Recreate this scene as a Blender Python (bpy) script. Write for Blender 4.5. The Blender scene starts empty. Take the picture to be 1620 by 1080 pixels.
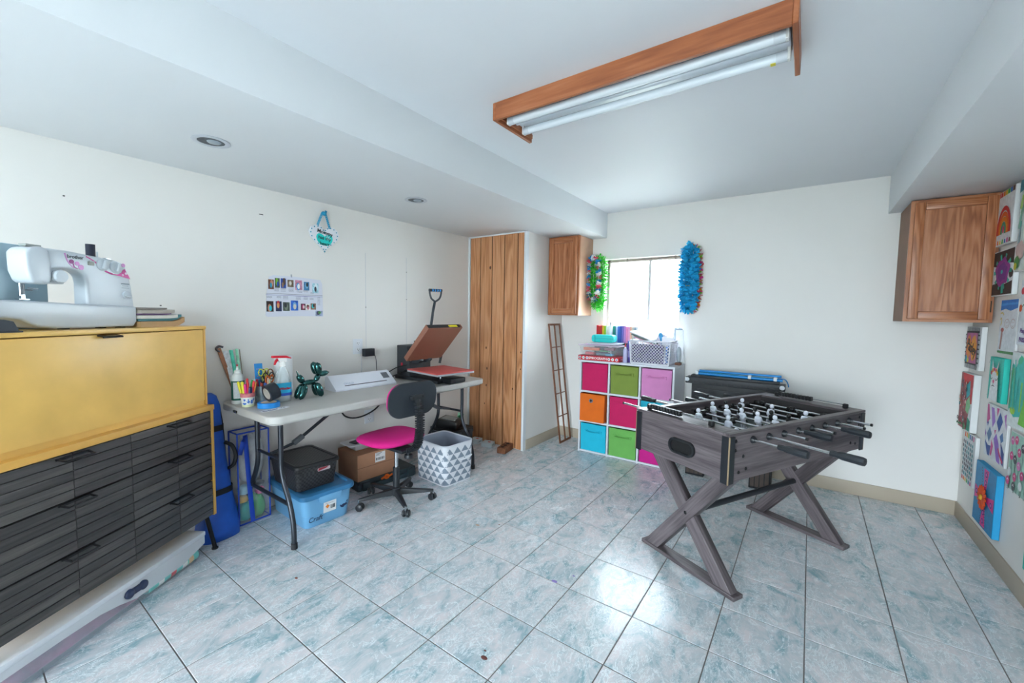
import bpy, bmesh, math, random
from mathutils import Vector, Matrix
random.seed(7)
PI = math.pi
sin, cos, rad = math.sin, math.cos, math.radians
scene = bpy.context.scene
COL = scene.collection

# ------------------------------------------------------------------ camera
YAW, PITCH, ROLL = rad(-35.308), rad(-3.8285), rad(0.9044)
CAM = Vector((3.021, 0.0, 1.385))
_F = Vector((sin(YAW) * cos(PITCH), cos(YAW) * cos(PITCH), sin(PITCH)))
_R = Vector((cos(YAW), -sin(YAW), 0))
_U = _R.cross(_F)
_R2 = _R * cos(ROLL) + _U * sin(ROLL)
_U2 = -_R * sin(ROLL) + _U * cos(ROLL)
cam_d = bpy.data.cameras.new('camera')
cam_d.sensor_width = 36.0
cam_d.lens = 656.634 / 1620 * 36.0
cam_d.clip_start = 0.05
cam = bpy.data.objects.new('camera', cam_d)
COL.objects.link(cam)
cam.matrix_world = Matrix(((_R2.x, _U2.x, -_F.x, CAM.x), (_R2.y, _U2.y, -_F.y, CAM.y), (_R2.z, _U2.z, -_F.z, CAM.z), (0, 0, 0, 1)))
scene.camera = cam

# ------------------------------------------------------------------ daylight
world = bpy.data.worlds.new('daylight')
scene.world = world
world.use_nodes = True
_bg = world.node_tree.nodes['Background']
_bg.inputs[0].default_value = (0.80, 0.92, 1.0, 1)
_bg.inputs[1].default_value = 11.0

def portal(name, loc, rot, sx, sy):
    l = bpy.data.lights.new(name, 'AREA')
    l.shape = 'RECTANGLE'; l.size = sx; l.size_y = sy
    l.cycles.is_portal = True
    o = bpy.data.objects.new(name, l); COL.objects.link(o)
    o.location = loc; o.rotation_euler = rot
    return o
scene.view_settings.view_transform = 'Standard'
scene.view_settings.look = 'None'
scene.view_settings.gamma = 1.0
scene.view_settings.use_curve_mapping = False
scene.view_settings.exposure = 1.33

# ------------------------------------------------------------------ helpers
def srgb(c):
    if isinstance(c, str):
        c = c.lstrip('#'); c = [int(c[i:i + 2], 16) / 255 for i in (0, 2, 4)]
    return tuple((x / 12.92 if x <= 0.04045 else ((x + 0.055) / 1.055) ** 2.4) for x in c)

_mats = {}
def new_mat(name):
    m = bpy.data.materials.new(name); m.use_nodes = True
    nt = m.node_tree
    return m, nt, nt.nodes['Principled BSDF']

def M(col, rough=0.5, metal=0.0, bump=0.0, bscale=200.0, var=0.0, vscale=8.0, coat=0.0, trans=0.0, alpha=1.0, emit=0.0, spec=0.5, stretch=None):
    """plain procedural material: colour with optional mottling and fine relief"""
    key = (col, rough, metal, bump, bscale, var, vscale, coat, trans, alpha, emit, spec, stretch)
    if key in _mats: return _mats[key]
    m, nt, b = new_mat('paint_' + str(col).strip('#'))
    c = srgb(col)
    b.inputs['Base Color'].default_value = (*c, 1)
    b.inputs['Roughness'].default_value = rough
    b.inputs['Metallic'].default_value = metal
    b.inputs['Specular IOR Level'].default_value = spec
    if coat: b.inputs['Coat Weight'].default_value = coat
    if trans: b.inputs['Transmission Weight'].default_value = trans
    if alpha < 1: b.inputs['Alpha'].default_value = alpha
    if emit:
        b.inputs['Emission Color'].default_value = (*c, 1); b.inputs['Emission Strength'].default_value = emit
    if bump or var:
        tc = nt.nodes.new('ShaderNodeTexCoord'); mp = nt.nodes.new('ShaderNodeMapping')
        nt.links.new(tc.outputs['Object'], mp.inputs[0])
        if stretch: mp.inputs['Scale'].default_value = stretch
    if var:
        n = nt.nodes.new('ShaderNodeTexNoise'); n.inputs['Scale'].default_value = vscale; n.inputs['Detail'].default_value = 5
        nt.links.new(mp.outputs[0], n.inputs['Vector'])
        r = nt.nodes.new('ShaderNodeValToRGB')
        r.color_ramp.elements[0].position = 0.3; r.color_ramp.elements[1].position = 0.7
        r.color_ramp.elements[0].color = (*[max(0, x * (1 - var)) for x in c], 1)
        r.color_ramp.elements[1].color = (*[min(1, x * (1 + var)) for x in c], 1)
        nt.links.new(n.outputs[0], r.inputs[0]); nt.links.new(r.outputs[0], b.inputs['Base Color'])
    if bump:
        n2 = nt.nodes.new('ShaderNodeTexNoise'); n2.inputs['Scale'].default_value = bscale; n2.inputs['Detail'].default_value = 3
        nt.links.new(mp.outputs[0], n2.inputs['Vector'])
        bp = nt.nodes.new('ShaderNodeBump'); bp.inputs['Strength'].default_value = bump; bp.inputs['Distance'].default_value = 0.002
        nt.links.new(n2.outputs[0], bp.inputs['Height']); nt.links.new(bp.outputs[0], b.inputs['Normal'])
    _mats[key] = m
    return m

def wood(name, dark, mid, light, axis='z', freq=28.0, dist=5.0, along=0.09, rough=0.4, offs=True, fine=0.35, bump=0.08, fscale=80):
    """wood with long grain along one axis of the object's own space"""
    m, nt, b = new_mat(name)
    N = nt.nodes.new; Lk = nt.links.new
    tc = N('ShaderNodeTexCoord'); oi = N('ShaderNodeObjectInfo'); mp = N('ShaderNodeMapping')
    add = N('ShaderNodeVectorMath'); add.operation = 'ADD'
    cmb = N('ShaderNodeCombineXYZ'); mul = N('ShaderNodeMath'); mul.operation = 'MULTIPLY'; mul.inputs[1].default_value = 7.3
    Lk(oi.outputs['Random'], mul.inputs[0])
    for i in range(3): Lk(mul.outputs[0], cmb.inputs[i])
    Lk(tc.outputs['Object'], add.inputs[0])
    if offs: Lk(cmb.outputs[0], add.inputs[1])
    sc = [1, 1, 1]; sc['xyz'.index(axis)] = along
    mp.inputs['Scale'].default_value = sc
    Lk(add.outputs[0], mp.inputs[0])
    w = N('ShaderNodeTexNoise'); w.inputs['Scale'].default_value = 9.0; w.inputs['Detail'].default_value = 2.0; w.inputs['Distortion'].default_value = 0.6
    Lk(mp.outputs[0], w.inputs['Vector'])
    s = N('ShaderNodeMath'); s.operation = 'MULTIPLY'; s.inputs[1].default_value = freq * 2
    Lk(w.outputs[0], s.inputs[0])
    sn = N('ShaderNodeMath'); sn.operation = 'SINE'; Lk(s.outputs[0], sn.inputs[0])
    f = N('ShaderNodeTexNoise'); f.inputs['Scale'].default_value = fscale; f.inputs['Detail'].default_value = 4
    Lk(mp.outputs[0], f.inputs['Vector'])
    mx = N('ShaderNodeMath'); mx.operation = 'MULTIPLY_ADD'; mx.inputs[1].default_value = 0.16; mx.inputs[2].default_value = 0.53 - 0.8 * fine
    Lk(sn.outputs[0], mx.inputs[0])
    m2 = N('ShaderNodeMath'); m2.operation = 'MULTIPLY_ADD'; m2.inputs[1].default_value = fine * 1.6
    Lk(f.outputs[0], m2.inputs[0]); Lk(mx.outputs[0], m2.inputs[2])
    r = N('ShaderNodeValToRGB')
    e = r.color_ramp.elements
    e[0].position = 0.2; e[0].color = (*srgb(dark), 1); e[1].position = 0.85; e[1].color = (*srgb(light), 1)
    q = e.new(0.5); q.color = (*srgb(mid), 1)
    Lk(m2.outputs[0], r.inputs[0]); Lk(r.outputs[0], b.inputs['Base Color'])
    b.inputs['Roughness'].default_value = rough
    if bump:
        bp = N('ShaderNodeBump'); bp.inputs['Strength'].default_value = bump; bp.inputs['Distance'].default_value = 0.002
        Lk(m2.outputs[0], bp.inputs['Height']); Lk(bp.outputs[0], b.inputs['Normal'])
    return m

class MB:
    """collects shapes; build() links them as one mesh object"""
    def __init__(self): self.v = []; self.f = []; self.fm = []; self.mats = []; self.tf = None
    def mi(self, mat):
        if mat not in self.mats: self.mats.append(mat)
        return self.mats.index(mat)
    def add(self, vs, fs, mat):
        o = len(self.v); i = self.mi(mat)
        for p in vs:
            p = Vector(p)
            self.v.append(self.tf @ p if self.tf else p)
        for q in fs: self.f.append([k + o for k in q]); self.fm.append(i)
        return self
    def box(self, c, s, mat, rot=None, taper=1.0):
        x, y, z = s[0] / 2, s[1] / 2, s[2] / 2
        vs = [Vector((a * x * (taper if d > 0 else 1), b * y * (taper if d > 0 else 1), d * z)) for d in (-1, 1) for a, b in ((-1, -1), (1, -1), (1, 1), (-1, 1))]
        if rot is not None:
            R = Matrix.Rotation(rot, 3, 'Z') if isinstance(rot, (int, float)) else rot
            vs = [R @ p for p in vs]
        vs = [p + Vector(c) for p in vs]
        return self.add(vs, [(3, 2, 1, 0), (4, 5, 6, 7), (0, 1, 5, 4), (1, 2, 6, 5), (2, 3, 7, 6), (3, 0, 4, 7)], mat)
    def bx(self, x0, x1, y0, y1, z0, z1, mat):
        return self.box(((x0 + x1) / 2, (y0 + y1) / 2, (z0 + z1) / 2), (x1 - x0, y1 - y0, z1 - z0), mat)
    def frame(self, p, d):
        d = Vector(d).normalized(); a = Vector((0, 0, 1)) if abs(d.z) < 0.95 else Vector((1, 0, 0))
        x = a.cross(d).normalized(); return x, d.cross(x)
    def cyl(self, p0, p1, r0, mat, r1=None, n=12, cap=True):
        p0, p1 = Vector(p0), Vector(p1); r1 = r0 if r1 is None else r1
        x, y = self.frame(p0, p1 - p0)
        vs = [p + (x * cos(2 * PI * k / n) + y * sin(2 * PI * k / n)) * r for p, r in ((p0, r0), (p1, r1)) for k in range(n)]
        fs = [(k, (k + 1) % n, n + (k + 1) % n, n + k) for k in range(n)]
        if cap: fs += [tuple(range(n - 1, -1, -1)), tuple(range(n, 2 * n))]
        return self.add(vs, fs, mat)
    def tube(self, path, r, mat, n=8, closed=False, flat=None):
        P = [Vector(p) for p in path]; L = len(P); vs = []; up = None
        for i in range(L):
            if closed: d = P[(i + 1) % L] - P[i - 1]
            else: d = P[min(i + 1, L - 1)] - P[max(i - 1, 0)]
            d.normalize()
            if up is None: x, up = self.frame(P[i], d)
            else:
                x = up.cross(d).normalized() if up.cross(d).length > 1e-6 else x
                up = d.cross(x).normalized()
            ri = r[i] if isinstance(r, (list, tuple)) else r
            a, b = (ri, ri) if flat is None else (ri, ri * flat)
            vs += [P[i] + x * cos(2 * PI * k / n) * a + up * sin(2 * PI * k / n) * b for k in range(n)]
        fs = []
        for i in range(L if closed else L - 1):
            j = (i + 1) % L
            fs += [(i * n + k, i * n + (k + 1) % n, j * n + (k + 1) % n, j * n + k) for k in range(n)]
        if not closed: fs += [tuple(range(n - 1, -1, -1)), tuple(range((L - 1) * n, L * n))]
        return self.add(vs, fs, mat)
    def lathe(self, prof, mat, n=24, c=(0, 0, 0), axis=None, sx=1.0, sy=1.0):
        c = Vector(c); R = Matrix.Identity(3) if axis is None else Vector((0, 0, 1)).rotation_difference(Vector(axis)).to_matrix()
        vs = [R @ Vector((r * cos(2 * PI * k / n) * sx, r * sin(2 * PI * k / n) * sy, z)) + c for r, z in prof for k in range(n)]
        fs = [(i * n + k, i * n + (k + 1) % n, (i + 1) * n + (k + 1) % n, (i + 1) * n + k) for i in range(len(prof) - 1) for k in range(n)]
        if prof[0][0] > 1e-5: fs.append(tuple(range(n - 1, -1, -1)))
        if prof[-1][0] > 1e-5: fs.append(tuple(range((len(prof) - 1) * n, len(prof) * n)))
        return self.add(vs, fs, mat)
    def prism(self, pts, a0, a1, mat, plane='xz'):
        def w(p, a): return {'xz': (p[0], a, p[1]), 'xy': (p[0], p[1], a), 'yz': (a, p[0], p[1])}[plane]
        n = len(pts)
        vs = [w(p, a0) for p in pts] + [w(p, a1) for p in pts]
        fs = [tuple(range(n)), tuple(range(2 * n - 1, n - 1, -1))] + [(k, n + k, n + (k + 1) % n, (k + 1) % n) for k in range(n)]
        return self.add(vs, fs, mat)
    def ball(self, c, r, mat, nu=14, nv=9, R=None):
        if isinstance(r, (int, float)): r = (r, r, r)
        vs = []; c = Vector(c)
        for i in range(nv + 1):
            t = PI * i / nv
            for k in range(nu):
                p = Vector((r[0] * sin(t) * cos(2 * PI * k / nu), r[1] * sin(t) * sin(2 * PI * k / nu), r[2] * cos(t)))
                vs.append((R @ p if R else p) + c)
        fs = [(i * nu + k, (i + 1) * nu + k, (i + 1) * nu + (k + 1) % nu, i * nu + (k + 1) % nu) for i in range(nv) for k in range(nu)]
        return self.add(vs, fs, mat)
    def poly(self, pts, mat): return self.add(pts, [tuple(range(len(pts)))], mat)
    def mesh(self, name, bevel=0.0, seg=2, ang=40):
        me = bpy.data.meshes.new(name)
        bm = bmesh.new()
        vv = [bm.verts.new(p) for p in self.v]
        for q, m in zip(self.f, self.fm):
            try: fc = bm.faces.new([vv[k] for k in q]); fc.material_index = m
            except ValueError: pass
        bmesh.ops.remove_doubles(bm, verts=bm.verts, dist=1e-6)
        bmesh.ops.dissolve_degenerate(bm, dist=1e-6, edges=bm.edges)
        bmesh.ops.recalc_face_normals(bm, faces=bm.faces)
        if bevel:
            ed = [e for e in bm.edges if len(e.link_faces) == 2 and e.calc_face_angle(0) > rad(28)]
            bmesh.ops.bevel(bm, geom=ed, offset=bevel, segments=seg, profile=0.6, affect='EDGES', clamp_overlap=True)
        for fc in bm.faces: fc.smooth = True
        bm.to_mesh(me); bm.free()
        for m in self.mats: me.materials.append(m)
        try: me.set_sharp_from_angle(angle=rad(ang))
        except Exception: pass
        return me
    def build(self, name, parent=None, bevel=0.0, seg=2, loc=(0, 0, 0), rot=(0, 0, 0), ang=40):
        return link(name, self.mesh(name, bevel, seg, ang), parent, loc, rot)

def link(name, me, parent=None, loc=(0, 0, 0), rot=(0, 0, 0), scale=(1, 1, 1)):
    o = bpy.data.objects.new(name, me); COL.objects.link(o)
    o.location = loc; o.rotation_euler = rot if isinstance(rot, (tuple, list)) else (0, 0, rot); o.scale = scale
    o.parent = parent
    return o
def tag(o, label, cat, group=None):
    o['label'] = label; o['category'] = cat
    if group: o['group'] = group
    return o
def thing(name, label, cat, loc=(0, 0, 0), rz=0.0, group=None):
    o = bpy.data.objects.new(name, None); COL.objects.link(o)
    o.empty_display_size = 0.05
    o.location = loc; o.rotation_euler = (0, 0, rz)
    return tag(o, label, cat, group)
def struct(o, label=None):
    o['kind'] = 'structure'
    if label: o['label'] = label
    return o
def copy_tree(o, parent=None):
    c = o.copy(); COL.objects.link(c); c.parent = parent
    for ch in list(o.children): copy_tree(ch, c)
    return c
def text(body, size, mat, parent=None, loc=(0, 0, 0), rot=(PI / 2, 0, 0), name='lettering', ext=0.0004, shear=0.0, align='CENTER', sx=1.0, bold=0.0):
    cu = bpy.data.curves.new('lettering', 'FONT')
    cu.body = body; cu.size = size; cu.extrude = ext; cu.shear = shear; cu.align_x = align; cu.align_y = 'CENTER'; cu.offset = bold
    cu.resolution_u = 3
    o = bpy.data.objects.new('tmp_lettering', cu); COL.objects.link(o)
    dg = bpy.context.evaluated_depsgraph_get(); dg.update()
    me = bpy.data.meshes.new_from_object(o.evaluated_get(dg))
    bpy.data.objects.remove(o); bpy.data.curves.remove(cu)
    me.materials.clear(); me.materials.append(mat)
    return link(name, me, parent, loc, rot, (sx, 1, 1))
def rrect(w, h, r, n=5, cx=0, cy=0):
    """rounded rectangle outline, counter-clockwise"""
    pts = []
    for k, (sx, sy) in enumerate(((1, 1), (-1, 1), (-1, -1), (1, -1))):
        for i in range(n + 1):
            a = k * PI / 2 + i * PI / 2 / n
            pts.append((cx + sx * (w / 2 - r) + r * cos(a), cy + sy * (h / 2 - r) + r * sin(a)))
    return pts
def bez(P, n=8):
    """Catmull-Rom through the points"""
    P = [Vector(p) for p in P]; out = []
    for i in range(len(P) - 1):
        a = P[max(i - 1, 0)]; b = P[i]; c = P[i + 1]; d = P[min(i + 2, len(P) - 1)]
        for k in range(n):
            t = k / n
            out.append(0.5 * ((2 * b) + (c - a) * t + (2 * a - 5 * b + 4 * c - d) * t * t + (3 * b - a - 3 * c + d) * t ** 3))
    out.append(P[-1]); return out
def box_shell(mb, w, d, h, t, mat, taper=1.0, bottom=True, cx=0, cy=0, z=0):
    """open box: four walls and a bottom, w along x, d along y"""
    def ring(ww, dd, zz): return [(cx - ww / 2, cy - dd / 2, zz), (cx + ww / 2, cy - dd / 2, zz), (cx + ww / 2, cy + dd / 2, zz), (cx - ww / 2, cy + dd / 2, zz)]
    vs = ring(w * taper, d * taper, z) + ring(w, d, z + h) + ring(w - 2 * t, d - 2 * t, z + h) + ring(w * taper - 2 * t, d * taper - 2 * t, z + t)
    fs = [(3, 2, 1, 0)]
    for a, b in ((0, 4), (4, 8), (8, 12)):
        fs += [(a + k, a + (k + 1) % 4, b + (k + 1) % 4, b + k) for k in range(4)]
    fs.append((12, 13, 14, 15))
    return mb.add(vs, fs, mat)
WHITE = M('#e8e8e6', 0.45); BLACK = M('#17181b', 0.45); CHROME = M('#b9bcc0', 0.25, 1.0)
# ------------------------------------------------------------------ room shell
XW, YB, ZC, YF = 3.958, 4.188, 2.45, -3.5
ZS, XS = 2.196, 1.261           # left soffit underside and edge
ZR, XR = 2.171, 3.474           # right soffit
wall_m = M('#e6e3df', 0.55, bump=0.05, bscale=160, var=0.015, vscale=1.4)
ceil_m = M('#e6e8ec', 0.6, bump=0.06, bscale=220, var=0.012, vscale=1.2)
soff_m = M('#e4e7ea', 0.55, bump=0.06, bscale=200, var=0.015, vscale=1.5)
base_m = M('#b3a694', 0.45, var=0.03, vscale=3)
trim_m = M('#dfe3e6', 0.35)

def tile_material():
    m, nt, b = new_mat('marbled_tile')
    N = nt.nodes.new; Lk = nt.links.new
    tc = N('ShaderNodeTexCoord'); oi = N('ShaderNodeObjectInfo')
    cmb = N('ShaderNodeCombineXYZ'); mul = N('ShaderNodeMath'); mul.operation = 'MULTIPLY'; mul.inputs[1].default_value = 23.0
    Lk(oi.outputs['Random'], mul.inputs[0])
    for i in range(3): Lk(mul.outputs[0], cmb.inputs[i])
    add = N('ShaderNodeVectorMath'); add.operation = 'ADD'
    Lk(tc.outputs['Object'], add.inputs[0]); Lk(cmb.outputs[0], add.inputs[1])
    mp = N('ShaderNodeMapping'); mp.inputs['Rotation'].default_value = (0, 0, 0.6); mp.inputs['Scale'].default_value = (1.0, 0.62, 1)
    Lk(add.outputs[0], mp.inputs[0])
    def noise(scale, detail, distortion=0.0, rough=0.5):
        n = N('ShaderNodeTexNoise'); n.inputs['Scale'].default_value = scale; n.inputs['Detail'].default_value = detail
        n.inputs['Distortion'].default_value = distortion; n.inputs['Roughness'].default_value = rough
        Lk(mp.outputs[0], n.inputs['Vector']); return n.outputs[0]
    patch = noise(10, 8, 1.0, 0.68)
    r = N('ShaderNodeValToRGB'); e = r.color_ramp.elements
    e[0].position = 0.34; e[0].color = (*srgb('#8fafba'), 1); e[1].position = 0.64; e[1].color = (*srgb('#dfd9dc'), 1)
    q = e.new(0.48); q.color = (*srgb('#c6cdd2'), 1)
    Lk(patch, r.inputs[0])
    def vein(src, lo):
        a = N('ShaderNodeMath'); a.operation = 'SUBTRACT'; a.inputs[1].default_value = 0.5; Lk(src, a.inputs[0])
        c = N('ShaderNodeMath'); c.operation = 'ABSOLUTE'; Lk(a.outputs[0], c.inputs[0])
        mr = N('ShaderNodeMapRange'); mr.inputs['From Min'].default_value = 0.0; mr.inputs['From Max'].default_value = lo
        mr.inputs['To Min'].default_value = 1.0; mr.inputs['To Max'].default_value = 0.0
        Lk(c.outputs[0], mr.inputs[0]); return mr.outputs[0]
    v1 = vein(noise(8.5, 6, 1.8, 0.6), 0.013); v2 = vein(noise(24, 5, 1.5, 0.65), 0.022)
    gate = N('ShaderNodeMapRange'); gate.inputs['From Min'].default_value = 0.36; gate.inputs['From Max'].default_value = 0.56
    Lk(noise(5, 2), gate.inputs[0])
    m2 = N('ShaderNodeMath'); m2.operation = 'MULTIPLY'; Lk(v2, m2.inputs[0]); Lk(gate.outputs[0], m2.inputs[1])
    mxv = N('ShaderNodeMath'); mxv.operation = 'MAXIMUM'; Lk(v1, mxv.inputs[0]); Lk(m2.outputs[0], mxv.inputs[1])
    sc = N('ShaderNodeMath'); sc.operation = 'MULTIPLY'; sc.inputs[1].default_value = 0.95; Lk(mxv.outputs[0], sc.inputs[0])
    mix = N('ShaderNodeMix'); mix.data_type = 'RGBA'
    Lk(sc.outputs[0], mix.inputs[0]); Lk(r.outputs[0], mix.inputs[6]); mix.inputs[7].default_value = (*srgb('#eef5f8'), 1)
    Lk(mix.outputs[2], b.inputs['Base Color'])
    rr = N('ShaderNodeMapRange'); rr.inputs['To Min'].default_value = 0.16; rr.inputs['To Max'].default_value = 0.34
    Lk(noise(6, 6), rr.inputs[0]); Lk(rr.outputs[0], b.inputs['Roughness'])
    bp = N('ShaderNodeBump'); bp.inputs['Strength'].default_value = 0.12; bp.inputs['Distance'].default_value = 0.003
    Lk(noise(30, 6), bp.inputs['Height']); Lk(bp.outputs[0], b.inputs['Normal'])
    return m
tile_m = tile_material()
grout_m = M('#6f6a68', 0.8, var=0.1, vscale=9)
floor_o = struct(MB().bx(-0.1, XW + 0.1, YF - 0.1, YB + 0.1, -0.06, -0.0025, grout_m).build('floor'), 'floor of marbled blue-grey square tiles with dark grout')
TX, TY, TA = 0.3246, 0.3273, -0.006
def tile_mesh(w, d):
    g = 0.0045; w -= g; d -= g; e = 0.0015
    vs = [(-w / 2, -d / 2, -0.008), (w / 2, -d / 2, -0.008), (w / 2, d / 2, -0.008), (-w / 2, d / 2, -0.008),
          (-w / 2, -d / 2, -e), (w / 2, -d / 2, -e), (w / 2, d / 2, -e), (-w / 2, d / 2, -e),
          (-w / 2 + e, -d / 2 + e, 0), (w / 2 - e, -d / 2 + e, 0), (w / 2 - e, d / 2 - e, 0), (-w / 2 + e, d / 2 - e, 0)]
    fs = [(0, 1, 5, 4), (1, 2, 6, 5), (2, 3, 7, 6), (3, 0, 4, 7), (4, 5, 9, 8), (5, 6, 10, 9), (6, 7, 11, 10), (7, 4, 8, 11), (8, 9, 10, 11)]
    mb = MB(); mb.add(vs, fs, tile_m); return mb.mesh('tile')
_tiles = {}
for i in range(-8, 8):
    for j in range(-8, 11):
        x0, x1 = 2.104 + i * TX, 2.104 + (i + 1) * TX; y0, y1 = 1.170 + j * TY, 1.170 + (j + 1) * TY
        x0, x1, y0, y1 = max(x0, -0.01), min(x1, XW + 0.01), max(y0, YF), min(y1, YB + 0.02)
        if x1 - x0 < 0.02 or y1 - y0 < 0.02: continue
        k = (round(x1 - x0, 4), round(y1 - y0, 4))
        if k not in _tiles: _tiles[k] = tile_mesh(*k)
        cx, cy = (x0 + x1) / 2 - 2.104, (y0 + y1) / 2 - 1.170
        link('tile', _tiles[k], floor_o, (2.104 + cx * cos(TA) - cy * sin(TA), 1.170 + cx * sin(TA) + cy * cos(TA), 0), (0, 0, TA))

MB().bx(-0.01, XW + 0.01, YF, 1.170 - 8 * TY - 0.004, -0.008, 0, tile_m).build('tile_field', floor_o)
struct(MB().bx(-0.1, XW + 0.1, YF - 0.1, YB + 0.1, ZC, ZC + 0.08, ceil_m).build('ceiling'), 'flat white painted ceiling')
struct(MB().bx(-0.05, XS, YF, YB, ZS, ZC + 0.02, soff_m).build('ceiling_soffit', bevel=0.004), 'dropped white soffit above the folding table')
struct(MB().bx(XR, XW + 0.05, YF, YB, ZR, ZC + 0.02, soff_m).build('ceiling_soffit', bevel=0.004), 'dropped white soffit above the painted canvases')
struct(MB().bx(-0.12, 0, YF, YB, 0, ZC, wall_m).build('wall_left'), 'plain white painted wall behind the folding table')
WX0, WX1, WZ0, WZ1 = 1.235, 2.035, 1.08, 1.985
mb = MB()
mb.bx(-0.1, WX0, YB, YB + 0.16, 0, ZC, wall_m).bx(WX1, XW + 0.1, YB, YB + 0.16, 0, ZC, wall_m)
mb.bx(WX0, WX1, YB, YB + 0.16, 0, WZ0, wall_m).bx(WX0, WX1, YB, YB + 0.16, WZ1, ZC, wall_m)
struct(mb.build('wall_back'), 'off-white wall with a small window')
struct(MB().bx(XW, XW + 0.12, YF, YB, 0, ZC, wall_m).build('wall_right'), 'white wall hung with painted canvases')
# unseen wall behind the camera, its wide opening added to let in fill daylight
DX0, DX1, DZ1 = 1.45, 3.75, 2.08
mb = MB()
mb.bx(-0.1, DX0, YF - 0.12, YF, 0, ZC, wall_m).bx(DX1, XW + 0.1, YF - 0.12, YF, 0, ZC, wall_m).bx(DX0, DX1, YF - 0.12, YF, DZ1, ZC, wall_m)
struct(mb.build('wall_front'), 'unseen white wall behind the camera with an opening added for daylight')
portal('window_daylight', ((WX0 + WX1) / 2, YB + 0.165, (WZ0 + WZ1) / 2), (-PI / 2, 0, 0), WX1 - WX0, WZ1 - WZ0)
portal('added_door_daylight', ((DX0 + DX1) / 2, YF - 0.13, DZ1 / 2), (PI / 2, 0, 0), DX1 - DX0, DZ1)
d = struct(thing('added_door_1', 'white door frame added around the unseen daylight opening', 'door')); del d['category']  # unseen door frame, added with the opening that brightens the room
for x in (DX0 + 0.03, (DX0 + DX1) / 2, DX1 - 0.03): MB().bx(x - 0.03, x + 0.03, YF - 0.08, YF - 0.03, 0, DZ1, trim_m).build('door_stile', d)
for z in (0.03, DZ1 - 0.03): MB().bx(DX0, DX1, YF - 0.08, YF - 0.03, z - 0.03, z + 0.03, trim_m).build('door_rail', d)

struct(MB().bx(-30, 34, -34, YF - 0.14, -0.30, -0.08, M('#9a9c94', 0.9, var=0.1, vscale=0.5)).bx(-30, 34, YB + 0.18, 34, -0.30, -0.08, M('#9a9c94', 0.9, var=0.1, vscale=0.5)).build('ground'), 'pale concrete ground outside the house')
# closet in the far left corner: white box, plank front with white edging
CXR, CYF = 0.745, 3.445
closet = struct(MB().bx(0, CXR, CYF, YB, 0, ZS, wall_m).build('wall_closet'), 'boxed-in closet corner with an oak plank front')
plank_m = wood('oak_plank', '#9c6440', '#c3875b', '#d6a179', freq=24, along=0.07, rough=0.42, fine=0.4, fscale=60)
seams = [0.022, 0.165, 0.322, 0.482, 0.645, 0.722]
knots = [(), ((0.3, 1.93),), (), (), ()]
for k in range(5):
    mb = MB().bx(seams[k] + 0.0055, seams[k + 1] - 0.0055, CYF - 0.014, CYF + 0.002, 0.006, ZS - 0.012, plank_m)
    mb.build('plank', closet, bevel=0.002, seg=1)
MB().bx(seams[0], seams[5], CYF - 0.004, CYF + 0.001, 0.006, ZS - 0.01, M('#24150d', 0.9)).build('plank_backing', closet)
knot_m = M('#4a2614', 0.5, var=0.3, vscale=60)
for x, z, s in ((0.298, 1.86, 1.0), (0.27, 0.80, 0.8), (0.262, 0.62, 0.7), (0.255, 1.02, 0.7), (0.605, 0.62, 0.6), (0.70, 1.0, 0.6), (0.70, 0.83, 0.5), (0.24, 0.42, 0.5)):
    MB().lathe([(0.0001, -0.001), (0.012 * s, -0.001), (0.010 * s, 0.0006), (0.0001, 0.0008)], knot_m, n=12, c=(x, CYF - 0.0143, z), axis=(0, -1, 0), sy=1.7).build('knot', closet)
mb = MB().bx(0.0, 0.02, CYF - 0.018, CYF, 0, ZS, trim_m).bx(0.722, CXR + 0.004, CYF - 0.018, CYF + 0.03, 0, ZS, trim_m).bx(0, CXR, CYF - 0.018, CYF, ZS - 0.013, ZS, trim_m)
struct(mb.build('trim_1', bevel=0.002, seg=1), 'thin white edging around the plank closet front')
# baseboards
def baseboard(name, x0, x1, y0, y1, label, h=0.105):
    struct(MB().bx(x0, x1, y0, y1, 0, h, base_m).build(name, bevel=0.004), label)
baseboard('baseboard_back', CXR, XW, YB - 0.01, YB, 'beige vinyl baseboard along the window wall')
baseboard('baseboard_right', XW - 0.01, XW, YF, YB, 'beige vinyl baseboard under the canvases')
baseboard('baseboard_closet', CXR, CXR + 0.01, CYF + 0.03, YB, 'beige vinyl baseboard on the closet side')
cove = M('#cfc8ba', 0.5)

# window: recessed aluminium slider with two panes
w = struct(thing('window_1', 'small sliding window with two bright panes', 'window')); del w['category']
sill_m = M('#e6e3df', 0.4); alu = M('#a89f98', 0.45); alu_l = M('#c6c4c4', 0.45)
mb = MB()
mb.bx(WX0, WX0 + 0.012, YB + 0.001, YB + 0.12, WZ0, WZ1, sill_m).bx(WX1 - 0.012, WX1, YB + 0.001, YB + 0.12, WZ0, WZ1, sill_m)
mb.bx(WX0, WX1, YB + 0.001, YB + 0.12, WZ1 - 0.012, WZ1, sill_m); mb.build('jamb', w)
MB().bx(WX0 - 0.01, WX1 + 0.01, YB - 0.02, YB + 0.13, WZ0 - 0.02, WZ0 + 0.01, sill_m).build('window_sill', w, bevel=0.004)
fx0, fx1, fz0, fz1, fy = WX0 + 0.012, WX1 - 0.012, WZ0 + 0.01, WZ1 - 0.012, YB + 0.085
mb = MB(); t = 0.028
mb.bx(fx0, fx0 + t, fy, fy + 0.05, fz0, fz1, alu).bx(fx1 - t, fx1, fy, fy + 0.05, fz0, fz1, alu)
mb.bx(fx0, fx1, fy, fy + 0.05, fz0, fz0 + t, alu).bx(fx0, fx1, fy, fy + 0.05, fz1 - t, fz1, alu)
mb.build('window_frame', w, bevel=0.002, seg=1)
xm = 1.695
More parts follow.
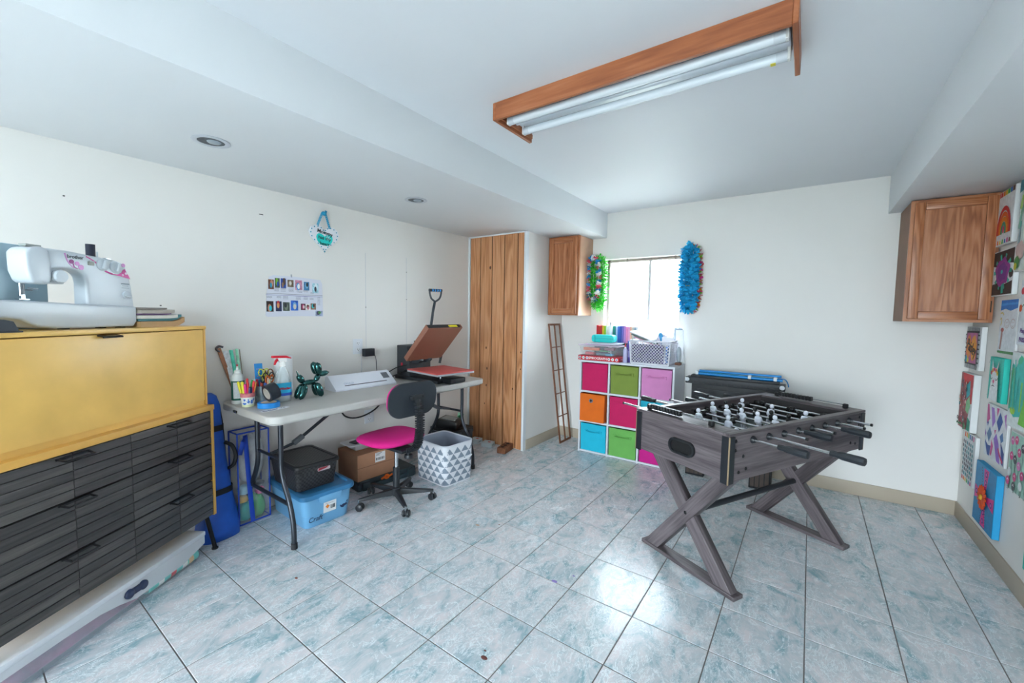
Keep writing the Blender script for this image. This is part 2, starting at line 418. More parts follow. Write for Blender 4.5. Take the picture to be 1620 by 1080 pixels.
MB().bx(xm - 0.014, xm + 0.014, fy + 0.005, fy + 0.045, fz0 + t, fz1 - t, alu_l).build('mullion', w, bevel=0.002, seg=1)
glass = M('#ffffff', 0.0, trans=1.0, spec=0.3)
glass.node_tree.nodes['Principled BSDF'].inputs['IOR'].default_value = 1.02
for a, b2 in ((fx0 + t, xm - 0.014), (xm + 0.014, fx1 - t)):
    MB().bx(a, b2, fy + 0.02, fy + 0.024, fz0 + t, fz1 - t, glass).build('pane', w)
mb = MB().cyl((WX0 + 0.02, YB + 0.05, WZ1 - 0.035), (WX1 - 0.02, YB + 0.05, WZ1 - 0.03), 0.004, M('#7b6d66', 0.4, 0.6), n=8)
mb.build('curtain_rod', w)
for x in (1.47, 1.95): MB().bx(x - 0.004, x + 0.004, YB + 0.042, YB + 0.058, WZ1 - 0.045, WZ1 - 0.012, M('#6d635e', 0.5)).build('rod_bracket', w)
# seams, nail marks on the left wall and spots on the floor
wl_o = bpy.data.objects['wall_left']
for y, z0, z1 in ((2.137, 1.05, 1.87), (2.571, 1.05, 1.88)): MB().bx(0.0, 0.0008, y - 0.0015, y + 0.0015, z0, z1, M('#c9ccd2', 0.6)).build('panel_seam', wl_o)
for y, z, w_ in ((1.331, 2.022, 0.025), (0.42, 1.93, 0.008), (2.137, 1.42, 0.008), (2.571, 1.75, 0.008), (2.571, 1.50, 0.008), (0.78, 1.40, 0.008)): MB().bx(0.0, 0.0015, y - w_ / 2, y + w_ / 2, z - 0.003, z + 0.003, M('#4d4a4a', 0.6)).build('nail_mark', wl_o)
for x, y, r, c_ in ((2.03, 1.24, 0.012, '#6a3a34'), (2.01, 1.27, 0.005, '#6a3a34'), (2.02, 1.83, 0.013, '#8a7ac0'), (2.08, 1.93, 0.006, '#7a68b4'), (0.93, 1.05, 0.008, '#8a4a34'), (1.33, 2.03, 0.012, '#b89a86'), (1.44, 2.12, 0.006, '#7a5a4a')):
    MB().lathe([(0.0001, 0.0), (r, 0.0), (r * 0.8, 0.0006), (0.0001, 0.0007)], M(c_, 0.6), n=10, c=(x, y, 0.0), sx=1.3, sy=0.8).build('floor_spot', floor_o)
# ------------------------------------------------------------------ secretary desk with drawers (turned away from the wall)
DP = Vector((0.292, 0.923, 0)); DRZ = rad(32.6)       # local x = outwards, local y = towards its far end
yel = M('#efc068', 0.35, var=0.10, vscale=5, bump=0.03, bscale=90)
yel_e = M('#e2ac55', 0.4, var=0.08, vscale=9)
slat_m = wood('charcoal_plank', '#2b2a2a', '#434040', '#5f5b58', axis='y', freq=6, along=0.03, rough=0.5, fine=0.55, bump=0.25, fscale=90)
blk_metal = M('#1b1c1f', 0.4, 0.5)
desk = thing('secretary_desk', 'yellow drop-front secretary desk with charcoal plank drawers', 'desk', DP, DRZ)
W, D, ZB, ZM, ZT = 1.05, 0.335, 0.205, 0.845, 1.29
mb = MB()
mb.bx(-D, 0, -0.018, 0, ZB, ZM, yel_e).bx(-D, 0, -W, -W + 0.018, ZB, ZM, yel_e).bx(-D, -0.02, -W, 0, ZB, ZB + 0.016, yel_e).bx(-D, -D + 0.012, -W, 0, ZB, ZM, yel_e)
mb.build('lower_case', desk, bevel=0.002, seg=1)
MB().bx(-D, 0.004, -W - 0.003, 0.003, 0.815, 0.845, yel_e).build('ledge', desk, bevel=0.003)
U0 = -0.03
mb = MB()
mb.bx(-D, U0, -0.018, -0.002, ZM, ZT - 0.018, yel_e).bx(-D, U0, -W + 0.002, -W + 0.018, ZM, ZT - 0.018, yel_e).bx(-D, -D + 0.012, -W + 0.003, -0.003, ZM, ZT - 0.018, yel_e)
mb.build('upper_case', desk, bevel=0.002, seg=1)
MB().bx(-D, U0 + 0.003, -W, 0, ZT - 0.018, ZT, yel).build('top', desk, bevel=0.003)
MB().bx(-D + 0.02, U0 - 0.006, -W + 0.02, -0.02, ZM, 0.875, yel).build('inner_rail', desk)
df = MB().bx(U0 - 0.018, U0, -W + 0.021, -0.021, 0.872, ZT - 0.022, yel).build('drop_front', desk, bevel=0.003)
MB().prism([(U0 - 0.004, 1.268), (U0 + 0.028, 1.262), (U0 + 0.030, 1.255), (U0 + 0.026, 1.254), (U0 + 0.024, 1.258), (U0 - 0.004, 1.262)], -0.585, -0.50, blk_metal, 'xz').build('pull', df)
rows = [(0.212, 0.408), (0.413, 0.622), (0.627, 0.812)]
cols = [-W + 0.022, -0.727, -0.488, -0.244, -0.022]
def wire_handle(mb, y, z):
    p = [(0.0, y - 0.055, z), (0.034, y - 0.052, z - 0.006), (0.034, y + 0.052, z - 0.006), (0.0, y + 0.055, z)]
    for a, b in zip(p, p[1:]): mb.cyl(a, b, 0.0042, blk_metal, n=6)
    mb.bx(-0.001, 0.006, y - 0.06, y + 0.06, z - 0.004, z + 0.004, blk_metal)
for r, (z0, z1) in enumerate(rows):
    dr = MB().bx(-D + 0.02, -0.012, cols[0], cols[-1], z0, z1, M('#2a2827', 0.6)).build('drawer', desk)
    n = 5; hh = (z1 - z0) / n
    for c in range(4):
        for k in range(n):
            MB().bx(-0.012, 0.0 + random.uniform(-0.0012, 0.0008), cols[c] + 0.001, cols[c + 1] - 0.001, z0 + k * hh + 0.0012, z0 + (k + 1) * hh - 0.0012, slat_m).build('slat', dr, bevel=0.0012, seg=1)
    for y in (-0.244, -0.727):
        mb = MB(); wire_handle(mb, y, z1 - 0.004 if r < 2 else z1 - 0.012); mb.build('handle', dr)
for x, y, dx, dy in ((-0.04, -0.03, 0.03, 0.02), (-0.04, -W + 0.03, 0.03, -0.02), (-D + 0.05, -0.03, -0.02, 0.02), (-D + 0.05, -W + 0.03, -0.02, -0.02)):
    MB().cyl((x, y, ZB + 0.002), (x + dx, y + dy, 0.008), 0.011, blk_metal, n=10).cyl((x + dx, y + dy, 0.0), (x + dx, y + dy, 0.008), 0.017, blk_metal, n=12).build('leg', desk)

# clear underbed box beneath the desk
ub = thing('underbed_storage_box', 'clear plastic underbed box with white lid and navy latch', 'storage box', DP, DRZ)
clear = M('#c9d8e6', 0.12, trans=0.0, alpha=0.28, spec=0.5)
lid_m = M('#dfe3ea', 0.3, alpha=0.86)
bx0, bx1, by0, by1 = -0.30, 0.0, -1.0, -0.105
mb = MB(); box_shell(mb, bx1 - bx0 - 0.02, by1 - by0 - 0.03, 0.125, 0.003, clear, taper=0.96, cx=(bx0 + bx1) / 2, cy=(by0 + by1) / 2, z=0.002)
mb.build('body', ub, bevel=0.002, seg=1)
mb = MB().bx(bx0, bx1 + 0.008, by0, by1 + 0.01, 0.128, 0.152, lid_m)
mb.build('lid', ub, bevel=0.006)
# skirt of the lid: wide white panel that narrows to the near end
pts = [(by1 + 0.005, 0.130), (by1 + 0.004, 0.085), (-0.24, 0.050), (-0.50, 0.048), (-0.58, 0.072), (-0.66, 0.088), (-0.80, 0.094), (by0, 0.096), (by0, 0.130)]
MB().prism(pts, 0.0, 0.005, M('#e3e6ec', 0.35, alpha=0.72), 'yz').build('lid_skirt', ub)
navy = M('#1d2b4d', 0.3)
mb = MB()
mb.prism([(p[0] - 0.505, p[1] + 0.095) for p in [(0.055 * cos(a) * (1.0) , 0.020 * sin(a) * (0.72 + 0.28 * abs(cos(a)))) for a in [2 * PI * k / 28 for k in range(28)]]], 0.005, 0.016, navy, 'yz')
for dy in (-0.033, 0.033): mb.lathe([(0.021, 0.0), (0.021, 0.012), (0.013, 0.016), (0.0001, 0.014)], navy, n=18, c=(0.005, -0.505 + dy, 0.095), axis=(1, 0, 0))
mb.build('latch', ub, bevel=0.002, seg=1)
rolls = [('#7fd0c8', -0.035, -0.42, -0.13, 0.030, 'teal and coral printed wrapping roll at the far end of the underbed box', True), ('#c56a8d', -0.05, -0.985, -0.46, 0.026, 'pink wrapping roll lying in the near half of the underbed box', False),
         ('#7c6ca8', -0.115, -0.985, -0.30, 0.030, 'purple wrapping roll behind the pink one in the underbed box', False), ('#cfd6df', -0.20, -0.985, -0.14, 0.034, 'pale grey wrapping roll at the back of the underbed box', False)]
rot_d = Matrix.Rotation(DRZ, 3, 'Z')
for col, x, ya, yb, r, lab, pat in rolls:
    t = thing('wrapping_paper_roll', lab, 'paper roll', DP, DRZ, 'wrapping rolls in the underbed box')
    mm = M(col, 0.4, var=0.35 if not pat else 0.05, vscale=14)
    MB().cyl((x, ya, 0.008 + r), (x, yb, 0.008 + r), r, mm, n=20).build('paper', t)
    MB().cyl((x, ya - 0.002, 0.008 + r), (x, yb + 0.002, 0.008 + r), r * 0.7, M('#e8e4da', 0.6), n=16).build('core', t)
    if pat:
        for y, c2 in ((-0.18, '#e9c79a'), (-0.22, '#f2f2ee'), (-0.29, '#d9616a'), (-0.36, '#f2f2ee')):
            MB().cyl((x, y - 0.016, 0.008 + r), (x, y + 0.016, 0.008 + r), r + 0.0006, M(c2, 0.4), n=20, cap=False).build('printed_band', t)

# ------------------------------------------------------------------ sewing machine on the desk
sm = thing('sewing_machine', 'white sewing machine with magenta swirl print on the desk', 'sewing machine', DP + rot_d @ Vector((0, 0, ZT)), DRZ)
wp = M('#cdd5dc', 0.3)
XF, XB = -0.115, -0.265
base = [(-0.335, 0.006), (-0.318, 0.03), (-0.317, 0.10), (-0.55, 0.106), (-0.66, 0.112), (-0.80, 0.116), (-0.965, 0.112), (-0.965, 0.052), (-0.83, 0.05), (-0.78, 0.044), (-0.73, 0.016), (-0.66, 0.006)]
MB().prism(base, XB, XF, wp, 'yz').build('base', sm, bevel=0.009, seg=3)
colm = [(-0.318, 0.09), (-0.329, 0.19), (-0.346, 0.27), (-0.365, 0.302), (-0.41, 0.312), (-0.60, 0.326), (-0.675, 0.326), (-0.675, 0.240), (-0.60, 0.250), (-0.56, 0.246), (-0.538, 0.228), (-0.532, 0.20), (-0.532, 0.10), (-0.45, 0.095)]
MB().prism(colm, XF - 0.075, XF - 0.008, wp, 'yz').build('arm', sm, bevel=0.012, seg=3)
head = [(-0.676, 0.322), (-0.70, 0.328), (-0.735, 0.320), (-0.752, 0.30), (-0.750, 0.23), (-0.738, 0.192), (-0.725, 0.184), (-0.680, 0.180), (-0.668, 0.20), (-0.664, 0.26)]
MB().prism(head, XF - 0.085, XF + 0.002, wp, 'yz').build('head', sm, bevel=0.013, seg=3)
MB().prism([(-0.663, 0.19), (-0.615, 0.186), (-0.610, 0.24), (-0.625, 0.252), (-0.663, 0.252)], XF - 0.07, XF - 0.012, wp, 'yz').build('take_up_cover', sm, bevel=0.006)
MB().lathe([(0.024, -0.012), (0.026, 0.004), (0.022, 0.010), (0.0001, 0.012)], wp, n=24, c=(XF + 0.002, -0.641, 0.217), axis=(1, 0, 0)).build('tension_dial', sm)
steel = M('#9ea3a8', 0.25, 0.9)
MB().cyl((-0.19, -0.716, 0.185), (-0.19, -0.716, 0.135), 0.004, steel, n=8).cyl((-0.19, -0.708, 0.185), (-0.19, -0.708, 0.14), 0.005, steel, n=8).build('needle_bar', sm)
mb = MB().box((-0.19, -0.712, 0.121), (0.02, 0.034, 0.004), steel).box((-0.19, -0.712, 0.131), (0.010, 0.014, 0.016), steel).cyl((-0.17, -0.708, 0.165), (-0.15, -0.690, 0.163), 0.003, steel, n=8)
mb.cyl((-0.19, -0.708, 0.158), (-0.185, -0.682, 0.158), 0.0035, steel, n=8); mb.build('presser_foot', sm)
XD = XF - 0.0075
mag = M('#c21a84', 0.35); mag_l = M('#cf87c8', 0.35); mag_d = M('#8d2a7c', 0.35)
def deco(pts, mat, name='printed_swirl', dx=0.0):
    mb = MB(); mb.prism(pts, XD - 0.001, XD + 0.0006 + dx, mat, 'yz'); mb.build(name, sm)
def stroke2(path, w0, w1=None):
    P = [Vector((p[0], p[1])) for p in path]; n = len(P); L = []; R = []
    for i in range(n):
        d = (P[min(i + 1, n - 1)] - P[max(i - 1, 0)]).normalized(); q = Vector((-d.y, d.x)); ww = w0 + ((w1 if w1 is not None else w0) - w0) * i / (n - 1)
        L.append(tuple(P[i] + q * ww / 2)); R.append(tuple(P[i] - q * ww / 2))
    return L + R[::-1]
def cm(P, n=5): return [tuple(p[:2]) for p in bez([(a, b, 0) for a, b in P], n)]
deco(stroke2(cm([(-0.53, 0.312), (-0.50, 0.297), (-0.475, 0.277), (-0.45, 0.257), (-0.42, 0.247)]), 0.004, 0.008), mag)
deco([(-0.452, 0.258), (-0.425, 0.2495), (-0.395, 0.248), (-0.378, 0.258), (-0.372, 0.270), (-0.362, 0.276), (-0.355, 0.262), (-0.343, 0.244), (-0.337, 0.231), (-0.385, 0.240), (-0.43, 0.2455)], mag)
deco(stroke2(cm([(-0.612, 0.315), (-0.605, 0.29), (-0.595, 0.272), (-0.58, 0.258)]), 0.006, 0.003), mag_l)
deco(stroke2(cm([(-0.582, 0.276), (-0.578, 0.262), (-0.566, 0.256)]), 0.005, 0.003), mag_d)
for y, z, r, mm in ((-0.588, 0.283, 0.009, mag_d), (-0.567, 0.277, 0.009, mag_l), (-0.552, 0.263, 0.011, mag_l), (-0.368, 0.292, 0.009, mag_l), (-0.395, 0.297, 0.006, mag_l), (-0.357, 0.255, 0.006, M('#f0d7ea', 0.4)), (-0.372, 0.247, 0.005, M('#e9b9de', 0.4))):
    deco([(y + r * cos(a), z + r * sin(a)) for a in [2 * PI * k / 16 for k in range(16)]], mm, dx=0.0003)
for y, z in ((-0.463, 0.284), (-0.405, 0.280)):
    MB().lathe([(0.027, -0.004), (0.027, 0.004), (0.023, 0.006), (0.0001, 0.006)], wp, n=28, c=(XD, y, z), axis=(1, 0, 0)).box((XD + 0.011, y, z), (0.012, 0.009, 0.042), wp, rot=Matrix.Rotation(rad(-20), 3, 'X')).build('stitch_dial', sm, bevel=0.0015, seg=1)
MB().box((XD + 0.002, -0.513, 0.284), (0.006, 0.024, 0.016), M('#8f9288', 0.4)).box((XD + 0.003, -0.513, 0.292), (0.010, 0.022, 0.005), wp).build('stitch_window', sm, bevel=0.001, seg=1)
MB().lathe([(0.018, -0.01), (0.018, 0.004), (0.013, 0.007), (0.0001, 0.007)], wp, n=24, c=(XF - 0.003, -0.362, 0.155), axis=(1, 0, 0)).box((XF + 0.008, -0.362, 0.148), (0.008, 0.028, 0.005), M('#c5ccd2', 0.3), rot=Matrix.Rotation(rad(-15), 3, 'X')).build('reverse_lever', sm)
text('brother', 0.020, M('#1e3340', 0.4), sm, (XD + 0.0008, -0.573, 0.303), (PI / 2, 0, PI / 2), bold=0.0003)
for z, w_ in ((0.206, 0.040), (0.197, 0.030), (0.187, 0.036)): MB().box((XF - 0.0078, -0.362, z), (0.001, w_, 0.005 if z > 0.2 else 0.002), M('#6d7f8a', 0.5)).build('small_print', sm)
sp = MB().cyl((-0.16, -0.477, 0.314), (-0.16, -0.477, 0.372), 0.016, M('#1b2238', 0.6, bump=0.3, bscale=400), n=20); sp.build('thread_spool', sm)
MB().cyl((-0.17, -0.44, 0.306), (-0.17, -0.44, 0.345), 0.003, wp, n=8).build('spool_pin', sm)
MB().box((-0.17, -0.40, 0.316), (0.02, 0.022, 0.010), steel).build('bobbin_winder', sm)
MB().box((-0.16, -0.70, 0.331), (0.03, 0.05, 0.008), M('#9aa09c', 0.4)).build('thread_guide', sm)
for y in (-0.36, -0.45, -0.6): MB().box((-0.16, y, 0.003), (0.03, 0.022, 0.006), M('#3a3a3a', 0.7)).build('rubber_foot', sm)

# loose papers stacked beside the machine
pp = [('#c9a273', 0.0000, 0.0273, -0.312, -0.055, 'tan padded envelope at the bottom of the paper pile on the desk', 0.02), ('#4f8f96', 0.0290, 0.0117, -0.312, -0.06, 'teal magazine above the tan envelope on the desk', -0.02),
      ('#e7e6df', 0.0420, 0.0156, -0.312, -0.10, 'cream paper pad in the middle of the paper pile', 0.03), ('#8b6b9a', 0.0590, 0.0078, -0.312, -0.12, 'mauve booklet in the paper pile on the desk', -0.03),
      ('#b9b2a8', 0.0680, 0.0156, -0.312, -0.125, 'grey pattern envelope second from the top of the paper pile', 0.05), ('#8a837c', 0.0850, 0.0078, -0.312, -0.155, 'dark grey folder on top of the paper pile', 0.0)]
for col, z, h, ya, yb, lab, rr in pp:
    o = thing('paper_stack_sheet', lab, 'paper', DP + rot_d @ Vector((0, 0, ZT + z)), DRZ, 'papers stacked beside the sewing machine')
    mm = M(col, 0.6, var=0.06, vscale=20)
    mb = MB()
    n = 8; up = 0.020 if z < 0.03 else 0.004
    for i in range(n):
        a, b = ya + (yb - ya) * i / n, ya + (yb - ya) * (i + 1) / n
        f0, f1 = up * max(0, i / n - 0.74) * 4, up * max(0, (i + 1) / n - 0.74) * 4
        f0, f1 = f0 * f0 / max(up, 1e-6), f1 * f1 / max(up, 1e-6)
        xa, xb = -0.30 + rr * 0.3, -0.11 + rr * 0.3
        mb.add([(xa, a, f0), (xb, a, f0), (xb, b, f1), (xa, b, f1), (xa, a, f0 + h), (xb, a, f0 + h), (xb, b, f1 + h), (xa, b, f1 + h)],
               [(3, 2, 1, 0), (4, 5, 6, 7), (1, 2, 6, 5), (3, 0, 4, 7)] + ([(0, 1, 5, 4)] if i == 0 else []) + ([(2, 3, 7, 6)] if i == n - 1 else []), mm)
    mb.build('sheet', o)
# grey-blue board standing on the desk behind the machine, dark pedal at its near end
bd = thing('blue_grey_board', 'smooth blue-grey board propped behind the sewing machine', 'board', DP + rot_d @ Vector((-0.305, -0.53, ZT)), DRZ)
MB().bx(-0.012, 0.0, -0.40, 0.0, 0, 0.345, M('#a6c2d0', 0.35)).build('panel', bd, bevel=0.004)
MB().bx(-0.02, 0.008, -0.40, 0.0, 0, 0.012, M('#8099a8', 0.4)).build('foot_rail', bd, bevel=0.002)
pdl = thing('foot_pedal', 'dark grey sewing foot pedal lying under the machine base', 'pedal', DP + rot_d @ Vector((-0.10, -0.90, ZT)), DRZ)
MB().prism([(-0.06, 0.0), (0.06, 0.0), (0.057, 0.012), (0.045, 0.04), (0.02, 0.046), (-0.06, 0.046)], -0.045, 0.06, M('#3b424b', 0.6, bump=0.2, bscale=300), 'yz').build('treadle', pdl, bevel=0.005)
MB().bx(-0.05, 0.065, -0.065, 0.065, 0, 0.006, M('#2b2f35', 0.6)).build('base_plate', pdl)

# long blue carry bag leaning between desk and table
bag = thing('carry_bag', 'long royal blue carry bag with black bands beside the desk', 'bag', (0.165, 0.982, 0), rad(12))
blue_f = M('#1c55b8', 0.5, bump=1.0, bscale=22, var=0.2, vscale=9); blk_f = M('#14161c', 0.7)
secs = [(0.0, 0.085, 0.105, 0.03), (0.05, 0.09, 0.11, 0.03), (0.16, 0.075, 0.095, 0.02), (0.32, 0.062, 0.078, 0.008), (0.5, 0.056, 0.068, -0.005), (0.68, 0.052, 0.060, -0.02), (0.80, 0.05, 0.056, -0.03), (0.855, 0.04, 0.045, -0.035), (0.875, 0.015, 0.02, -0.035)]
mb = MB(); n = 20; vs = []; fs = []
for i, (z, rx, ry, o) in enumerate(secs):
    for k in range(n):
        a = 2 * PI * k / n; wv = 1 + 0.05 * sin(3 * a + i * 2.1)
        vs.append((o + math.copysign(abs(cos(a)) ** 0.7, cos(a)) * rx * wv - 0.05, math.copysign(abs(sin(a)) ** 0.7, sin(a)) * ry * wv, z))
for i in range(len(secs) - 1): fs += [(i * n + k, i * n + (k + 1) % n, (i + 1) * n + (k + 1) % n, (i + 1) * n + k) for k in range(n)]
fs += [tuple(range(n - 1, -1, -1)), tuple(range((len(secs) - 1) * n, len(secs) * n))]
mb.add(vs, fs, blue_f); mb.build('bag_body', bag, ang=80)
for z, o_, rx, ry in ((0.285, 0.011, 0.0645, 0.0815), (0.665, -0.019, 0.0525, 0.061)):
    mb = MB(); vs = []
    for zz in (z - 0.018, z + 0.018):
        vs += [(o_ - 0.05 + math.copysign(abs(cos(a)) ** 0.7, cos(a)) * rx * 1.07, math.copysign(abs(sin(a)) ** 0.7, sin(a)) * ry * 1.07, zz) for a in [2 * PI * k / 24 for k in range(24)]]
    mb.add(vs, [(k, (k + 1) % 24, 24 + (k + 1) % 24, 24 + k) for k in range(24)], blk_f); mb.build('band', bag)
MB().tube(bez([(-0.015, 0.050, 0.57), (0.025, 0.068, 0.55), (0.045, 0.076, 0.49), (0.030, 0.070, 0.43), (-0.015, 0.056, 0.40)], 5), 0.011, blk_f, n=6).build('carry_handle', bag)
MB().tube(bez([(-0.07, 0.038, 0.855), (-0.040, 0.047, 0.75), (-0.025, 0.053, 0.6), (-0.02, 0.060, 0.4), (-0.005, 0.078, 0.2), (0.01, 0.09, 0.06)], 6), 0.004, blk_f, n=5).build('piping', bag)

# clear zip bag of pool toys by the wall
zb = thing('clear_zip_bag', 'clear plastic zip bag with royal blue trim and straps', 'bag', (0.075, 1.19, 0), rad(2))
film = M('#dfe3ea', 0.08, alpha=0.10, spec=0.8)
w2, d2, h2 = 0.115, 0.19, 0.60
mb = MB(); box_shell(mb, w2, d2, h2, 0.002, film); mb.build('film', zb)
trim_b = M('#1a44b4', 0.5)
mb = MB()
for sx in (-1, 1):
    for sy in (-1, 1): mb.cyl((sx * w2 / 2, sy * d2 / 2, 0.004), (sx * w2 / 2, sy * d2 / 2, h2), 0.005, trim_b, n=8)
for z in (0.006, h2):
    mb.tube([(w2 / 2, -d2 / 2, z), (w2 / 2, d2 / 2, z), (-w2 / 2, d2 / 2, z), (-w2 / 2, -d2 / 2, z)], 0.005, trim_b, n=8, closed=True)
mb.build('trim', zb)
MB().tube([(w2 / 2 + 0.004, -0.015, 0.01), (w2 / 2 + 0.004, -0.035, 0.3), (w2 / 2 + 0.004, -0.05, 0.585), (w2 / 2 + 0.02, -0.07, 0.55), (w2 / 2 + 0.02, -0.09, 0.47)], 0.014, trim_b, n=6, flat=0.2).build('strap', zb)
def lump(name, label, cat, c, r, col, seed, group='toys in the clear bag', rough=0.5):
    rnd = random.Random(seed); mb = MB(); nu, nv = 18, 12; vs = []
    ph = [rnd.uniform(0, 6.28) for _ in range(6)]
    for i in range(nv + 1):
        t = PI * i / nv
        for k in range(nu):
            a = 2 * PI * k / nu; f = 1 + 0.10 * sin(3 * a + ph[0] + 2 * t) + 0.07 * sin(5 * a + ph[1]) * sin(3 * t + ph[2])
            e = 0.75
            vs.append((math.copysign(abs(sin(t) * cos(a)) ** e, cos(a)) * r[0] * f, math.copysign(abs(sin(t) * sin(a)) ** e, sin(a)) * r[1] * f, math.copysign(abs(cos(t)) ** e, cos(t)) * r[2] * (1 + 0.05 * sin(4 * a + ph[3]))))
    zmin = min(v[2] for v in vs); vs = [(v[0], v[1], v[2] - zmin) for v in vs]
    fs = [(i * nu + k, (i + 1) * nu + k, (i + 1) * nu + (k + 1) % nu, i * nu + (k + 1) % nu) for i in range(nv) for k in range(nu)]
    mb.add(vs, fs, M(col, rough, var=0.15, vscale=25))
    return tag(mb.build(name, loc=c, ang=85), label, cat, group)
lump('pool_toy', 'teal inflatable at the bottom of the clear zip bag', 'toy', (0.080, 1.150, 0.004), (0.040, 0.040, 0.062), '#29b5a3', 1)
lump('pool_toy', 'green inflatable in the far corner of the clear zip bag', 'toy', (0.08, 1.233, 0.004), (0.038, 0.038, 0.075), '#2fa04a', 2)
lump('pool_toy', 'yellow toy resting on the teal inflatable', 'toy', (0.085, 1.135, 0.13), (0.030, 0.028, 0.024), '#e8b53a', 3)
lump('pool_toy', 'lime green toy beside the yellow one', 'toy', (0.085, 1.19, 0.13), (0.030, 0.022, 0.025), '#59c96a', 4)
lump('pool_toy', 'pink toy on top of the green inflatable', 'toy', (0.085, 1.243, 0.155), (0.030, 0.026, 0.026), '#d44a86', 5)
lump('pool_toy', 'pale blue ring toy at the near end of the clear bag', 'toy', (0.085, 1.15, 0.18), (0.030, 0.036, 0.032), '#a9d7ea', 6)
lump('dark_cloth', 'dark brown cloth under the silver pillow in the clear bag', 'cloth', (0.078, 1.225, 0.21), (0.034, 0.045, 0.018), '#463c3a', 7)
lump('foil_pillow', 'shiny silver-grey pillow filling the top of the clear bag', 'pillow', (0.075, 1.19, 0.252), (0.042, 0.078, 0.155), '#b5b7bb', 8, rough=0.28)
# ------------------------------------------------------------------ folding table
TX0, TX1, TY0, TY1, TZ = 0.012, 0.69, 1.05, 2.895, 0.80
ft = thing('folding_table', 'long pale grey plastic folding table against the left wall', 'table', ((TX0 + TX1) / 2, (TY0 + TY1) / 2, 0))
tw, tl = TX1 - TX0, TY1 - TY0
tt_m = M('#b9b6b2', 0.45, bump=0.12, bscale=260, var=0.02, vscale=6)
tube_m = M('#3b3f46', 0.35, 0.6)
mb = MB(); mb.prism(rrect(tw, tl, 0.07, 7), TZ - 0.045, TZ, tt_m, 'xy'); mb.build('tabletop', ft, bevel=0.010, seg=3)
mb = MB(); mb.prism(rrect(tw - 0.05, tl - 0.05, 0.05, 5), TZ - 0.055, TZ - 0.045, M('#a9a6a2', 0.6), 'xy'); mb.build('underside', ft)
MB().box((-0.10, -tl / 2 - 0.001, TZ - 0.027), (0.045, 0.01, 0.014), M('#2b2c2e', 0.5)).box((-0.085, -tl / 2 - 0.004, TZ - 0.030), (0.014, 0.008, 0.008), CHROME).build('side_latch', ft)
for s in (-1, 1):
    y = s * (tl / 2 - 0.13)
    for sx, xt, xf in ((1, 0.17, 0.30), (-1, -0.13, -0.29)):
        path = bez([(xt, y, TZ - 0.05), (xt, y, 0.60), (xt, y, 0.45), (xt + sx * 0.03, y, 0.36), (xt + sx * 0.09, y, 0.26), (xf, y, 0.14), (xf + sx * 0.005, y, 0.02)], 5)
        lg = MB().tube(path, 0.0145, tube_m, n=10).build('leg', ft)
        MB().cyl((xf + sx * 0.005, y, 0.0), (xf + sx * 0.005, y, 0.035), 0.0175, M('#202226', 0.6), n=12).build('foot_cap', lg)
    MB().cyl((0.255, y, 0.25), (-0.225, y, 0.25), 0.012, tube_m, n=10).build('lower_crossbar', ft)
    MB().cyl((0.17, y, 0.50), (-0.13, y, 0.50), 0.010, tube_m, n=10).build('upper_crossbar', ft)
    br = MB(); yy = y - s * 0.16
    br.cyl((0.02, y, 0.50), (0.02, yy, 0.535), 0.010, tube_m, n=8).cyl((0.02, yy, 0.535), (0.02, y - s * 0.50, TZ - 0.06), 0.011, tube_m, n=8)
    br.box((0.02, yy - s * 0.02, 0.55), (0.028, 0.07, 0.028), M('#5d6166', 0.4, 0.5), rot=Matrix.Rotation(-s * 0.5, 3, 'X')); br.build('folding_brace', ft)

TT = TZ  # things on the table stand at this height
# tall cleaner bottle
o = thing('squeeze_bottle', 'tall white and dark green squeeze bottle with red nozzle tip', 'bottle', (0.15, 1.105, TT))
gr = M('#0f5a48', 0.4); wpl = M('#dfe4e2', 0.4)
MB().lathe([(0.034, 0), (0.036, 0.004), (0.036, 0.022), (0.0345, 0.024)], wpl, n=28).build('foot', o)
MB().lathe([(0.0345, 0.022), (0.036, 0.026), (0.036, 0.142), (0.035, 0.144)], gr, n=28).build('wrap_label', o)
MB().lathe([(0.035, 0.143), (0.0355, 0.150), (0.032, 0.172), (0.021, 0.188), (0.018, 0.19)], wpl, n=28).build('shoulder', o)
cp = MB().lathe([(0.019, 0.187), (0.019, 0.206), (0.009, 0.209), (0.006, 0.225), (0.0045, 0.236), (0.0001, 0.236)], wpl, n=20).build('cap', o)
MB().lathe([(0.005, 0.232), (0.0045, 0.243), (0.0001, 0.246)], M('#c22433', 0.4), n=12).build('nozzle_tip', cp)
mb = MB(); n = 12
for k in range(n):
    a0, a1 = rad(-62 + 70 * k / n), rad(-62 + 70 * (k + 1) / n)
    mb.poly([(0.0366 * cos(a0), 0.0366 * sin(a0), 0.036), (0.0366 * cos(a1), 0.0366 * sin(a1), 0.036), (0.0366 * cos(a1), 0.0366 * sin(a1), 0.136), (0.0366 * cos(a0), 0.0366 * sin(a0), 0.136)], M('#c9ced0', 0.5, var=0.12, vscale=160))
mb.build('printed_panel', o)
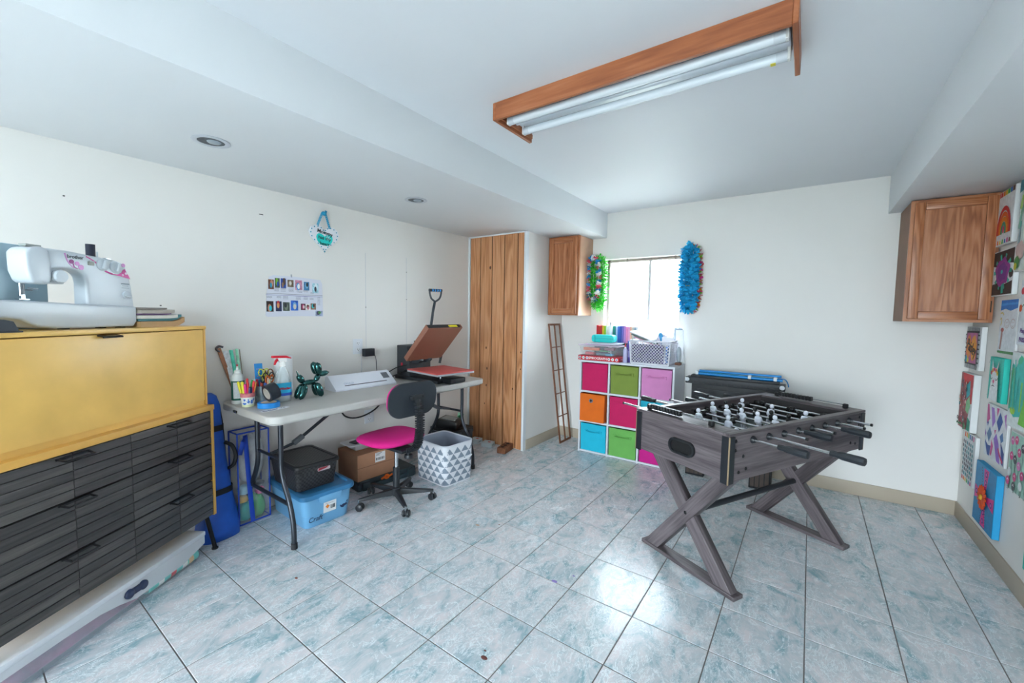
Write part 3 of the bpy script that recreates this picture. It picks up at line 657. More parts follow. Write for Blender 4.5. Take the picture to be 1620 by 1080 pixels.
# strips leaning on the wall behind the bottle
def leaner(name, label, cat, y, x0, x1, w_, t_, L, col, tilt_y, extra=None, rnd=False):
    o = thing(name, label, cat, (x0, y, TT))
    mb = MB()
    a = Vector((0, 0, 0)); b = Vector((x1 - x0, tilt_y, L))
    mm = M(col, 0.5, var=0.2, vscale=60)
    if rnd: mb.cyl(a + Vector((0, 0, 0.004)), b, w_ / 2, mm, n=14)
    else:
        d = (b - a).normalized(); R = Vector((0, 0, 1)).rotation_difference(d).to_matrix(); mb.box((a + b) / 2 + Vector((0, 0, t_ / 2)), (t_, w_, (b - a).length), mm, rot=R)
    mb.build('strip' if not rnd else 'tube', o)
    return o
c1 = leaner('cork_strip', 'brown cork strip leaning on the wall behind the green bottle', 'strip', 1.14, 0.05, 0.014, 0.022, 0.006, 0.335, '#a06a4c', -0.085)
MB().tube(bez([(-0.034, -0.080, 0.315), (-0.036, -0.098, 0.335), (-0.034, -0.085, 0.352), (-0.030, -0.062, 0.345)], 5), 0.007, M('#4a4347', 0.7), n=6).build('wire_loop', c1)
MB().box((0.0, -0.004, 0.05), (0.008, 0.022, 0.10), M('#b01f3a', 0.5)).build('red_end', c1)
leaner('torn_card', 'torn white card leaning behind the green bottle', 'card', 1.14, 0.055, 0.016, 0.035, 0.003, 0.32, '#e6e6ea', -0.045)
leaner('glitter_tube', 'mint green glitter tube leaning behind the green bottle', 'tube', 1.150, 0.07, 0.022, 0.020, 0.02, 0.325, '#58d3b4', -0.03, rnd=True)
leaner('glitter_tube', 'pale green plastic tube right of the mint tube', 'tube', 1.162, 0.075, 0.022, 0.016, 0.02, 0.33, '#9fe0c0', -0.01, rnd=True)
leaner('bamboo_skewer', 'thin brown skewer leaning right of the pale green tube', 'stick', 1.172, 0.08, 0.016, 0.004, 0.004, 0.325, '#7d6a4e', 0.0, rnd=True)
# painted pen cup and its pens
o = thing('pen_cup', 'small hand-painted white cup with blue blobs and pink rim', 'cup', (0.285, 1.105, TT))
CB = 0.028; mb = MB()
MB().lathe([(0.0001, 0.003), (0.027, 0.003), (0.034, 0.076), (0.036, 0.080), (0.0385, 0.080), (0.038, 0.062), (0.030, 0.0), (0.0001, 0.0)], M('#dfe3dc', 0.45, var=0.06, vscale=60), n=28).build('cup_body', o)
MB().lathe([(0.0386, 0.060), (0.0395, 0.080), (0.0375, 0.0815)], M('#d97f83', 0.45, var=0.2, vscale=50), n=28).build('pink_band', o)
MB().lathe([(0.0312, 0.002), (0.0328, 0.014)], M('#d9dfae', 0.45, var=0.1, vscale=50), n=28).build('yellow_band', o)
def patch_on(parent, name, z, h, a, wd, r, mat):
    mb = MB(); vs = []; nn = 14
    for k in range(nn):
        t = 2 * PI * k / nn; zz = z + h * sin(t) * (1 + 0.2 * sin(3 * t)); aa = a + wd * cos(t) * (1 + 0.2 * cos(2 * t)); rr = r(zz)
        vs.append((rr * cos(aa), rr * sin(aa), zz))
    c_ = Vector((0, 0, 0))
    rr = r(z); vs.append((rr * cos(a) * 1.012, rr * sin(a) * 1.012, z))
    mb.add(vs, [(k, (k + 1) % nn, nn) for k in range(nn)], mat); mb.build(name, parent)
cr = lambda z: 0.0306 + 0.0079 * z / 0.07
for z, h, a, wd in ((0.040, 0.014, -0.3, 0.35), (0.034, 0.012, 0.25, 0.3), (0.022, 0.007, -0.95, 0.3), (0.045, 0.008, -0.9, 0.2), (0.046, 0.01, 0.6, 0.2)):
    patch_on(o, 'blue_blob', z, h, a, wd, cr, M('#3d6fc2', 0.5))
pens = [('#e2d62c', 'yellow highlighter on the left of the pen cup', -0.025, -0.02, -0.36, -0.30, 0.150, 0.0075), ('#e9e23a', 'short fat yellow marker at the back of the pen cup', -0.005, -0.018, -0.05, -0.2, 0.150, 0.008), ('#d52a87', 'magenta marker in the pen cup', 0.01, -0.012, 0.0, -0.12, 0.135, 0.0075),
        ('#cc2430', 'red marker left of centre in the pen cup', 0.012, 0.0, 0.05, -0.05, 0.145, 0.006), ('#d63138', 'tall red pen at the back of the pen cup', -0.012, 0.006, -0.05, 0.0, 0.165, 0.006), ('#27305a', 'fat navy marker in the middle of the pen cup', 0.012, 0.013, 0.03, 0.02, 0.115, 0.012),
        ('#2fae4e', 'green pen on the right of the pen cup', -0.005, 0.02, 0.0, 0.20, 0.155, 0.006), ('#d6262e', 'red pen on the right of the pen cup', 0.012, 0.024, 0.05, 0.22, 0.150, 0.006), ('#d98a3c', 'orange pencil at the right edge of the pen cup', 0.006, 0.027, 0.1, 0.38, 0.145, 0.0045), ('#bfe3ea', 'pale blue pen at the right edge of the pen cup', -0.012, 0.024, -0.05, 0.4, 0.160, 0.0055)]
for col, lab, x, y, tx, ty, L, r in pens:
    t = thing('marker_pen', lab, 'pen', (0.285 + x * 0.62, 1.105 + y * 0.62, TT + 0.004), 0, 'pens in the painted cup')
    d = Vector((tx * 0.5, ty * 0.5, 1)).normalized()
    MB().cyl((0, 0, 0), d * L * 0.62, r, M(col, 0.35), n=10).build('barrel', t)
    MB().cyl(d * L * 0.62, d * L * 0.97, r * 1.12, M(col, 0.35), n=10).cyl(d * L * 0.97, d * L, r * 0.9, M(col, 0.35), r1=r * 0.5, n=10).build('cap', t)
# galvanised bucket
o = thing('galvanised_bucket', 'small galvanised tin bucket full of scissors and craft tools', 'bucket', (0.235, 1.215, TT))
galv = M('#93a3ab', 0.38, 0.75, var=0.25, vscale=30, bump=0.15, bscale=60)
MB().lathe([(0.0001, 0.003), (0.042, 0.003), (0.053, 0.108), (0.0555, 0.108), (0.0555, 0.104), (0.0515, 0.092), (0.052, 0.088), (0.0505, 0.084), (0.051, 0.080), (0.0495, 0.076), (0.0435, 0.006), (0.0435, 0.0), (0.0001, 0.0)], galv, n=32).build('bucket_body', o)
MB().tube([(0.0545 * cos(a), 0.0545 * sin(a), 0.108) for a in [2 * PI * k / 32 for k in range(32)]], 0.002, galv, n=6, closed=True).build('rolled_rim', o)
def inb(name, label, cat, x, y, grp='tools in the tin bucket'): return thing(name, label, cat, (0.235 + x, 1.215 + y, TT + 0.006), 0, grp)
t = inb('blue_card', 'bright blue card with rows of faint handwriting in the tin bucket', 'card', -0.022, -0.012)
MB().box((0, 0, 0.125), (0.003, 0.048, 0.23), M('#2a86cc', 0.45), rot=Matrix.Rotation(-0.10, 3, 'Y')).build('card', t, bevel=0.001, seg=1)
for k, (ww, dy) in enumerate(((0.030, 0), (0.014, 0), (0.022, 0), (0.034, 0.0))):
    mb = MB(); z = 0.205 - 0.022 * k
    pts = [(0.0035, dy - ww / 2 + ww * i / 14, z + 0.004 * sin(i * 2.3 + k)) for i in range(15)]
    mb.tube([(p[0] - (p[2] - 0.125) * 0.10, p[1], p[2]) for p in pts], 0.0009, M('#d8a7c4', 0.5), n=4); mb.build('handwriting', t)
def scissors(label, x, y, yaw, col, h, sz=1.0, name='scissors'):
    t = inb(name, label, 'scissors', x, y); t.rotation_euler = (0, 0, yaw)
    mb = MB()
    for s in (-1, 1): mb.cyl((0, s * 0.002, 0.0), (0, s * 0.006, h * 0.62), 0.004, M('#8d9298', 0.3, 0.9), n=6)
    mb.build('blades', t)
    for s in (-1, 1):
        c = Vector((0, s * 0.021 * sz, h - 0.026 * sz))
        MB().tube([c + Vector((0, 0.016 * sz * cos(a), 0.025 * sz * sin(a))) for a in [2 * PI * k / 18 for k in range(18)]], 0.004 * sz, M(col, 0.4), n=6, closed=True).tube([(0, s * 0.006, h * 0.60), (0, s * 0.010, h - 0.045 * sz)], 0.0045 * sz, M(col, 0.4), n=6).build('finger_loop', t)
scissors('black handled scissors in the tin bucket', 0.018, 0.005, 0.3, '#15171a', 0.165, 0.85)
scissors('black scissors with grey inner loops at the right of the bucket', -0.002, 0.036, -0.2, '#2c2f33', 0.18, 0.85)
scissors('orange handled scissors at the right of the tin bucket', 0.014, 0.033, 0.5, '#e06a1d', 0.165, 0.95)
scissors('yellow handled scissors behind the black ones in the bucket', -0.015, 0.012, 0.1, '#c9cf3a', 0.205, 0.85)
scissors('copper and black pinking shears at the back of the bucket', -0.022, 0.033, -0.5, '#7a4a2a', 0.20, 0.95)
for col, lab, x, y, tx, ty, L, r in (('#c94b3a', 'round coral eraser-top pencil in the tin bucket', 0.022, -0.016, 0.05, -0.1, 0.125, 0.010), ('#2451a8', 'blue marker at the front of the tin bucket', 0.030, 0.002, 0.1, 0.0, 0.120, 0.009), ('#efc4b4', 'pale pink pencil at the front of the tin bucket', 0.026, 0.014, 0.1, 0.12, 0.15, 0.006),
                                     ('#b4304f', 'crimson marker leaning left in the tin bucket', 0.0, -0.030, 0.0, -0.25, 0.145, 0.010), ('#c7ccd2', 'silver pen leaning far left in the tin bucket', 0.01, -0.035, 0.0, -0.45, 0.155, 0.006), ('#b9dcc0', 'pale green knife at the right front of the tin bucket', 0.020, 0.030, 0.1, 0.15, 0.14, 0.006)):
    t = inb('craft_pen', lab, 'pen', x * 0.7, y * 0.7)
    d = Vector((tx * 0.5, ty * 0.5, 1)).normalized()
    MB().cyl((0, 0, 0), d * L * 0.7, r * 0.85, M(col, 0.4), n=10).build('barrel', t)
    MB().cyl(d * L * 0.7, d * L, r, M(col, 0.4), n=10, r1=r * 0.85).build('cap', t)
# window cleaner spray
o = thing('spray_bottle', 'clear window cleaner spray bottle with red trigger and cyan label', 'spray bottle', (0.30, 1.305, TT), rad(2)); o.scale = (1.12, 1.12, 1.12)
pet = M('#dce8ec', 0.06, alpha=0.34, spec=0.8)
def osec(z, a, b): return [(math.copysign(abs(cos(t)) ** 0.7, cos(t)) * b, math.copysign(abs(sin(t)) ** 0.7, sin(t)) * a, z) for t in [2 * PI * k / 28 for k in range(28)]]
secs = [osec(0, 0.040, 0.028), osec(0.012, 0.043, 0.030), osec(0.07, 0.044, 0.030), osec(0.12, 0.041, 0.028), osec(0.165, 0.031, 0.021), osec(0.195, 0.017, 0.014), osec(0.205, 0.0135, 0.0135)]
vs = [p for s in secs for p in s]; fs = [(i * 28 + k, i * 28 + (k + 1) % 28, (i + 1) * 28 + (k + 1) % 28, (i + 1) * 28 + k) for i in range(6) for k in range(28)] + [tuple(range(27, -1, -1)), tuple(range(168, 196))]
MB().add(vs, fs, pet).build('bottle_body', o, ang=60)
mb = MB(); n = 12
lb = [osec(z, 0.0447, 0.0306) for z in (0.036, 0.11)]
idx = [k % 28 for k in range(-6, 7)]
cy = M('#22b2dc', 0.4)
mb.add([lb[0][k] for k in idx] + [lb[1][k] for k in idx], [(i, i + 1, 14 + i, 13 + i) for i in range(12)], cy); mb.build('label', o)
lb = [osec(z, 0.0449, 0.0308) for z in (0.036, 0.052)]
mb = MB().add([lb[0][k] for k in idx] + [lb[1][k] for k in idx], [(i, i + 1, 14 + i, 13 + i) for i in range(12)], M('#2a57c0', 0.4)); mb.build('label_band', o)
text('Windex', 0.020, M('#c8203a', 0.4), o, (0.0312, -0.004, 0.078), (PI / 2, 0, PI / 2), shear=0.15, bold=0.0006, sx=0.95)
MB().lathe([(0.0155, 0.20), (0.0165, 0.222), (0.012, 0.232)], WHITE, n=20).prism([(0.02, 0.226), (0.022, 0.250), (-0.03, 0.252), (-0.018, 0.226)], -0.010, 0.010, WHITE, 'yz').build('sprayer_collar', o, bevel=0.002, seg=1)
red = M('#d41f34', 0.35)
MB().prism([(0.048, 0.243), (0.046, 0.250), (0.02, 0.262), (-0.055, 0.266), (-0.058, 0.254), (-0.02, 0.252), (0.02, 0.249)], -0.012, 0.012, red, 'yz').build('sprayer_hood', o, bevel=0.003)
MB().prism([(-0.026, 0.252), (-0.040, 0.240), (-0.048, 0.215), (-0.042, 0.213), (-0.030, 0.232), (-0.016, 0.242)], -0.006, 0.006, red, 'yz').build('trigger', o, bevel=0.0015, seg=1)
# paper towel roll
o = thing('paper_towel_roll', 'white paper towel roll standing behind the spray bottle', 'paper towel', (0.165, 1.375, TT))
MB().lathe([(0.02, 0.0), (0.054, 0.0), (0.055, 0.003), (0.055, 0.277), (0.054, 0.28), (0.02, 0.28), (0.02, 0.0)], M('#e4e6e8', 0.8, bump=0.4, bscale=120), n=40).build('paper', o)
MB().lathe([(0.0185, 0.002), (0.020, 0.002), (0.020, 0.279), (0.0185, 0.279), (0.0185, 0.002)], M('#a98f74', 0.8), n=24).build('core', o)
# tapes
def tape(o, r0, r1, w_, mat, R=None, c=(0, 0, 0), core='#d8c9b6'):
    mb = MB(); mb.tf = Matrix.Translation(c) @ (R.to_4x4() if R else Matrix.Identity(4))
    mb.lathe([(r0 + 0.003, 0), (r1, 0), (r1, w_), (r0 + 0.003, w_), (r0 + 0.003, 0)], mat, n=40); mb.build('tape', o)
    mb = MB(); mb.tf = Matrix.Translation(c) @ (R.to_4x4() if R else Matrix.Identity(4))
    mb.lathe([(r0, 0), (r0 + 0.003, 0), (r0 + 0.003, w_), (r0, w_), (r0, 0)], M(core, 0.7), n=40); mb.build('core', o)
o = thing('blue_tape_roll', 'bright blue painter tape roll lying flat on the table', 'tape', (0.395, 1.175, TT))
tape(o, 0.040, 0.060, 0.030, M('#1787d8', 0.55))
o = thing('black_tape_roll', 'wide black duct tape roll tilted on the blue tape', 'tape', (0.385, 1.185, TT + 0.0305))
tape(o, 0.033, 0.052, 0.058, M('#1b222b', 0.35), R=Vector((0, 0, 1)).rotation_difference(Vector((0.05, -0.95, -0.28))).to_matrix(), c=(0.004, 0.036, 0.066), core='#c9c2b8')
# paper strip with handwriting
o = thing('paper_strip', 'white paper strip with dark handwriting at the table edge', 'paper', (0.49, 1.165, TT), rad(9))
MB().box((0, 0, 0.0008), (0.036, 0.165, 0.001), M('#e2e4ea', 0.6)).build('strip', o)
text('Bedtime', 0.026, M('#1d2440', 0.6), o, (0.004, -0.030, 0.0015), (0, 0, PI / 2), name='handwriting', bold=0.0006)
text('is at', 0.020, M('#1d2440', 0.6), o, (0.0, 0.050, 0.0015), (0, 0, PI / 2), name='handwriting')
# balloon dog
o = thing('balloon_dog', 'glossy dark green balloon dog figurine', 'figurine', (0.32, 1.468, TT), rad(90)); o.scale = (1.15, 1.15, 1.06)
bd_m = M('#35605f', 0.1, 0.9)
def sausage(name, a, b, r, taper=0.82):
    a, b = Vector(a), Vector(b); L = (b - a).length; n = 9
    prof = [(max(0.0002, r * (max(0.0, 1 - (2 * i / n - 1) ** 2)) ** 0.42), L * i / n) for i in range(n + 1)]
    MB().lathe(prof, bd_m, n=20, c=a, axis=(b - a)).build(name, o, ang=80)
# local x = along the dog (towards the far end of the table)
sausage('hind_leg', (-0.068, 0.024, 0.0), (-0.030, 0.016, 0.095), 0.0215); sausage('hind_leg', (-0.068, -0.024, 0.0), (-0.030, -0.016, 0.095), 0.0215)
sausage('front_leg', (0.062, 0.024, 0.0), (0.036, 0.016, 0.095), 0.0215); sausage('front_leg', (0.062, -0.024, 0.0), (0.036, -0.016, 0.095), 0.0215)
sausage('belly', (-0.042, 0, 0.098), (0.040, 0, 0.100), 0.017); sausage('neck', (0.034, 0, 0.098), (0.060, 0, 0.145), 0.0165)
sausage('ear', (0.052, 0.014, 0.140), (0.036, 0.022, 0.225), 0.0215); sausage('ear', (0.052, -0.014, 0.140), (0.036, -0.022, 0.225), 0.0215)
sausage('snout', (0.055, 0, 0.142), (0.118, 0, 0.150), 0.0185); sausage('tail', (-0.036, 0, 0.098), (-0.066, 0, 0.155), 0.0185)
MB().cyl((-0.063, 0, 0.150), (-0.073, 0, 0.178), 0.005, bd_m, r1=0.003, n=10).ball((0.1195, 0, 0.150), 0.005, bd_m, nu=10, nv=6).build('knot', o)
# ------------------------------------------------------------------ laminator and heat press on the table
lam = thing('laminator', 'white wedge-shaped laminator with a long dark slot', 'laminator', (0.225, 1.945, TT), rad(-3))
lw = M('#dcdfe8', 0.35)
prof = [(-0.085, 0.0), (0.072, 0.0), (0.074, 0.014), (0.068, 0.018), (-0.035, 0.098), (-0.055, 0.104), (-0.078, 0.098), (-0.085, 0.08)]
MB().prism(prof, -0.26, 0.26, lw, 'xz').build('housing', lam, bevel=0.004)
MB().bx(-0.08, 0.07, -0.255, 0.255, -0.0005, 0.004, M('#5d5f66', 0.6)).build('base_gap', lam)
sl = Vector((0.103, 0, -0.08)).normalized(); nn_ = Vector((0.08, 0, 0.103)).normalized()
def on_slope(t): return Vector((-0.035, 0, 0.098)) + sl * t
Rm = Matrix((sl, Vector((0, 1, 0)), nn_)).transposed()
p = on_slope(0.105); MB().box(p + Vector((0, 0.005, 0)), (0.006, 0.36, 0.003), M('#3a3444', 0.5), rot=Rm).build('feed_slot', lam)
p = on_slope(0.045); MB().box(p + Vector((0, 0.20, 0)), (0.062, 0.058, 0.002), M('#5e636d', 0.3), rot=Rm).build('control_panel', lam)
p = on_slope(0.086) + nn_ * 0.0012
e = Matrix((Vector((0, 1, 0)), -sl, nn_)).transposed().to_euler()
text('GMAGI', 0.026, M('#b3c0d2', 0.4), lam, p + Vector((0, -0.135, 0)), tuple(e), sx=1.0)
MB().tube(bez([(-0.08, 0.22, 0.04), (-0.10, 0.30, 0.07), (-0.08, 0.38, 0.11), (-0.05, 0.46, 0.125)], 6), 0.004, BLACK, n=6).build('power_cord', lam)

hp = thing('heat_press', 'clamshell heat press opened wide with red silicone pad', 'heat press', (0.0, 0.0, TT))
dgr = M('#2c3035', 0.5); dgr2 = M('#1d2024', 0.5)
mb = MB().prism([(0.062, 0.02), (0.225, 0.02), (0.225, 0.20), (0.19, 0.285), (0.175, 0.292), (0.062, 0.292)], 2.41, 2.66, dgr, 'xz')
mb.build('control_box', hp, bevel=0.004)
MB().bx(0.07, 0.60, 2.38, 2.70, 0.004, 0.028, dgr2).build('base_frame', hp, bevel=0.004)
MB().bx(0.57, 0.69, 2.44, 2.62, 0.004, 0.045, dgr2).build('front_foot', hp, bevel=0.008)
for x, y in ((0.10, 2.41), (0.10, 2.67), (0.66, 2.46), (0.66, 2.6)): MB().cyl((x, y, 0.0), (x, y, 0.006), 0.012, BLACK, n=10).build('rubber_foot', hp)
MB().cyl((0.50, 2.52, 0.02), (0.50, 2.52, 0.085), 0.022, CHROME, n=16).build('platen_post', hp)
RB = rad(-8); al = M('#c5cbd0', 0.4, 0.6)
MB().box((0.53, 2.485, 0.092), (0.42, 0.38, 0.014), al, rot=RB).build('lower_platen', hp, bevel=0.003)
MB().box((0.53, 2.485, 0.104), (0.42, 0.38, 0.010), M('#c0514d', 0.6), rot=RB).build('silicone_pad', hp, bevel=0.003)
# upper platen, hinged above the control box and tilted up
a = rad(47); ux = Vector((cos(a), 0, sin(a))); nz = Vector((sin(a), 0, -cos(a)))
cU = Vector((0.43, 2.50, 0.335)); Ru = Matrix((ux, Vector((0, 1, 0)), ux.cross(Vector((0, 1, 0))))).transposed()
Ru = Matrix((ux, Vector((0, 1, 0)), -nz)).transposed()
MB().box(cU, (0.375, 0.385, 0.042), dgr2, rot=Ru).build('upper_platen', hp, bevel=0.003)
tef = M('#8a5a48', 0.35, var=0.06, vscale=5, bump=0.08, bscale=200)
mb = MB().box(cU + nz * 0.024, (0.388, 0.40, 0.005), tef, rot=Ru).box(cU + Vector((0, -0.1985, 0)) + nz * 0.003, (0.388, 0.004, 0.042), tef, rot=Ru).box(cU + Vector((0, 0.1985, 0)) + nz * 0.003, (0.388, 0.004, 0.042), tef, rot=Ru).box(cU - ux * 0.193 + nz * 0.003, (0.004, 0.40, 0.042), tef, rot=Ru)
mb.build('brown_cover', hp, bevel=0.002, seg=1)
MB().box(cU + ux * 0.1885 + Vector((0, 0.10, 0)), (0.003, 0.10, 0.022), M('#e0cf2a', 0.4), rot=Ru).build('warning_label', hp)
for y in (2.46, 2.56): MB().prism([(0.19, 0.14), (0.30, 0.145), (0.33, 0.17), (0.30, 0.215), (0.22, 0.20), (0.19, 0.19)], y - 0.022, y + 0.022, M('#34383d', 0.4), 'xz').build('hinge_arm', hp, bevel=0.003)
MB().cyl((0.24, 2.41, 0.175), (0.24, 2.62, 0.175), 0.014, CHROME, n=14).build('hinge_pin', hp)
MB().tube([(0.46, 2.43, 0.40), (0.465, 2.455, 0.58), (0.47, 2.475, 0.68)], 0.011, M('#2a2f36', 0.4, 0.4), n=10).build('lever', hp)
gp = MB(); c = Vector((0.472, 2.482, 0.735))
gr_path = bez([c + Vector((0, -0.005, -0.06)), c + Vector((-0.012, -0.036, -0.035)), c + Vector((-0.018, -0.048, 0.0)), c + Vector((-0.02, -0.05, 0.035))], 5)
gp.tube(gr_path, 0.008, M('#2b3138', 0.4), n=8)
gr_path = bez([c + Vector((0, -0.005, -0.06)), c + Vector((0.012, 0.028, -0.035)), c + Vector((0.018, 0.042, 0.0)), c + Vector((0.02, 0.044, 0.035))], 5)
gp.tube(gr_path, 0.008, M('#2b3138', 0.4), n=8).cyl(c + Vector((-0.022, -0.056, 0.035)), c + Vector((0.022, 0.05, 0.035)), 0.012, M('#20262c', 0.4), n=12)
hg = gp.build('grip', hp)
for t in (-0.03, -0.010, 0.010, 0.03): MB().ball(c + Vector((0.4 * t + 0.006, t, 0.035)), (0.011, 0.007, 0.012), M('#2a8fd8', 0.4), nu=10, nv=7).build('blue_grip_dot', hg)
MB().cyl((0.15, 2.56, 0.29), (0.15, 2.56, 0.315), 0.008, dgr2, n=10).lathe([(0.0001, 0.0), (0.022, 0.0), (0.025, 0.008), (0.022, 0.014), (0.0001, 0.014)], dgr2, n=12, c=(0.15, 2.56, 0.314)).build('pressure_knob', hp)
MB().box((0.212, 2.55, 0.238), (0.003, 0.10, 0.05), M('#dfe3e4', 0.4), rot=Matrix.Rotation(rad(-22), 3, 'Y')).box((0.2138, 2.56, 0.242), (0.003, 0.05, 0.024), M('#22282c', 0.3), rot=Matrix.Rotation(rad(-22), 3, 'Y')).build('display', hp)
MB().box((0.13, 2.408, 0.125), (0.020, 0.006, 0.028), M('#c22a3c', 0.4)).build('power_switch', hp)
MB().cyl((0.18, 2.395, 0.07), (0.18, 2.41, 0.07), 0.014, BLACK, n=10).tube(bez([(0.18, 2.395, 0.07), (0.16, 2.34, 0.05), (0.12, 2.28, 0.02), (0.08, 2.26, 0.006)], 5), 0.005, BLACK, n=6).build('power_cord', hp)
MB().tube(bez([(0.27, 2.72, 0.26), (0.28, 2.74, 0.20), (0.27, 2.73, 0.12)], 5), 0.012, BLACK, n=8).build('heater_cable', hp)

# ------------------------------------------------------------------ under the table
tote = thing('storage_tote', 'light blue plastic tote with darker lid and marker writing', 'storage tote', (0.295, 1.48, 0), rad(-3))
tb = M('#6fa9d2', 0.4); tbl = M('#3b7cab', 0.4)
def rloop(w_, d_, r, z, n=4): return [(x, y, z) for x, y in rrect(w_, d_, r, n)]
def loft(mb, loops, mat, cap0=True, cap1=True):
    n = len(loops[0]); vs = [p for l in loops for p in l]
    fs = [(i * n + k, i * n + (k + 1) % n, (i + 1) * n + (k + 1) % n, (i + 1) * n + k) for i in range(len(loops) - 1) for k in range(n)]
    if cap0: fs.append(tuple(range(n - 1, -1, -1)))
    if cap1: fs.append(tuple(range((len(loops) - 1) * n, len(loops) * n)))
    return mb.add(vs, fs, mat)
loft(MB(), [rloop(0.44, 0.285, 0.04, 0.0), rloop(0.46, 0.30, 0.045, 0.01), rloop(0.475, 0.315, 0.045, 0.085), rloop(0.482, 0.32, 0.045, 0.088), rloop(0.50, 0.335, 0.045, 0.195), rloop(0.515, 0.35, 0.045, 0.197), rloop(0.515, 0.35, 0.045, 0.207)], tb).build('tub', tote)
loft(MB(), [rloop(0.535, 0.365, 0.05, 0.198), rloop(0.54, 0.37, 0.05, 0.205), rloop(0.535, 0.365, 0.05, 0.226), rloop(0.50, 0.335, 0.05, 0.234), rloop(0.47, 0.305, 0.04, 0.234), rloop(0.46, 0.295, 0.04, 0.222)], tbl).build('lid', tote)
MB().prism([(-0.075, 0.205), (0.075, 0.205), (0.068, 0.165), (0.055, 0.16), (-0.055, 0.16), (-0.068, 0.165)], 0.252, 0.275, tb, 'yz').build('latch_flap', tote, bevel=0.004)
MB().box((0.246, 0.005, 0.115), (0.002, 0.085, 0.075), M('#dedfe0', 0.5, var=0.05, vscale=200), rot=Matrix.Rotation(rad(5), 3, 'Y')).build('paper_label', tote)
MB().box((0.2475, -0.012, 0.118), (0.002, 0.02, 0.02), M('#e2822c', 0.5), rot=Matrix.Rotation(rad(45), 3, 'X')).build('orange_mark', tote)
for k in range(4): MB().box((0.2475, 0.012 + k * 0.008, 0.110), (0.002, 0.004, 0.026), M('#4d565c', 0.5)).build('bar_code', tote)
for k in range(2): MB().box((0.248, 0.005, 0.145 - k * 0.008), (0.002, 0.06, 0.002), M('#6a7278', 0.5)).build('small_print', tote)
text('Craft', 0.044, M('#1c2a4a', 0.5), tote, (0.2425, -0.09, 0.060), (PI / 2, 0, PI / 2), name='handwriting', shear=0.2)
MB().prism([(0.075, 0.095), (0.088, 0.088), (0.10, 0.098), (0.118, 0.112), (0.135, 0.110), (0.12, 0.10), (0.128, 0.085), (0.11, 0.078), (0.10, 0.07), (0.088, 0.072), (0.08, 0.08)], 0.240, 0.2415, M('#1d2c52', 0.5), 'yz').build('navy_emblem', tote)

bk = thing('wicker_basket', 'black woven plastic lidded basket on the blue tote', 'basket', (0.290, 1.44, 0.2345), rad(-2))
bkm, nt, b_ = new_mat('woven_plastic')
_tc = nt.nodes.new('ShaderNodeTexCoord'); _wv = nt.nodes.new('ShaderNodeTexChecker'); _wv.inputs['Scale'].default_value = 75
nt.links.new(_tc.outputs['Object'], _wv.inputs['Vector']); _bp = nt.nodes.new('ShaderNodeBump'); _bp.inputs['Strength'].default_value = 0.9; _bp.inputs['Distance'].default_value = 0.004
nt.links.new(_wv.outputs['Fac'], _bp.inputs['Height']); nt.links.new(_bp.outputs[0], b_.inputs['Normal']); _wv.inputs['Color1'].default_value = (*srgb('#3a393c'), 1); _wv.inputs['Color2'].default_value = (*srgb('#1c1c1e'), 1); nt.links.new(_wv.outputs['Color'], b_.inputs['Base Color']); b_.inputs['Roughness'].default_value = 0.42
loft(MB(), [rloop(0.345, 0.255, 0.035, 0.0), rloop(0.385, 0.285, 0.035, 0.15), rloop(0.375, 0.275, 0.035, 0.15), rloop(0.335, 0.245, 0.035, 0.008)], bkm).build('basket_body', bk)
lid_b = M('#232325', 0.4)
loft(MB(), [rloop(0.392, 0.292, 0.038, 0.146), rloop(0.405, 0.305, 0.04, 0.150), rloop(0.402, 0.302, 0.04, 0.168), rloop(0.385, 0.285, 0.035, 0.174), rloop(0.36, 0.26, 0.03, 0.172), rloop(0.355, 0.255, 0.03, 0.164)], lid_b).build('lid_rim', bk)
loft(MB(), [rloop(0.355, 0.255, 0.03, 0.160), rloop(0.355, 0.255, 0.03, 0.166)], bkm).build('lid_panel', bk)
mb = MB(); mb.prism(rrect(0.10, 0.034, 0.012, 4, 0.035, 0.118), 0.186, 0.192, lid_b, 'yz'); mb.build('handle_rim', bk, bevel=0.002, seg=1)
mb = MB(); mb.prism(rrect(0.085, 0.022, 0.008, 4, 0.035, 0.118), 0.188, 0.1925, M('#b9a7ad', 0.6), 'yz'); mb.build('handle_opening', bk)
mb = MB(); mb.prism([(-0.005, 0.110), (0.05, 0.118), (0.07, 0.128), (0.0, 0.128)], 0.1905, 0.193, M('#8f1f2e', 0.6), 'yz'); mb.build('red_book_edge', bk)

gc = thing('tool_case', 'low dark green folding tool case with orange emblem on the floor', 'tool case', (0.185, 2.12, 0), rad(-7))
dg = M('#33454b', 0.5); dg2 = M('#27353a', 0.5)
MB().bx(-0.15, 0.15, -0.26, 0.26, 0.004, 0.062, dg).build('case_body', gc, bevel=0.010)
MB().bx(-0.13, 0.155, -0.25, 0.25, 0.05, 0.086, dg2).build('case_lid', gc, bevel=0.006)
for y in (-0.20, 0.20): MB().bx(0.145, 0.172, y - 0.03, y + 0.03, 0.012, 0.075, dg2).build('corner_latch', gc, bevel=0.005)
MB().bx(0.15, 0.168, -0.14, 0.14, 0.03, 0.05, dg).build('rail', gc, bevel=0.003)
em = M('#e2661a', 0.5)
MB().lathe([(0.010, 0), (0.022, 0.0), (0.022, 0.006), (0.010, 0.006), (0.010, 0.0)], em, n=20, c=(0.155, -0.02, 0.068), axis=(1, 0, 0)).build('orange_emblem', gc)
MB().box((0.158, -0.055, 0.066), (0.006, 0.03, 0.014), em, rot=Matrix.Rotation(0.3, 3, 'X')).box((0.158, 0.015, 0.072), (0.006, 0.03, 0.012), em, rot=Matrix.Rotation(0.3, 3, 'X')).build('orange_wing', gc)
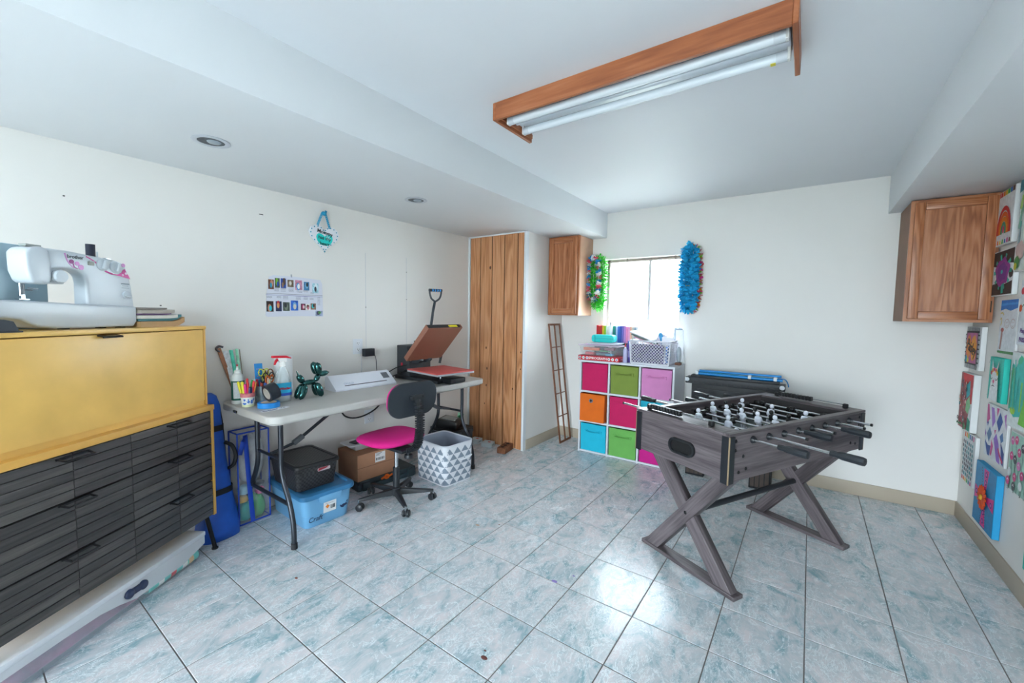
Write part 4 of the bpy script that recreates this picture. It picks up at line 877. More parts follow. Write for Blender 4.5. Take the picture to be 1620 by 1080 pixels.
cb = thing('cardboard_box', 'brown cardboard box with white shipping label under the table', 'box', (0.17, 2.03, 0.0865), rad(-4))
kraft = M('#a87a5c', 0.75, var=0.05, vscale=12, bump=0.06, bscale=150)
MB().bx(-0.145, 0.145, -0.18, 0.18, 0, 0.205, kraft).build('carton', cb, bevel=0.003)
MB().box((0.0, 0, 0.2055), (0.29, 0.004, 0.001), M('#7d573f', 0.8)).build('flap_seam', cb)
MB().bx(0.1448, 0.1462, -0.178, 0.178, 0.100, 0.103, M('#6e4b36', 0.8)).build('flap_edge', cb)
MB().bx(0.145, 0.1465, -0.03, 0.06, 0.115, 0.19, M('#dedede', 0.5)).build('shipping_label', cb)
for k in range(9): MB().bx(0.1466, 0.147, -0.022 + k * 0.0085, -0.022 + k * 0.0085 + (0.004 if k % 3 else 0.006), 0.130, 0.150, M('#3b3f43', 0.5)).build('bar_code', cb)
for k in range(3): MB().bx(0.1466, 0.147, -0.022, 0.03 - 0.01 * k, 0.182 - 0.008 * k, 0.185 - 0.008 * k, M('#4c5054', 0.5)).build('small_print', cb)
tr = thing('plastic_tray', 'white plastic tray holding black tools on the cardboard box', 'tray', (0.14, 1.97, 0.2922), rad(-4))
wt = M('#d9dadd', 0.4)
mb = MB(); box_shell(mb, 0.13, 0.15, 0.048, 0.003, wt, taper=0.85); mb.build('tub', tr, bevel=0.002, seg=1)
mb = MB(); mb.prism(rrect(0.17, 0.25, 0.02, 4), 0.046, 0.054, wt, 'xy'); mb.build('flange', tr)
MB().box((0.01, 0.0, 0.060), (0.07, 0.16, 0.010), M('#2b2b30', 0.5), rot=0.2).build('black_insert', tr, bevel=0.003)
for x, y, lab in ((0.285, 2.055, 'white ping-pong ball nearest the cardboard box label'), (0.265, 2.10, 'white ping-pong ball behind the other one on the cardboard box')):
    tag(MB().ball((0, 0, 0.02), 0.02, M('#e3e4e6', 0.4), nu=20, nv=12).build('ping_pong_ball', loc=(x, y, 0.2922)), lab, 'ball', 'balls on the cardboard box')

# fabric bin with triangle print
fb = thing('fabric_bin', 'white fabric bin printed with grey-blue triangles', 'fabric bin', (0.58, 2.485, 0), rad(-5))
fw = M('#d7d9de', 0.8, bump=0.2, bscale=300); fg = M('#7d8a99', 0.8, bump=0.2, bscale=300); fin = M('#a9b2c4', 0.8, bump=0.15, bscale=300)
BW, BD, BH = 0.385, 0.32, 0.325
L0 = rloop(BW * 0.96, BD * 0.96, 0.05, 0, 6); L1 = rloop(BW, BD, 0.045, BH, 6); L2 = rloop(BW - 0.012, BD - 0.012, 0.04, BH, 6); L3 = rloop(BW * 0.96 - 0.012, BD * 0.96 - 0.012, 0.045, 0.01, 6)
loft(MB(), [L0, L1], fw, True, False).build('outer_cloth', fb)
loft(MB(), [L2, L3], fin, False, True).build('lining', fb)
MB().tube([(x, y, BH) for x, y in rrect(BW - 0.004, BD - 0.004, 0.045, 6)], 0.006, M('#cfd2da', 0.7), n=8, closed=True).build('piped_rim', fb)
# triangles wrapped on the outside
def wrap_pt(s, z):
    f = 0.96 + 0.04 * z / BH; w_, d_, r = BW * f + 0.0016, BD * f + 0.0016, 0.048
    segs = [d_ - 2 * r, PI / 2 * r, w_ - 2 * r, PI / 2 * r] * 2; Lt = sum(segs); s = (s % 1.0) * Lt
    # start at +x side, bottom (-y) going +y
    cx, cy = w_ / 2, -d_ / 2 + r; ang = 0.0
    corners = [(w_ / 2 - r, d_ / 2 - r), (-w_ / 2 + r, d_ / 2 - r), (-w_ / 2 + r, -d_ / 2 + r), (w_ / 2 - r, -d_ / 2 + r)]
    px_, py_ = cx, cy; dirs = [(0, 1), (-1, 0), (0, -1), (1, 0)]
    for k in range(4):
        Ls = segs[0] if k % 2 == 0 else segs[2]
        if s <= Ls: return (px_ + dirs[k][0] * s, py_ + dirs[k][1] * s, z)
        s -= Ls; px_ += dirs[k][0] * Ls; py_ += dirs[k][1] * Ls
        A = PI / 2 * r
        if s <= A:
            a_ = k * PI / 2 + s / r; c_ = corners[k]; return (c_[0] + r * cos(a_), c_[1] + r * sin(a_), z)
        s -= A; c_ = corners[k]; px_, py_ = c_[0] + r * cos((k + 1) * PI / 2), c_[1] + r * sin((k + 1) * PI / 2)
    return (px_, py_, z)
NC, NR = 16, 6; rh = (BH - 0.03) / NR; cw = 1.0 / NC
for r_ in range(NR):
    mb = MB()
    for c_ in range(NC):
        s0 = (c_ + 0.5 * (r_ % 2)) * cw; z0 = 0.008 + r_ * rh; m_ = 4
        g = 0.015 * cw
        A = [(s0 + g + (cw - 2 * g) * i / m_, z0 + 0.002) for i in range(m_ + 1)]
        B = [(s0 + cw / 2 + (s - s0 - cw / 2) * 0.04, z0 + rh - 0.001) for s, _ in A]
        mid = [((a_[0] + b2[0]) / 2, (a_[1] + b2[1]) / 2) for a_, b2 in zip(A, B)]
        vs = [wrap_pt(*q) for q in A + mid + B]; k_ = m_ + 1
        mb.add(vs, [(i, i + 1, k_ + i + 1, k_ + i) for i in range(m_)] + [(k_ + i, k_ + i + 1, 2 * k_ + i + 1, 2 * k_ + i) for i in range(m_)], fg)
    o2 = mb.build('triangle_row', fb); o2['kind'] = 'stuff'
MB().tube(bez([(BW / 2 - 0.002, 0.0, 0.19), (BW / 2 + 0.012, 0.03, 0.192), (BW / 2 + 0.012, 0.09, 0.20), (BW / 2 - 0.004, 0.125, 0.205)], 6), 0.014, fw, n=6, flat=0.3).build('side_handle', fb)

# black tool cases at the far end below the table
c2 = thing('black_case', 'wide black plastic case on the floor below the heat press', 'case', (0.19, 2.99, 0), rad(0))
MB().bx(-0.16, 0.16, -0.14, 0.13, 0, 0.22, M('#26282c', 0.5)).build('case_body', c2, bevel=0.012)
MB().bx(-0.165, 0.165, -0.145, 0.135, 0.20, 0.262, M('#1d1f22', 0.5)).build('case_lid', c2, bevel=0.012)
for y in (-0.08, 0.08): MB().bx(0.16, 0.174, y - 0.025, y + 0.03, 0.17, 0.235, M('#3a3d43', 0.5)).build('latch', c2, bevel=0.004)
MB().tube(bez([(0.16, -0.05, 0.15), (0.18, -0.035, 0.15), (0.18, 0.025, 0.15), (0.16, 0.04, 0.15)], 4), 0.009, BLACK, n=8).build('handle', c2)
c3 = thing('black_device', 'small black device with grey top on the black case', 'device', (0.20, 2.94, 0.2625), rad(18))
MB().prism([(-0.10, 0), (0.11, 0), (0.12, 0.05), (0.10, 0.075), (-0.085, 0.095), (-0.11, 0.05)], -0.09, 0.09, M('#17181b', 0.4), 'xz').build('housing', c3, bevel=0.008)
MB().box((0.005, 0, 0.0875), (0.13, 0.12, 0.004), M('#8b9193', 0.4), rot=Matrix.Rotation(rad(6), 3, 'Y')).build('grey_panel', c3)
MB().cyl((0.115, -0.03, 0.04), (0.122, -0.03, 0.04), 0.006, CHROME, n=10).build('screw', c3)
c4 = thing('green_card', 'small green printed card leaning on the black device', 'card', (0.20, 3.085, 0.2625), rad(-10))
MB().box((0, 0, 0.055), (0.09, 0.004, 0.11), M('#8fc3a2', 0.5), rot=Matrix.Rotation(rad(-20), 3, 'X')).build('card', c4)
MB().ball((0.0, -0.0, 0.075), (0.022, 0.006, 0.014), M('#1f7a4a', 0.5), nu=12, nv=6, R=Matrix.Rotation(rad(-20), 3, 'X')).build('green_oval', c4)

# white cord coil on the floor by the wall
tag(MB().tube(bez([(0.012, 2.43, 0.30), (0.05, 2.44, 0.10), (0.12, 2.46, 0.008), (0.22, 2.46, 0.006), (0.34, 2.52, 0.006)], 8), 0.005, M('#d5d6d8', 0.5), n=6).build('trailing_cord'), 'white power cord trailing on the floor behind the cardboard box', 'cord')
tag(MB().tube(bez([(0.07, 2.27, 0.74), (0.055, 2.22, 0.58), (0.05, 2.05, 0.515), (0.05, 1.90, 0.55), (0.055, 1.83, 0.70), (0.06, 1.83, 0.742)], 8), 0.0065, BLACK, n=8).build('looped_cord'), 'thick black cord looping below the tabletop', 'cord')

# outlets, adapter
def outlet(y, z, label, h=0.125):
    o = thing('wall_outlet', label, 'outlet', (0.0, y, z))
    MB().bx(0.0, 0.006, -0.045, 0.045, -h / 2, h / 2, M('#dde0e6', 0.35)).build('cover_plate', o, bevel=0.002)
    for s in (-1, 1):
        mb = MB(); mb.prism(rrect(0.036, 0.034, 0.014, 5, 0, s * 0.026), 0.005, 0.009, M('#e6e8ec', 0.35), 'yz'); r = mb.build('socket', o)
        for y_ in (-0.008, 0.008): MB().bx(0.0085, 0.0095, y_ - 0.0015, y_ + 0.0015, s * 0.026 - 0.002, s * 0.026 + 0.008, BLACK).build('slot', r)
        MB().cyl((0.0085, 0, s * 0.026 - 0.009), (0.0095, 0, s * 0.026 - 0.009), 0.003, BLACK, n=8).build('ground_hole', r)
    return o
outlet(2.055, 1.095, 'white wall outlet with a black adapter plugged in')
ad = thing('power_adapter', 'black power adapter plugged into the upper wall outlet', 'adapter', (0.0095, 2.135, 1.045))
MB().bx(0, 0.045, -0.045, 0.05, -0.035, 0.03, M('#22252b', 0.4)).build('housing', ad, bevel=0.005)
MB().tube(bez([(0.03, 0.045, -0.01), (0.03, 0.07, -0.06), (0.012, 0.09, -0.15), (0.012, 0.10, -0.238)], 6), 0.003, M('#3a3d44', 0.5), n=6).build('cord', ad)
tag(MB().tube(bez([(0.012, 2.055, 1.07), (0.02, 2.075, 1.0), (0.008, 2.085, 0.9), (0.012, 2.07, 0.806)], 6), 0.0025, M('#c3c7cc', 0.5), n=6).build('grey_cord'), 'thin grey cord hanging from the upper wall outlet', 'cord')
o = outlet(2.16, 0.49, 'round-faced white wall outlet low under the folding table', 0.115)

# ------------------------------------------------------------------ swivel chair
ch = thing('swivel_chair', 'armless task chair with magenta seat and black five-star base', 'chair', (0.64, 1.93, 0), 0)
bp = M('#22262b', 0.45); pk = M('#d3147e', 0.85, bump=0.35, bscale=420)
base = MB(); base.lathe([(0.032, 0.055), (0.036, 0.07), (0.034, 0.11), (0.024, 0.118)], bp, n=20).build('hub', ch)
angs = [-25, 45, 116, 188, 262]
angs = [math.degrees(math.atan2(y - 1.93, x - 0.64)) for x, y in ((0.905, 1.80), (0.855, 2.14), (0.50, 2.20), (0.335, 1.90), (0.535, 1.665))]
for a in angs:
    a = rad(a); d = Vector((cos(a), sin(a), 0)); s_ = Vector((-sin(a), cos(a), 0)); R = 0.265
    vs = []
    for t, hw, z0, z1 in ((0.02, 0.024, 0.06, 0.105), (0.14, 0.019, 0.064, 0.094), (R, 0.014, 0.066, 0.082)):
        vs += [d * t - s_ * hw + Vector((0, 0, z0)), d * t + s_ * hw + Vector((0, 0, z0)), d * t + s_ * hw * 0.7 + Vector((0, 0, z1)), d * t - s_ * hw * 0.7 + Vector((0, 0, z1))]
    fs = [(3, 2, 1, 0), (8, 9, 10, 11)] + [(i * 4 + k, i * 4 + (k + 1) % 4, i * 4 + 4 + (k + 1) % 4, i * 4 + 4 + k) for i in range(2) for k in range(4)]
    sp_ = MB().add(vs, fs, bp).build('base_spoke', ch, bevel=0.003, seg=1)
    c = d * R; q = Matrix.Rotation(a + 0.9, 3, 'Z'); ax = q @ Vector((1, 0, 0))
    mb = MB()
    mb.cyl(c + Vector((0, 0, 0.05)), c + Vector((0, 0, 0.078)), 0.007, CHROME, n=8)
    cw_ = c + q @ Vector((0, 0.010, 0)) + Vector((0, 0, 0.025))
    for s2 in (-1, 1): mb.lathe([(0.0001, -0.010), (0.019, -0.010), (0.025, -0.004), (0.025, 0.006), (0.019, 0.010), (0.0001, 0.010)], bp, n=20, c=cw_ + ax * 0.015 * s2, axis=ax)
    mb.box(cw_ + Vector((0, 0, 0.012)), (0.012, 0.03, 0.032), bp, rot=q)
    mb.build('caster', ch)
MB().cyl((0, 0, 0.10), (0, 0, 0.26), 0.0235, bp, n=20).build('gas_sleeve', ch)
MB().cyl((0, 0, 0.25), (0, 0, 0.41), 0.0135, CHROME, n=16).build('gas_piston', ch)
MB().box((0.04, 0.0, 0.41), (0.20, 0.13, 0.022), bp).build('seat_plate', ch, bevel=0.006)
# seat
nu, nv = 40, 10; vs = []; SC = Vector((-0.085, 0.015, 0.466))
for i in range(nv + 1):
    t = PI * i / nv
    for k in range(nu):
        a = 2 * PI * k / nu
        ex = math.copysign(abs(cos(a)) ** 0.72, cos(a)) * 0.215; ey = math.copysign(abs(sin(a)) ** 0.72, sin(a)) * (0.225 + 0.012 * cos(a))
        rr = sin(t) ** 0.42; zz = cos(t) * (0.040 if cos(t) > 0 else 0.032)
        vs.append(SC + Vector((ex * rr, ey * rr, zz - 0.02 * max(0, -ex / 0.215) ** 3 * rr)))
fs = [(i * nu + k, (i + 1) * nu + k, (i + 1) * nu + (k + 1) % nu, i * nu + (k + 1) % nu) for i in range(nv) for k in range(nu)]
MB().add(vs, fs, pk).build('seat', ch, ang=80)
# backrest: curved shell with pink pad inside
def back_shell(name, x_in, x_out, w_, h_, mat, grow=0.0):
    pts = rrect(w_, h_, h_ * 0.42, 8); mb = MB(); n = len(pts); vs = []
    def bend(y): return -0.16 * y * y * 1.2
    for x in (x_in, x_out):
        for sc in (1.0, 0.66, 0.33): vs += [(x + bend(y * sc) + (0.0 if sc == 1 else (0.012 if x == x_out and grow else 0)), y * sc, z * sc) for y, z in pts]
        vs.append((x + (0.014 if x == x_out and grow else 0), 0, 0))
    m_ = 3 * n + 1; fs = []
    for o_, fl in ((0, 1), (m_, 0)):
        for ring in range(2):
            for k in range(n):
                q = [o_ + ring * n + k, o_ + ring * n + (k + 1) % n, o_ + (ring + 1) * n + (k + 1) % n, o_ + (ring + 1) * n + k]; fs.append(tuple(q))
        for k in range(n): fs.append((o_ + 2 * n + k, o_ + 2 * n + (k + 1) % n, o_ + 3 * n))
    fs += [(k, (k + 1) % n, m_ + (k + 1) % n, m_ + k) for k in range(n)]
    return mb.add(vs, fs, mat).build(name, ch, loc=(0.185, 0.0, 0.785), rot=(0, rad(6), rad(-3)), ang=50)
back_shell('back_shell', -0.004, 0.012, 0.405, 0.24, M('#2b3138', 0.5))
back_shell('back_pad', -0.004, -0.026, 0.390, 0.222, pk)
br = MB(); br.prism([(y, z) for y, z in rrect(0.125, 0.034, 0.016, 5)], 0.0, 0.022, bp, 'yz')
brk = br.build('back_bracket', ch, loc=(0.198, 0.012, 0.80), bevel=0.004)
for y in (-0.042, 0.042): MB().cyl((0.0215, y, 0), (0.0225, y, 0), 0.007, M('#0c0d0f', 0.6), n=12).build('bolt_hole', brk)
# ribbed J-shaped spine
path = bez([(0.215, 0.012, 0.785), (0.232, 0.012, 0.72), (0.236, 0.012, 0.62), (0.232, 0.012, 0.54), (0.205, 0.012, 0.455), (0.14, 0.008, 0.412), (0.05, 0.004, 0.405)], 7)
n_ = len(path)
MB().tube(path, [0.026] * n_, bp, n=4, flat=0.45).build('spine_core', ch)
rib = MB(); dense = bez(path, 2)
tot = 0; acc = [0]
for a_, b2 in zip(dense, dense[1:]): tot += (b2 - a_).length; acc.append(tot)
nr = 34
spine = bpy.data.objects['spine_core']
for k in range(nr):
    s_ = tot * (0.05 + 0.82 * k / nr); i = max(j for j in range(len(acc)) if acc[j] <= s_); i = min(i, len(dense) - 2)
    p = dense[i]; d = (dense[i + 1] - dense[i]).normalized(); q = Matrix((d.cross(Vector((0, 1, 0))), Vector((0, 1, 0)), d)).transposed()
    MB().box(p, (0.034, 0.060, 0.0055), bp, rot=q).build('rib', spine)
MB().cyl((0.12, 0.012, 0.395), (0.12, 0.012, 0.370), 0.012, bp, n=10).lathe([(0.0001, 0), (0.030, 0.0), (0.032, 0.012), (0.028, 0.024), (0.0001, 0.026)], bp, n=14, c=(0.12, 0.012, 0.352)).build('adjust_knob', ch)

# brick and small boxes by the closet
bk2 = thing('brick', 'rough brown brick with a dark slot by the closet', 'brick', (0.60, 3.33, 0), rad(11))
MB().bx(-0.045, 0.045, -0.10, 0.10, 0, 0.058, M('#7d4f35', 0.9, var=0.3, vscale=40, bump=0.8, bscale=60)).build('brick_body', bk2, bevel=0.004)
for k in range(3): MB().cyl((0, -0.06 + 0.06 * k, 0.057), (0, -0.06 + 0.06 * k, 0.0588), 0.019, M('#2e1f18', 0.95), n=14).build('core_hole', bk2)
for x, y, r, lab, w_ in ((0.365, 3.345, 15, 'small white box with red mark beside the brick', 0.115), (0.19, 3.36, 10, 'small white box partly behind the fabric bin', 0.10)):
    o = thing('small_white_box', lab, 'box', (x, y, 0), rad(r))
    MB().bx(-w_ / 2, w_ / 2, -0.05, 0.05, 0, 0.045, M('#d3dde2', 0.5)).build('carton', o, bevel=0.002, seg=1)
    MB().bx(0.0, 0.03, -0.015, 0.01, 0.0448, 0.0456, M('#c23a3a', 0.5)).build('red_mark', o)
    MB().bx(w_ / 2 - 0.0002, w_ / 2 + 0.0006, -0.03, 0.03, 0.012, 0.03, M('#9fb0b8', 0.5)).build('end_label', o)
# ------------------------------------------------------------------ wall cabinets
oak = wood('oak_cabinet', '#7d4625', '#a8673f', '#c08560', freq=26, along=0.09, rough=0.35, fine=0.4, fscale=90)
oak_h = wood('oak_cabinet_rail', '#7d4625', '#a8673f', '#c08560', axis='x', freq=26, along=0.10, rough=0.35, fine=0.4, fscale=90)
veneer = M('#cfa184', 0.45, var=0.05, vscale=6)
def wall_cabinet(label, x0, x1, y0, z0, z1, side, hinges=None):
    c = thing('wall_cabinet', label, 'cabinet', (x0, y0, z0))
    w_, d_, h_ = x1 - x0, YB - 0.002 - y0, z1 - z0
    MB().bx(0, w_, 0.02, d_, 0, h_, side).build('carcass', c, bevel=0.002, seg=1)
    f = 0.032
    ff = MB().bx(0, f, 0, 0.02, 0, h_, oak).build('face_stile', c); MB().bx(w_ - f, w_, 0, 0.02, 0, h_, oak).build('face_stile', c)
    MB().bx(f, w_ - f, 0, 0.02, 0, f, oak_h).build('face_rail', c); MB().bx(f, w_ - f, 0, 0.02, h_ - f, h_, oak_h).build('face_rail', c)
    m0 = 0.018; s_ = 0.05
    dr = MB().bx(m0 + s_ - 0.005, w_ - m0 - s_ + 0.005, -0.009, -0.003, m0 + s_ - 0.005, h_ - m0 - s_ + 0.005, oak).build('door', c)
    for xa, xb in ((m0, m0 + s_), (w_ - m0 - s_, w_ - m0)): MB().bx(xa, xb, -0.024, -0.001, m0, h_ - m0, oak).build('door_stile', dr, bevel=0.006)
    for za, zb in ((m0, m0 + s_), (h_ - m0 - s_, h_ - m0)): MB().bx(m0 + s_, w_ - m0 - s_, -0.024, -0.001, za, zb, oak_h).build('door_rail', dr, bevel=0.006)
    if hinges:
        for z in hinges: MB().bx(w_ - m0 + 0.001, w_ - m0 + 0.009, -0.006, 0.002, z - 0.035, z + 0.035, M('#3a332c', 0.4, 0.6)).build('hinge', c, bevel=0.001, seg=1)
    return c
wall_cabinet('small oak wall cabinet left of the window', CXR + 0.003, 1.105, 3.868, 1.378, 2.190, veneer)
wall_cabinet('oak wall cabinet in the corner above the canvases', 3.545, 3.952, 3.80, 1.375, 2.166, M('#7d5236', 0.5, var=0.1, vscale=6), hinges=(0.10, 0.69))

# wooden window grille leaning against the closet side
gl = thing('wooden_grille', 'narrow brown wooden window grille leaning on the closet side', 'grille', (0, 0, 0))
gw = M('#7a4a30', 0.5, var=0.12, vscale=20)
B0, B1 = Vector((0.955, 3.875, 0.006)), Vector((0.965, 4.065, 0.006)); T0, T1 = Vector((0.7545, 3.845, 1.285)), Vector((0.7545, 4.105, 1.285))
B0, B1, T0, T1 = Vector((0.935, 3.868, 0.008)), Vector((0.935, 4.10, 0.008)), Vector((0.762, 3.868, 1.284)), Vector((0.762, 4.10, 1.284))
def bar(a, b, w_, name):
    d = (b - a).normalized(); x = Vector((0, 1, 0)) if abs(d.y) < 0.5 else (T0 - B0).normalized(); z = d.cross(x)
    q = Matrix((x, z, d)).transposed(); MB().box((a + b) / 2, (w_, 0.012, (b - a).length), gw, rot=q).build(name, gl, bevel=0.0015, seg=1)
bar(B0, T0, 0.022, 'stile'); bar(B1, T1, 0.022, 'stile'); bar((B0 + B1) / 2, (T0 + T1) / 2, 0.018, 'muntin')
for t in (0.008, 0.992): bar(B0.lerp(T0, t), B1.lerp(T1, t), 0.020, 'rail')
for t in (0.22, 0.41, 0.605, 0.80): bar(B0.lerp(T0, t), B1.lerp(T1, t), 0.010, 'crossbar')

# ------------------------------------------------------------------ cube shelf with fabric bins
SX0, SX1, SY0, SY1, SH = 1.176, 2.095, 3.80, 4.165, 0.935
sh = thing('cube_shelf', 'white nine-cube shelf below the window', 'shelf', (SX0, SY0, 0))
wl = M('#d5d9e0', 0.45); SWd, SDp = SX1 - SX0, SY1 - SY0; t_ = 0.018; px_ = (SWd - t_) / 3; pz_ = (SH - 0.024) / 3
for i in range(4): MB().bx(i * px_, i * px_ + t_, 0, SDp, 0, SH - 0.02 if i in (0, 3) else SH - 0.02, wl).build('upright', sh, bevel=0.001, seg=1)
for j in range(3):
    for i in range(3): MB().bx(i * px_ + t_, (i + 1) * px_, 0.002, SDp, j * pz_ + 0.004, j * pz_ + 0.022, wl).build('shelf_board', sh)
MB().bx(0, SWd, 0, SDp, SH - 0.02, SH, wl).build('top_board', sh, bevel=0.001, seg=1)
MB().bx(0.004, SWd - 0.004, SDp - 0.006, SDp - 0.001, 0.01, SH - 0.01, wl).build('back_panel', sh)
felt = dict(rough=0.9, bump=0.25, bscale=260, var=0.05, vscale=12)
bins = [(0, 2, '#c51c5c', 'magenta fabric bin in the top left cube', 'lip'), (1, 2, '#7e9140', 'olive green fabric bin with handle in the top middle cube', 'handle'), (2, 2, '#d488bd', 'light pink fabric bin with handle in the top right cube', 'handle'),
        (0, 1, '#df6a17', 'orange fabric bin with a metal grommet pulled out askew', 'grommet'), (1, 1, '#c51c5c', 'magenta fabric bin in the centre cube', 'lip'), (2, 1, '#1ea0b8', 'teal fabric bin mostly hidden behind the foosball table', 'handle'),
        (0, 0, '#1db6d3', 'cyan fabric bin with handle in the bottom left cube', 'handle'), (1, 0, '#6cae57', 'grass green fabric bin with handle in the bottom middle cube', 'handle'), (2, 0, '#c51c83', 'magenta fabric bin in the bottom right cube', 'handle')]
for i, j, col, lab, kind in bins:
    cx = SX0 + i * px_ + t_ + (px_ - t_) / 2; z0 = j * pz_ + 0.0225; bw = px_ - t_ - 0.014; bh = pz_ - 0.018 - 0.012; dd = 0.27
    if kind == 'grommet': bw -= 0.012
    out = 0.045 if kind == 'grommet' else -0.004
    b = thing('fabric_bin', lab, 'fabric bin', (cx, SY0 - out, z0), 0, 'fabric bins in the cube shelf')
    fm = M(col, **felt)
    mb = MB(); box_shell(mb, bw, dd, bh, 0.004, fm, taper=0.985, cy=dd / 2); mb.build('cloth_box', b, bevel=0.003, seg=1)
    if kind == 'lip':
        mb = MB().bx(-bw / 2 + 0.001, bw / 2 - 0.001, -0.003, 0.004, bh - 0.05, bh + 0.002, fm); mb.build('folded_lip', b, bevel=0.002, seg=1)
    if kind == 'handle':
        hw = 0.072; zb = bh - 0.078
        MB().tube([(-hw, -0.004, zb + 0.004), (-0.05, -0.009, zb + 0.003), (-0.035, -0.017, zb), (0.035, -0.017, zb), (0.05, -0.009, zb + 0.003), (hw, -0.004, zb + 0.004)], 0.013, fm, n=8, flat=0.45).build('handle', b)
        for s in (-1, 1): MB().bx(s * hw - 0.02, s * hw + 0.02, -0.006, 0.002, zb - 0.011, zb + 0.017, fm).build('handle_patch', b, bevel=0.002, seg=1)
    if kind == 'grommet':
        gx = -0.01 - bw * 0.0
        MB().lathe([(0.010, 0), (0.021, 0.0), (0.021, 0.003), (0.010, 0.003), (0.010, 0.0)], CHROME, n=24, c=(gx, -0.0005, bh - 0.065), axis=(0, -1, 0)).build('grommet', b)
        MB().cyl((gx, -0.001, bh - 0.065), (gx, 0.002, bh - 0.065), 0.0115, M('#1a1310', 0.9), n=20).build('grommet_hole', b)
        b.rotation_euler = (rad(-1.2), 0, rad(2)); b.location.z = z0 + 0.006
# ------------------------------------------------------------------ things on the shelf
ST = SH
gb = thing('board_game_box', 'flat red board game box with white lettering', 'box', (1.365, 3.922, ST), rad(0))
redb = M('#c61f36', 0.4)
MB().bx(-0.215, 0.215, -0.115, 0.112, 0.0, 0.046, redb).build('box', gb, bevel=0.002, seg=1)
text('SPIROGRAPH', 0.033, M('#f2e9ea', 0.5), gb, (-0.005, -0.1158, 0.023), (PI / 2, 0, 0), bold=0.0008)
for k, (x, c_) in enumerate(((-0.195, '#2a2b30'), (-0.157, '#3fb7a4'), (-0.118, '#2f6fb0'), (0.112, '#7b7f8a'), (0.150, '#5aa7b8'), (0.190, '#6b5b9a'))):
    MB().cyl((x, -0.1148, 0.023), (x, -0.1162, 0.023), 0.014, M('#efe6e8', 0.5), n=18).build('white_disc', gb)
    MB().cyl((x, -0.116, 0.023), (x, -0.1168, 0.023), 0.007, M(c_, 0.5), n=14).build('coloured_dot', gb)
text('SPIROGRAPH', 0.028, M('#e3a7b0', 0.5), gb, (0.2158, 0.0, 0.023), (PI / 2, 0, PI / 2))
pc = thing('plastic_container', 'clear plastic container of craft pieces on the red box', 'container', (1.35, 3.925, ST + 0.0465), 0)
cl = M('#e6e6ee', 0.1, alpha=0.12, spec=0.8)
mb = MB(); box_shell(mb, 0.41, 0.20, 0.098, 0.003, cl, taper=0.88); mb.build('tub', pc, bevel=0.003, seg=1)
mb = MB(); mb.prism(rrect(0.44, 0.215, 0.025, 4), 0.096, 0.108, M('#e3d7ea', 0.3, alpha=0.55), 'xy'); mb.build('lid', pc, bevel=0.003, seg=1)
mb = MB(); mb.prism(rrect(0.26, 0.16, 0.02, 4, -0.02, 0), 0.108, 0.112, M('#d9a4dc', 0.4), 'xy'); mb.build('pink_lid_patch', pc)
def craft(lab, c, s, col, rz=0, grp='craft pieces in the clear container', name='craft_piece'):
    o = thing(name, lab, 'craft piece', c, rz, grp)
    MB().box((0, 0, s[2] / 2), s, M(col, 0.5, var=0.2, vscale=30)).build('block', o, bevel=min(s) * 0.2)
zc = ST + 0.0505
craft('coral red block at the left of the clear container', (1.24, 3.90, zc), (0.09, 0.06, 0.026), '#d8535c')
craft('orange ribbed strip in the clear container', (1.27, 3.865, zc + 0.045), (0.17, 0.03, 0.030), '#e07a55', 0.02)
craft('grey-blue pad in the middle of the clear container', (1.37, 3.915, zc), (0.11, 0.09, 0.022), '#5c7486')
craft('cyan strip at the right of the clear container', (1.45, 3.89, zc), (0.07, 0.05, 0.018), '#39a9cf')
craft('thin green rod across the clear container', (1.34, 3.93, zc + 0.035), (0.20, 0.010, 0.008), '#4fae72', -0.1)
craft('brown ribbed strip at the right of the clear container', (1.42, 3.965, zc + 0.045), (0.10, 0.05, 0.028), '#8c6470')
for dx, z, lab, col, w_ in ((0.0, 0.112, 'white clear lid lying on the plastic container', '#dde1ec', 0.31), (0.035, 0.122, 'grey plastic tray lid on top of the container', '#c7ccd9', 0.27)):
    o = thing('loose_lid', lab, 'lid', (1.38 + dx, 3.93, ST + 0.0470 + z))
    mb = MB(); mb.prism(rrect(w_, 0.19, 0.02, 4), 0, 0.008, M(col, 0.35), 'xy'); mb.build('lid', o, bevel=0.002, seg=1)
    mb = MB(); mb.prism(rrect(w_ - 0.05, 0.14, 0.02, 4), 0.008, 0.0095, M('#b9bfd0', 0.4), 'xy'); mb.build('recess', o)
tc_ = thing('teal_case', 'turquoise pencil case lying on the plastic lids', 'case', (1.375, 3.92, ST + 0.180))
te = M('#17c8c6', 0.45, bump=0.2, bscale=60)
mb = MB(); mb.prism(rrect(0.235, 0.075, 0.028, 6, 0, 0.0375), -0.045, 0.045, te, 'xz'); mb.build('case_body', tc_, bevel=0.008)
MB().bx(-0.115, 0.115, -0.0462, -0.0450, 0.036, 0.040, M('#0f9a9c', 0.5)).build('zip', tc_)
MB().bx(-0.085, -0.075, -0.049, -0.045, 0.004, 0.071, M('#12a9aa', 0.5)).build('end_band', tc_)
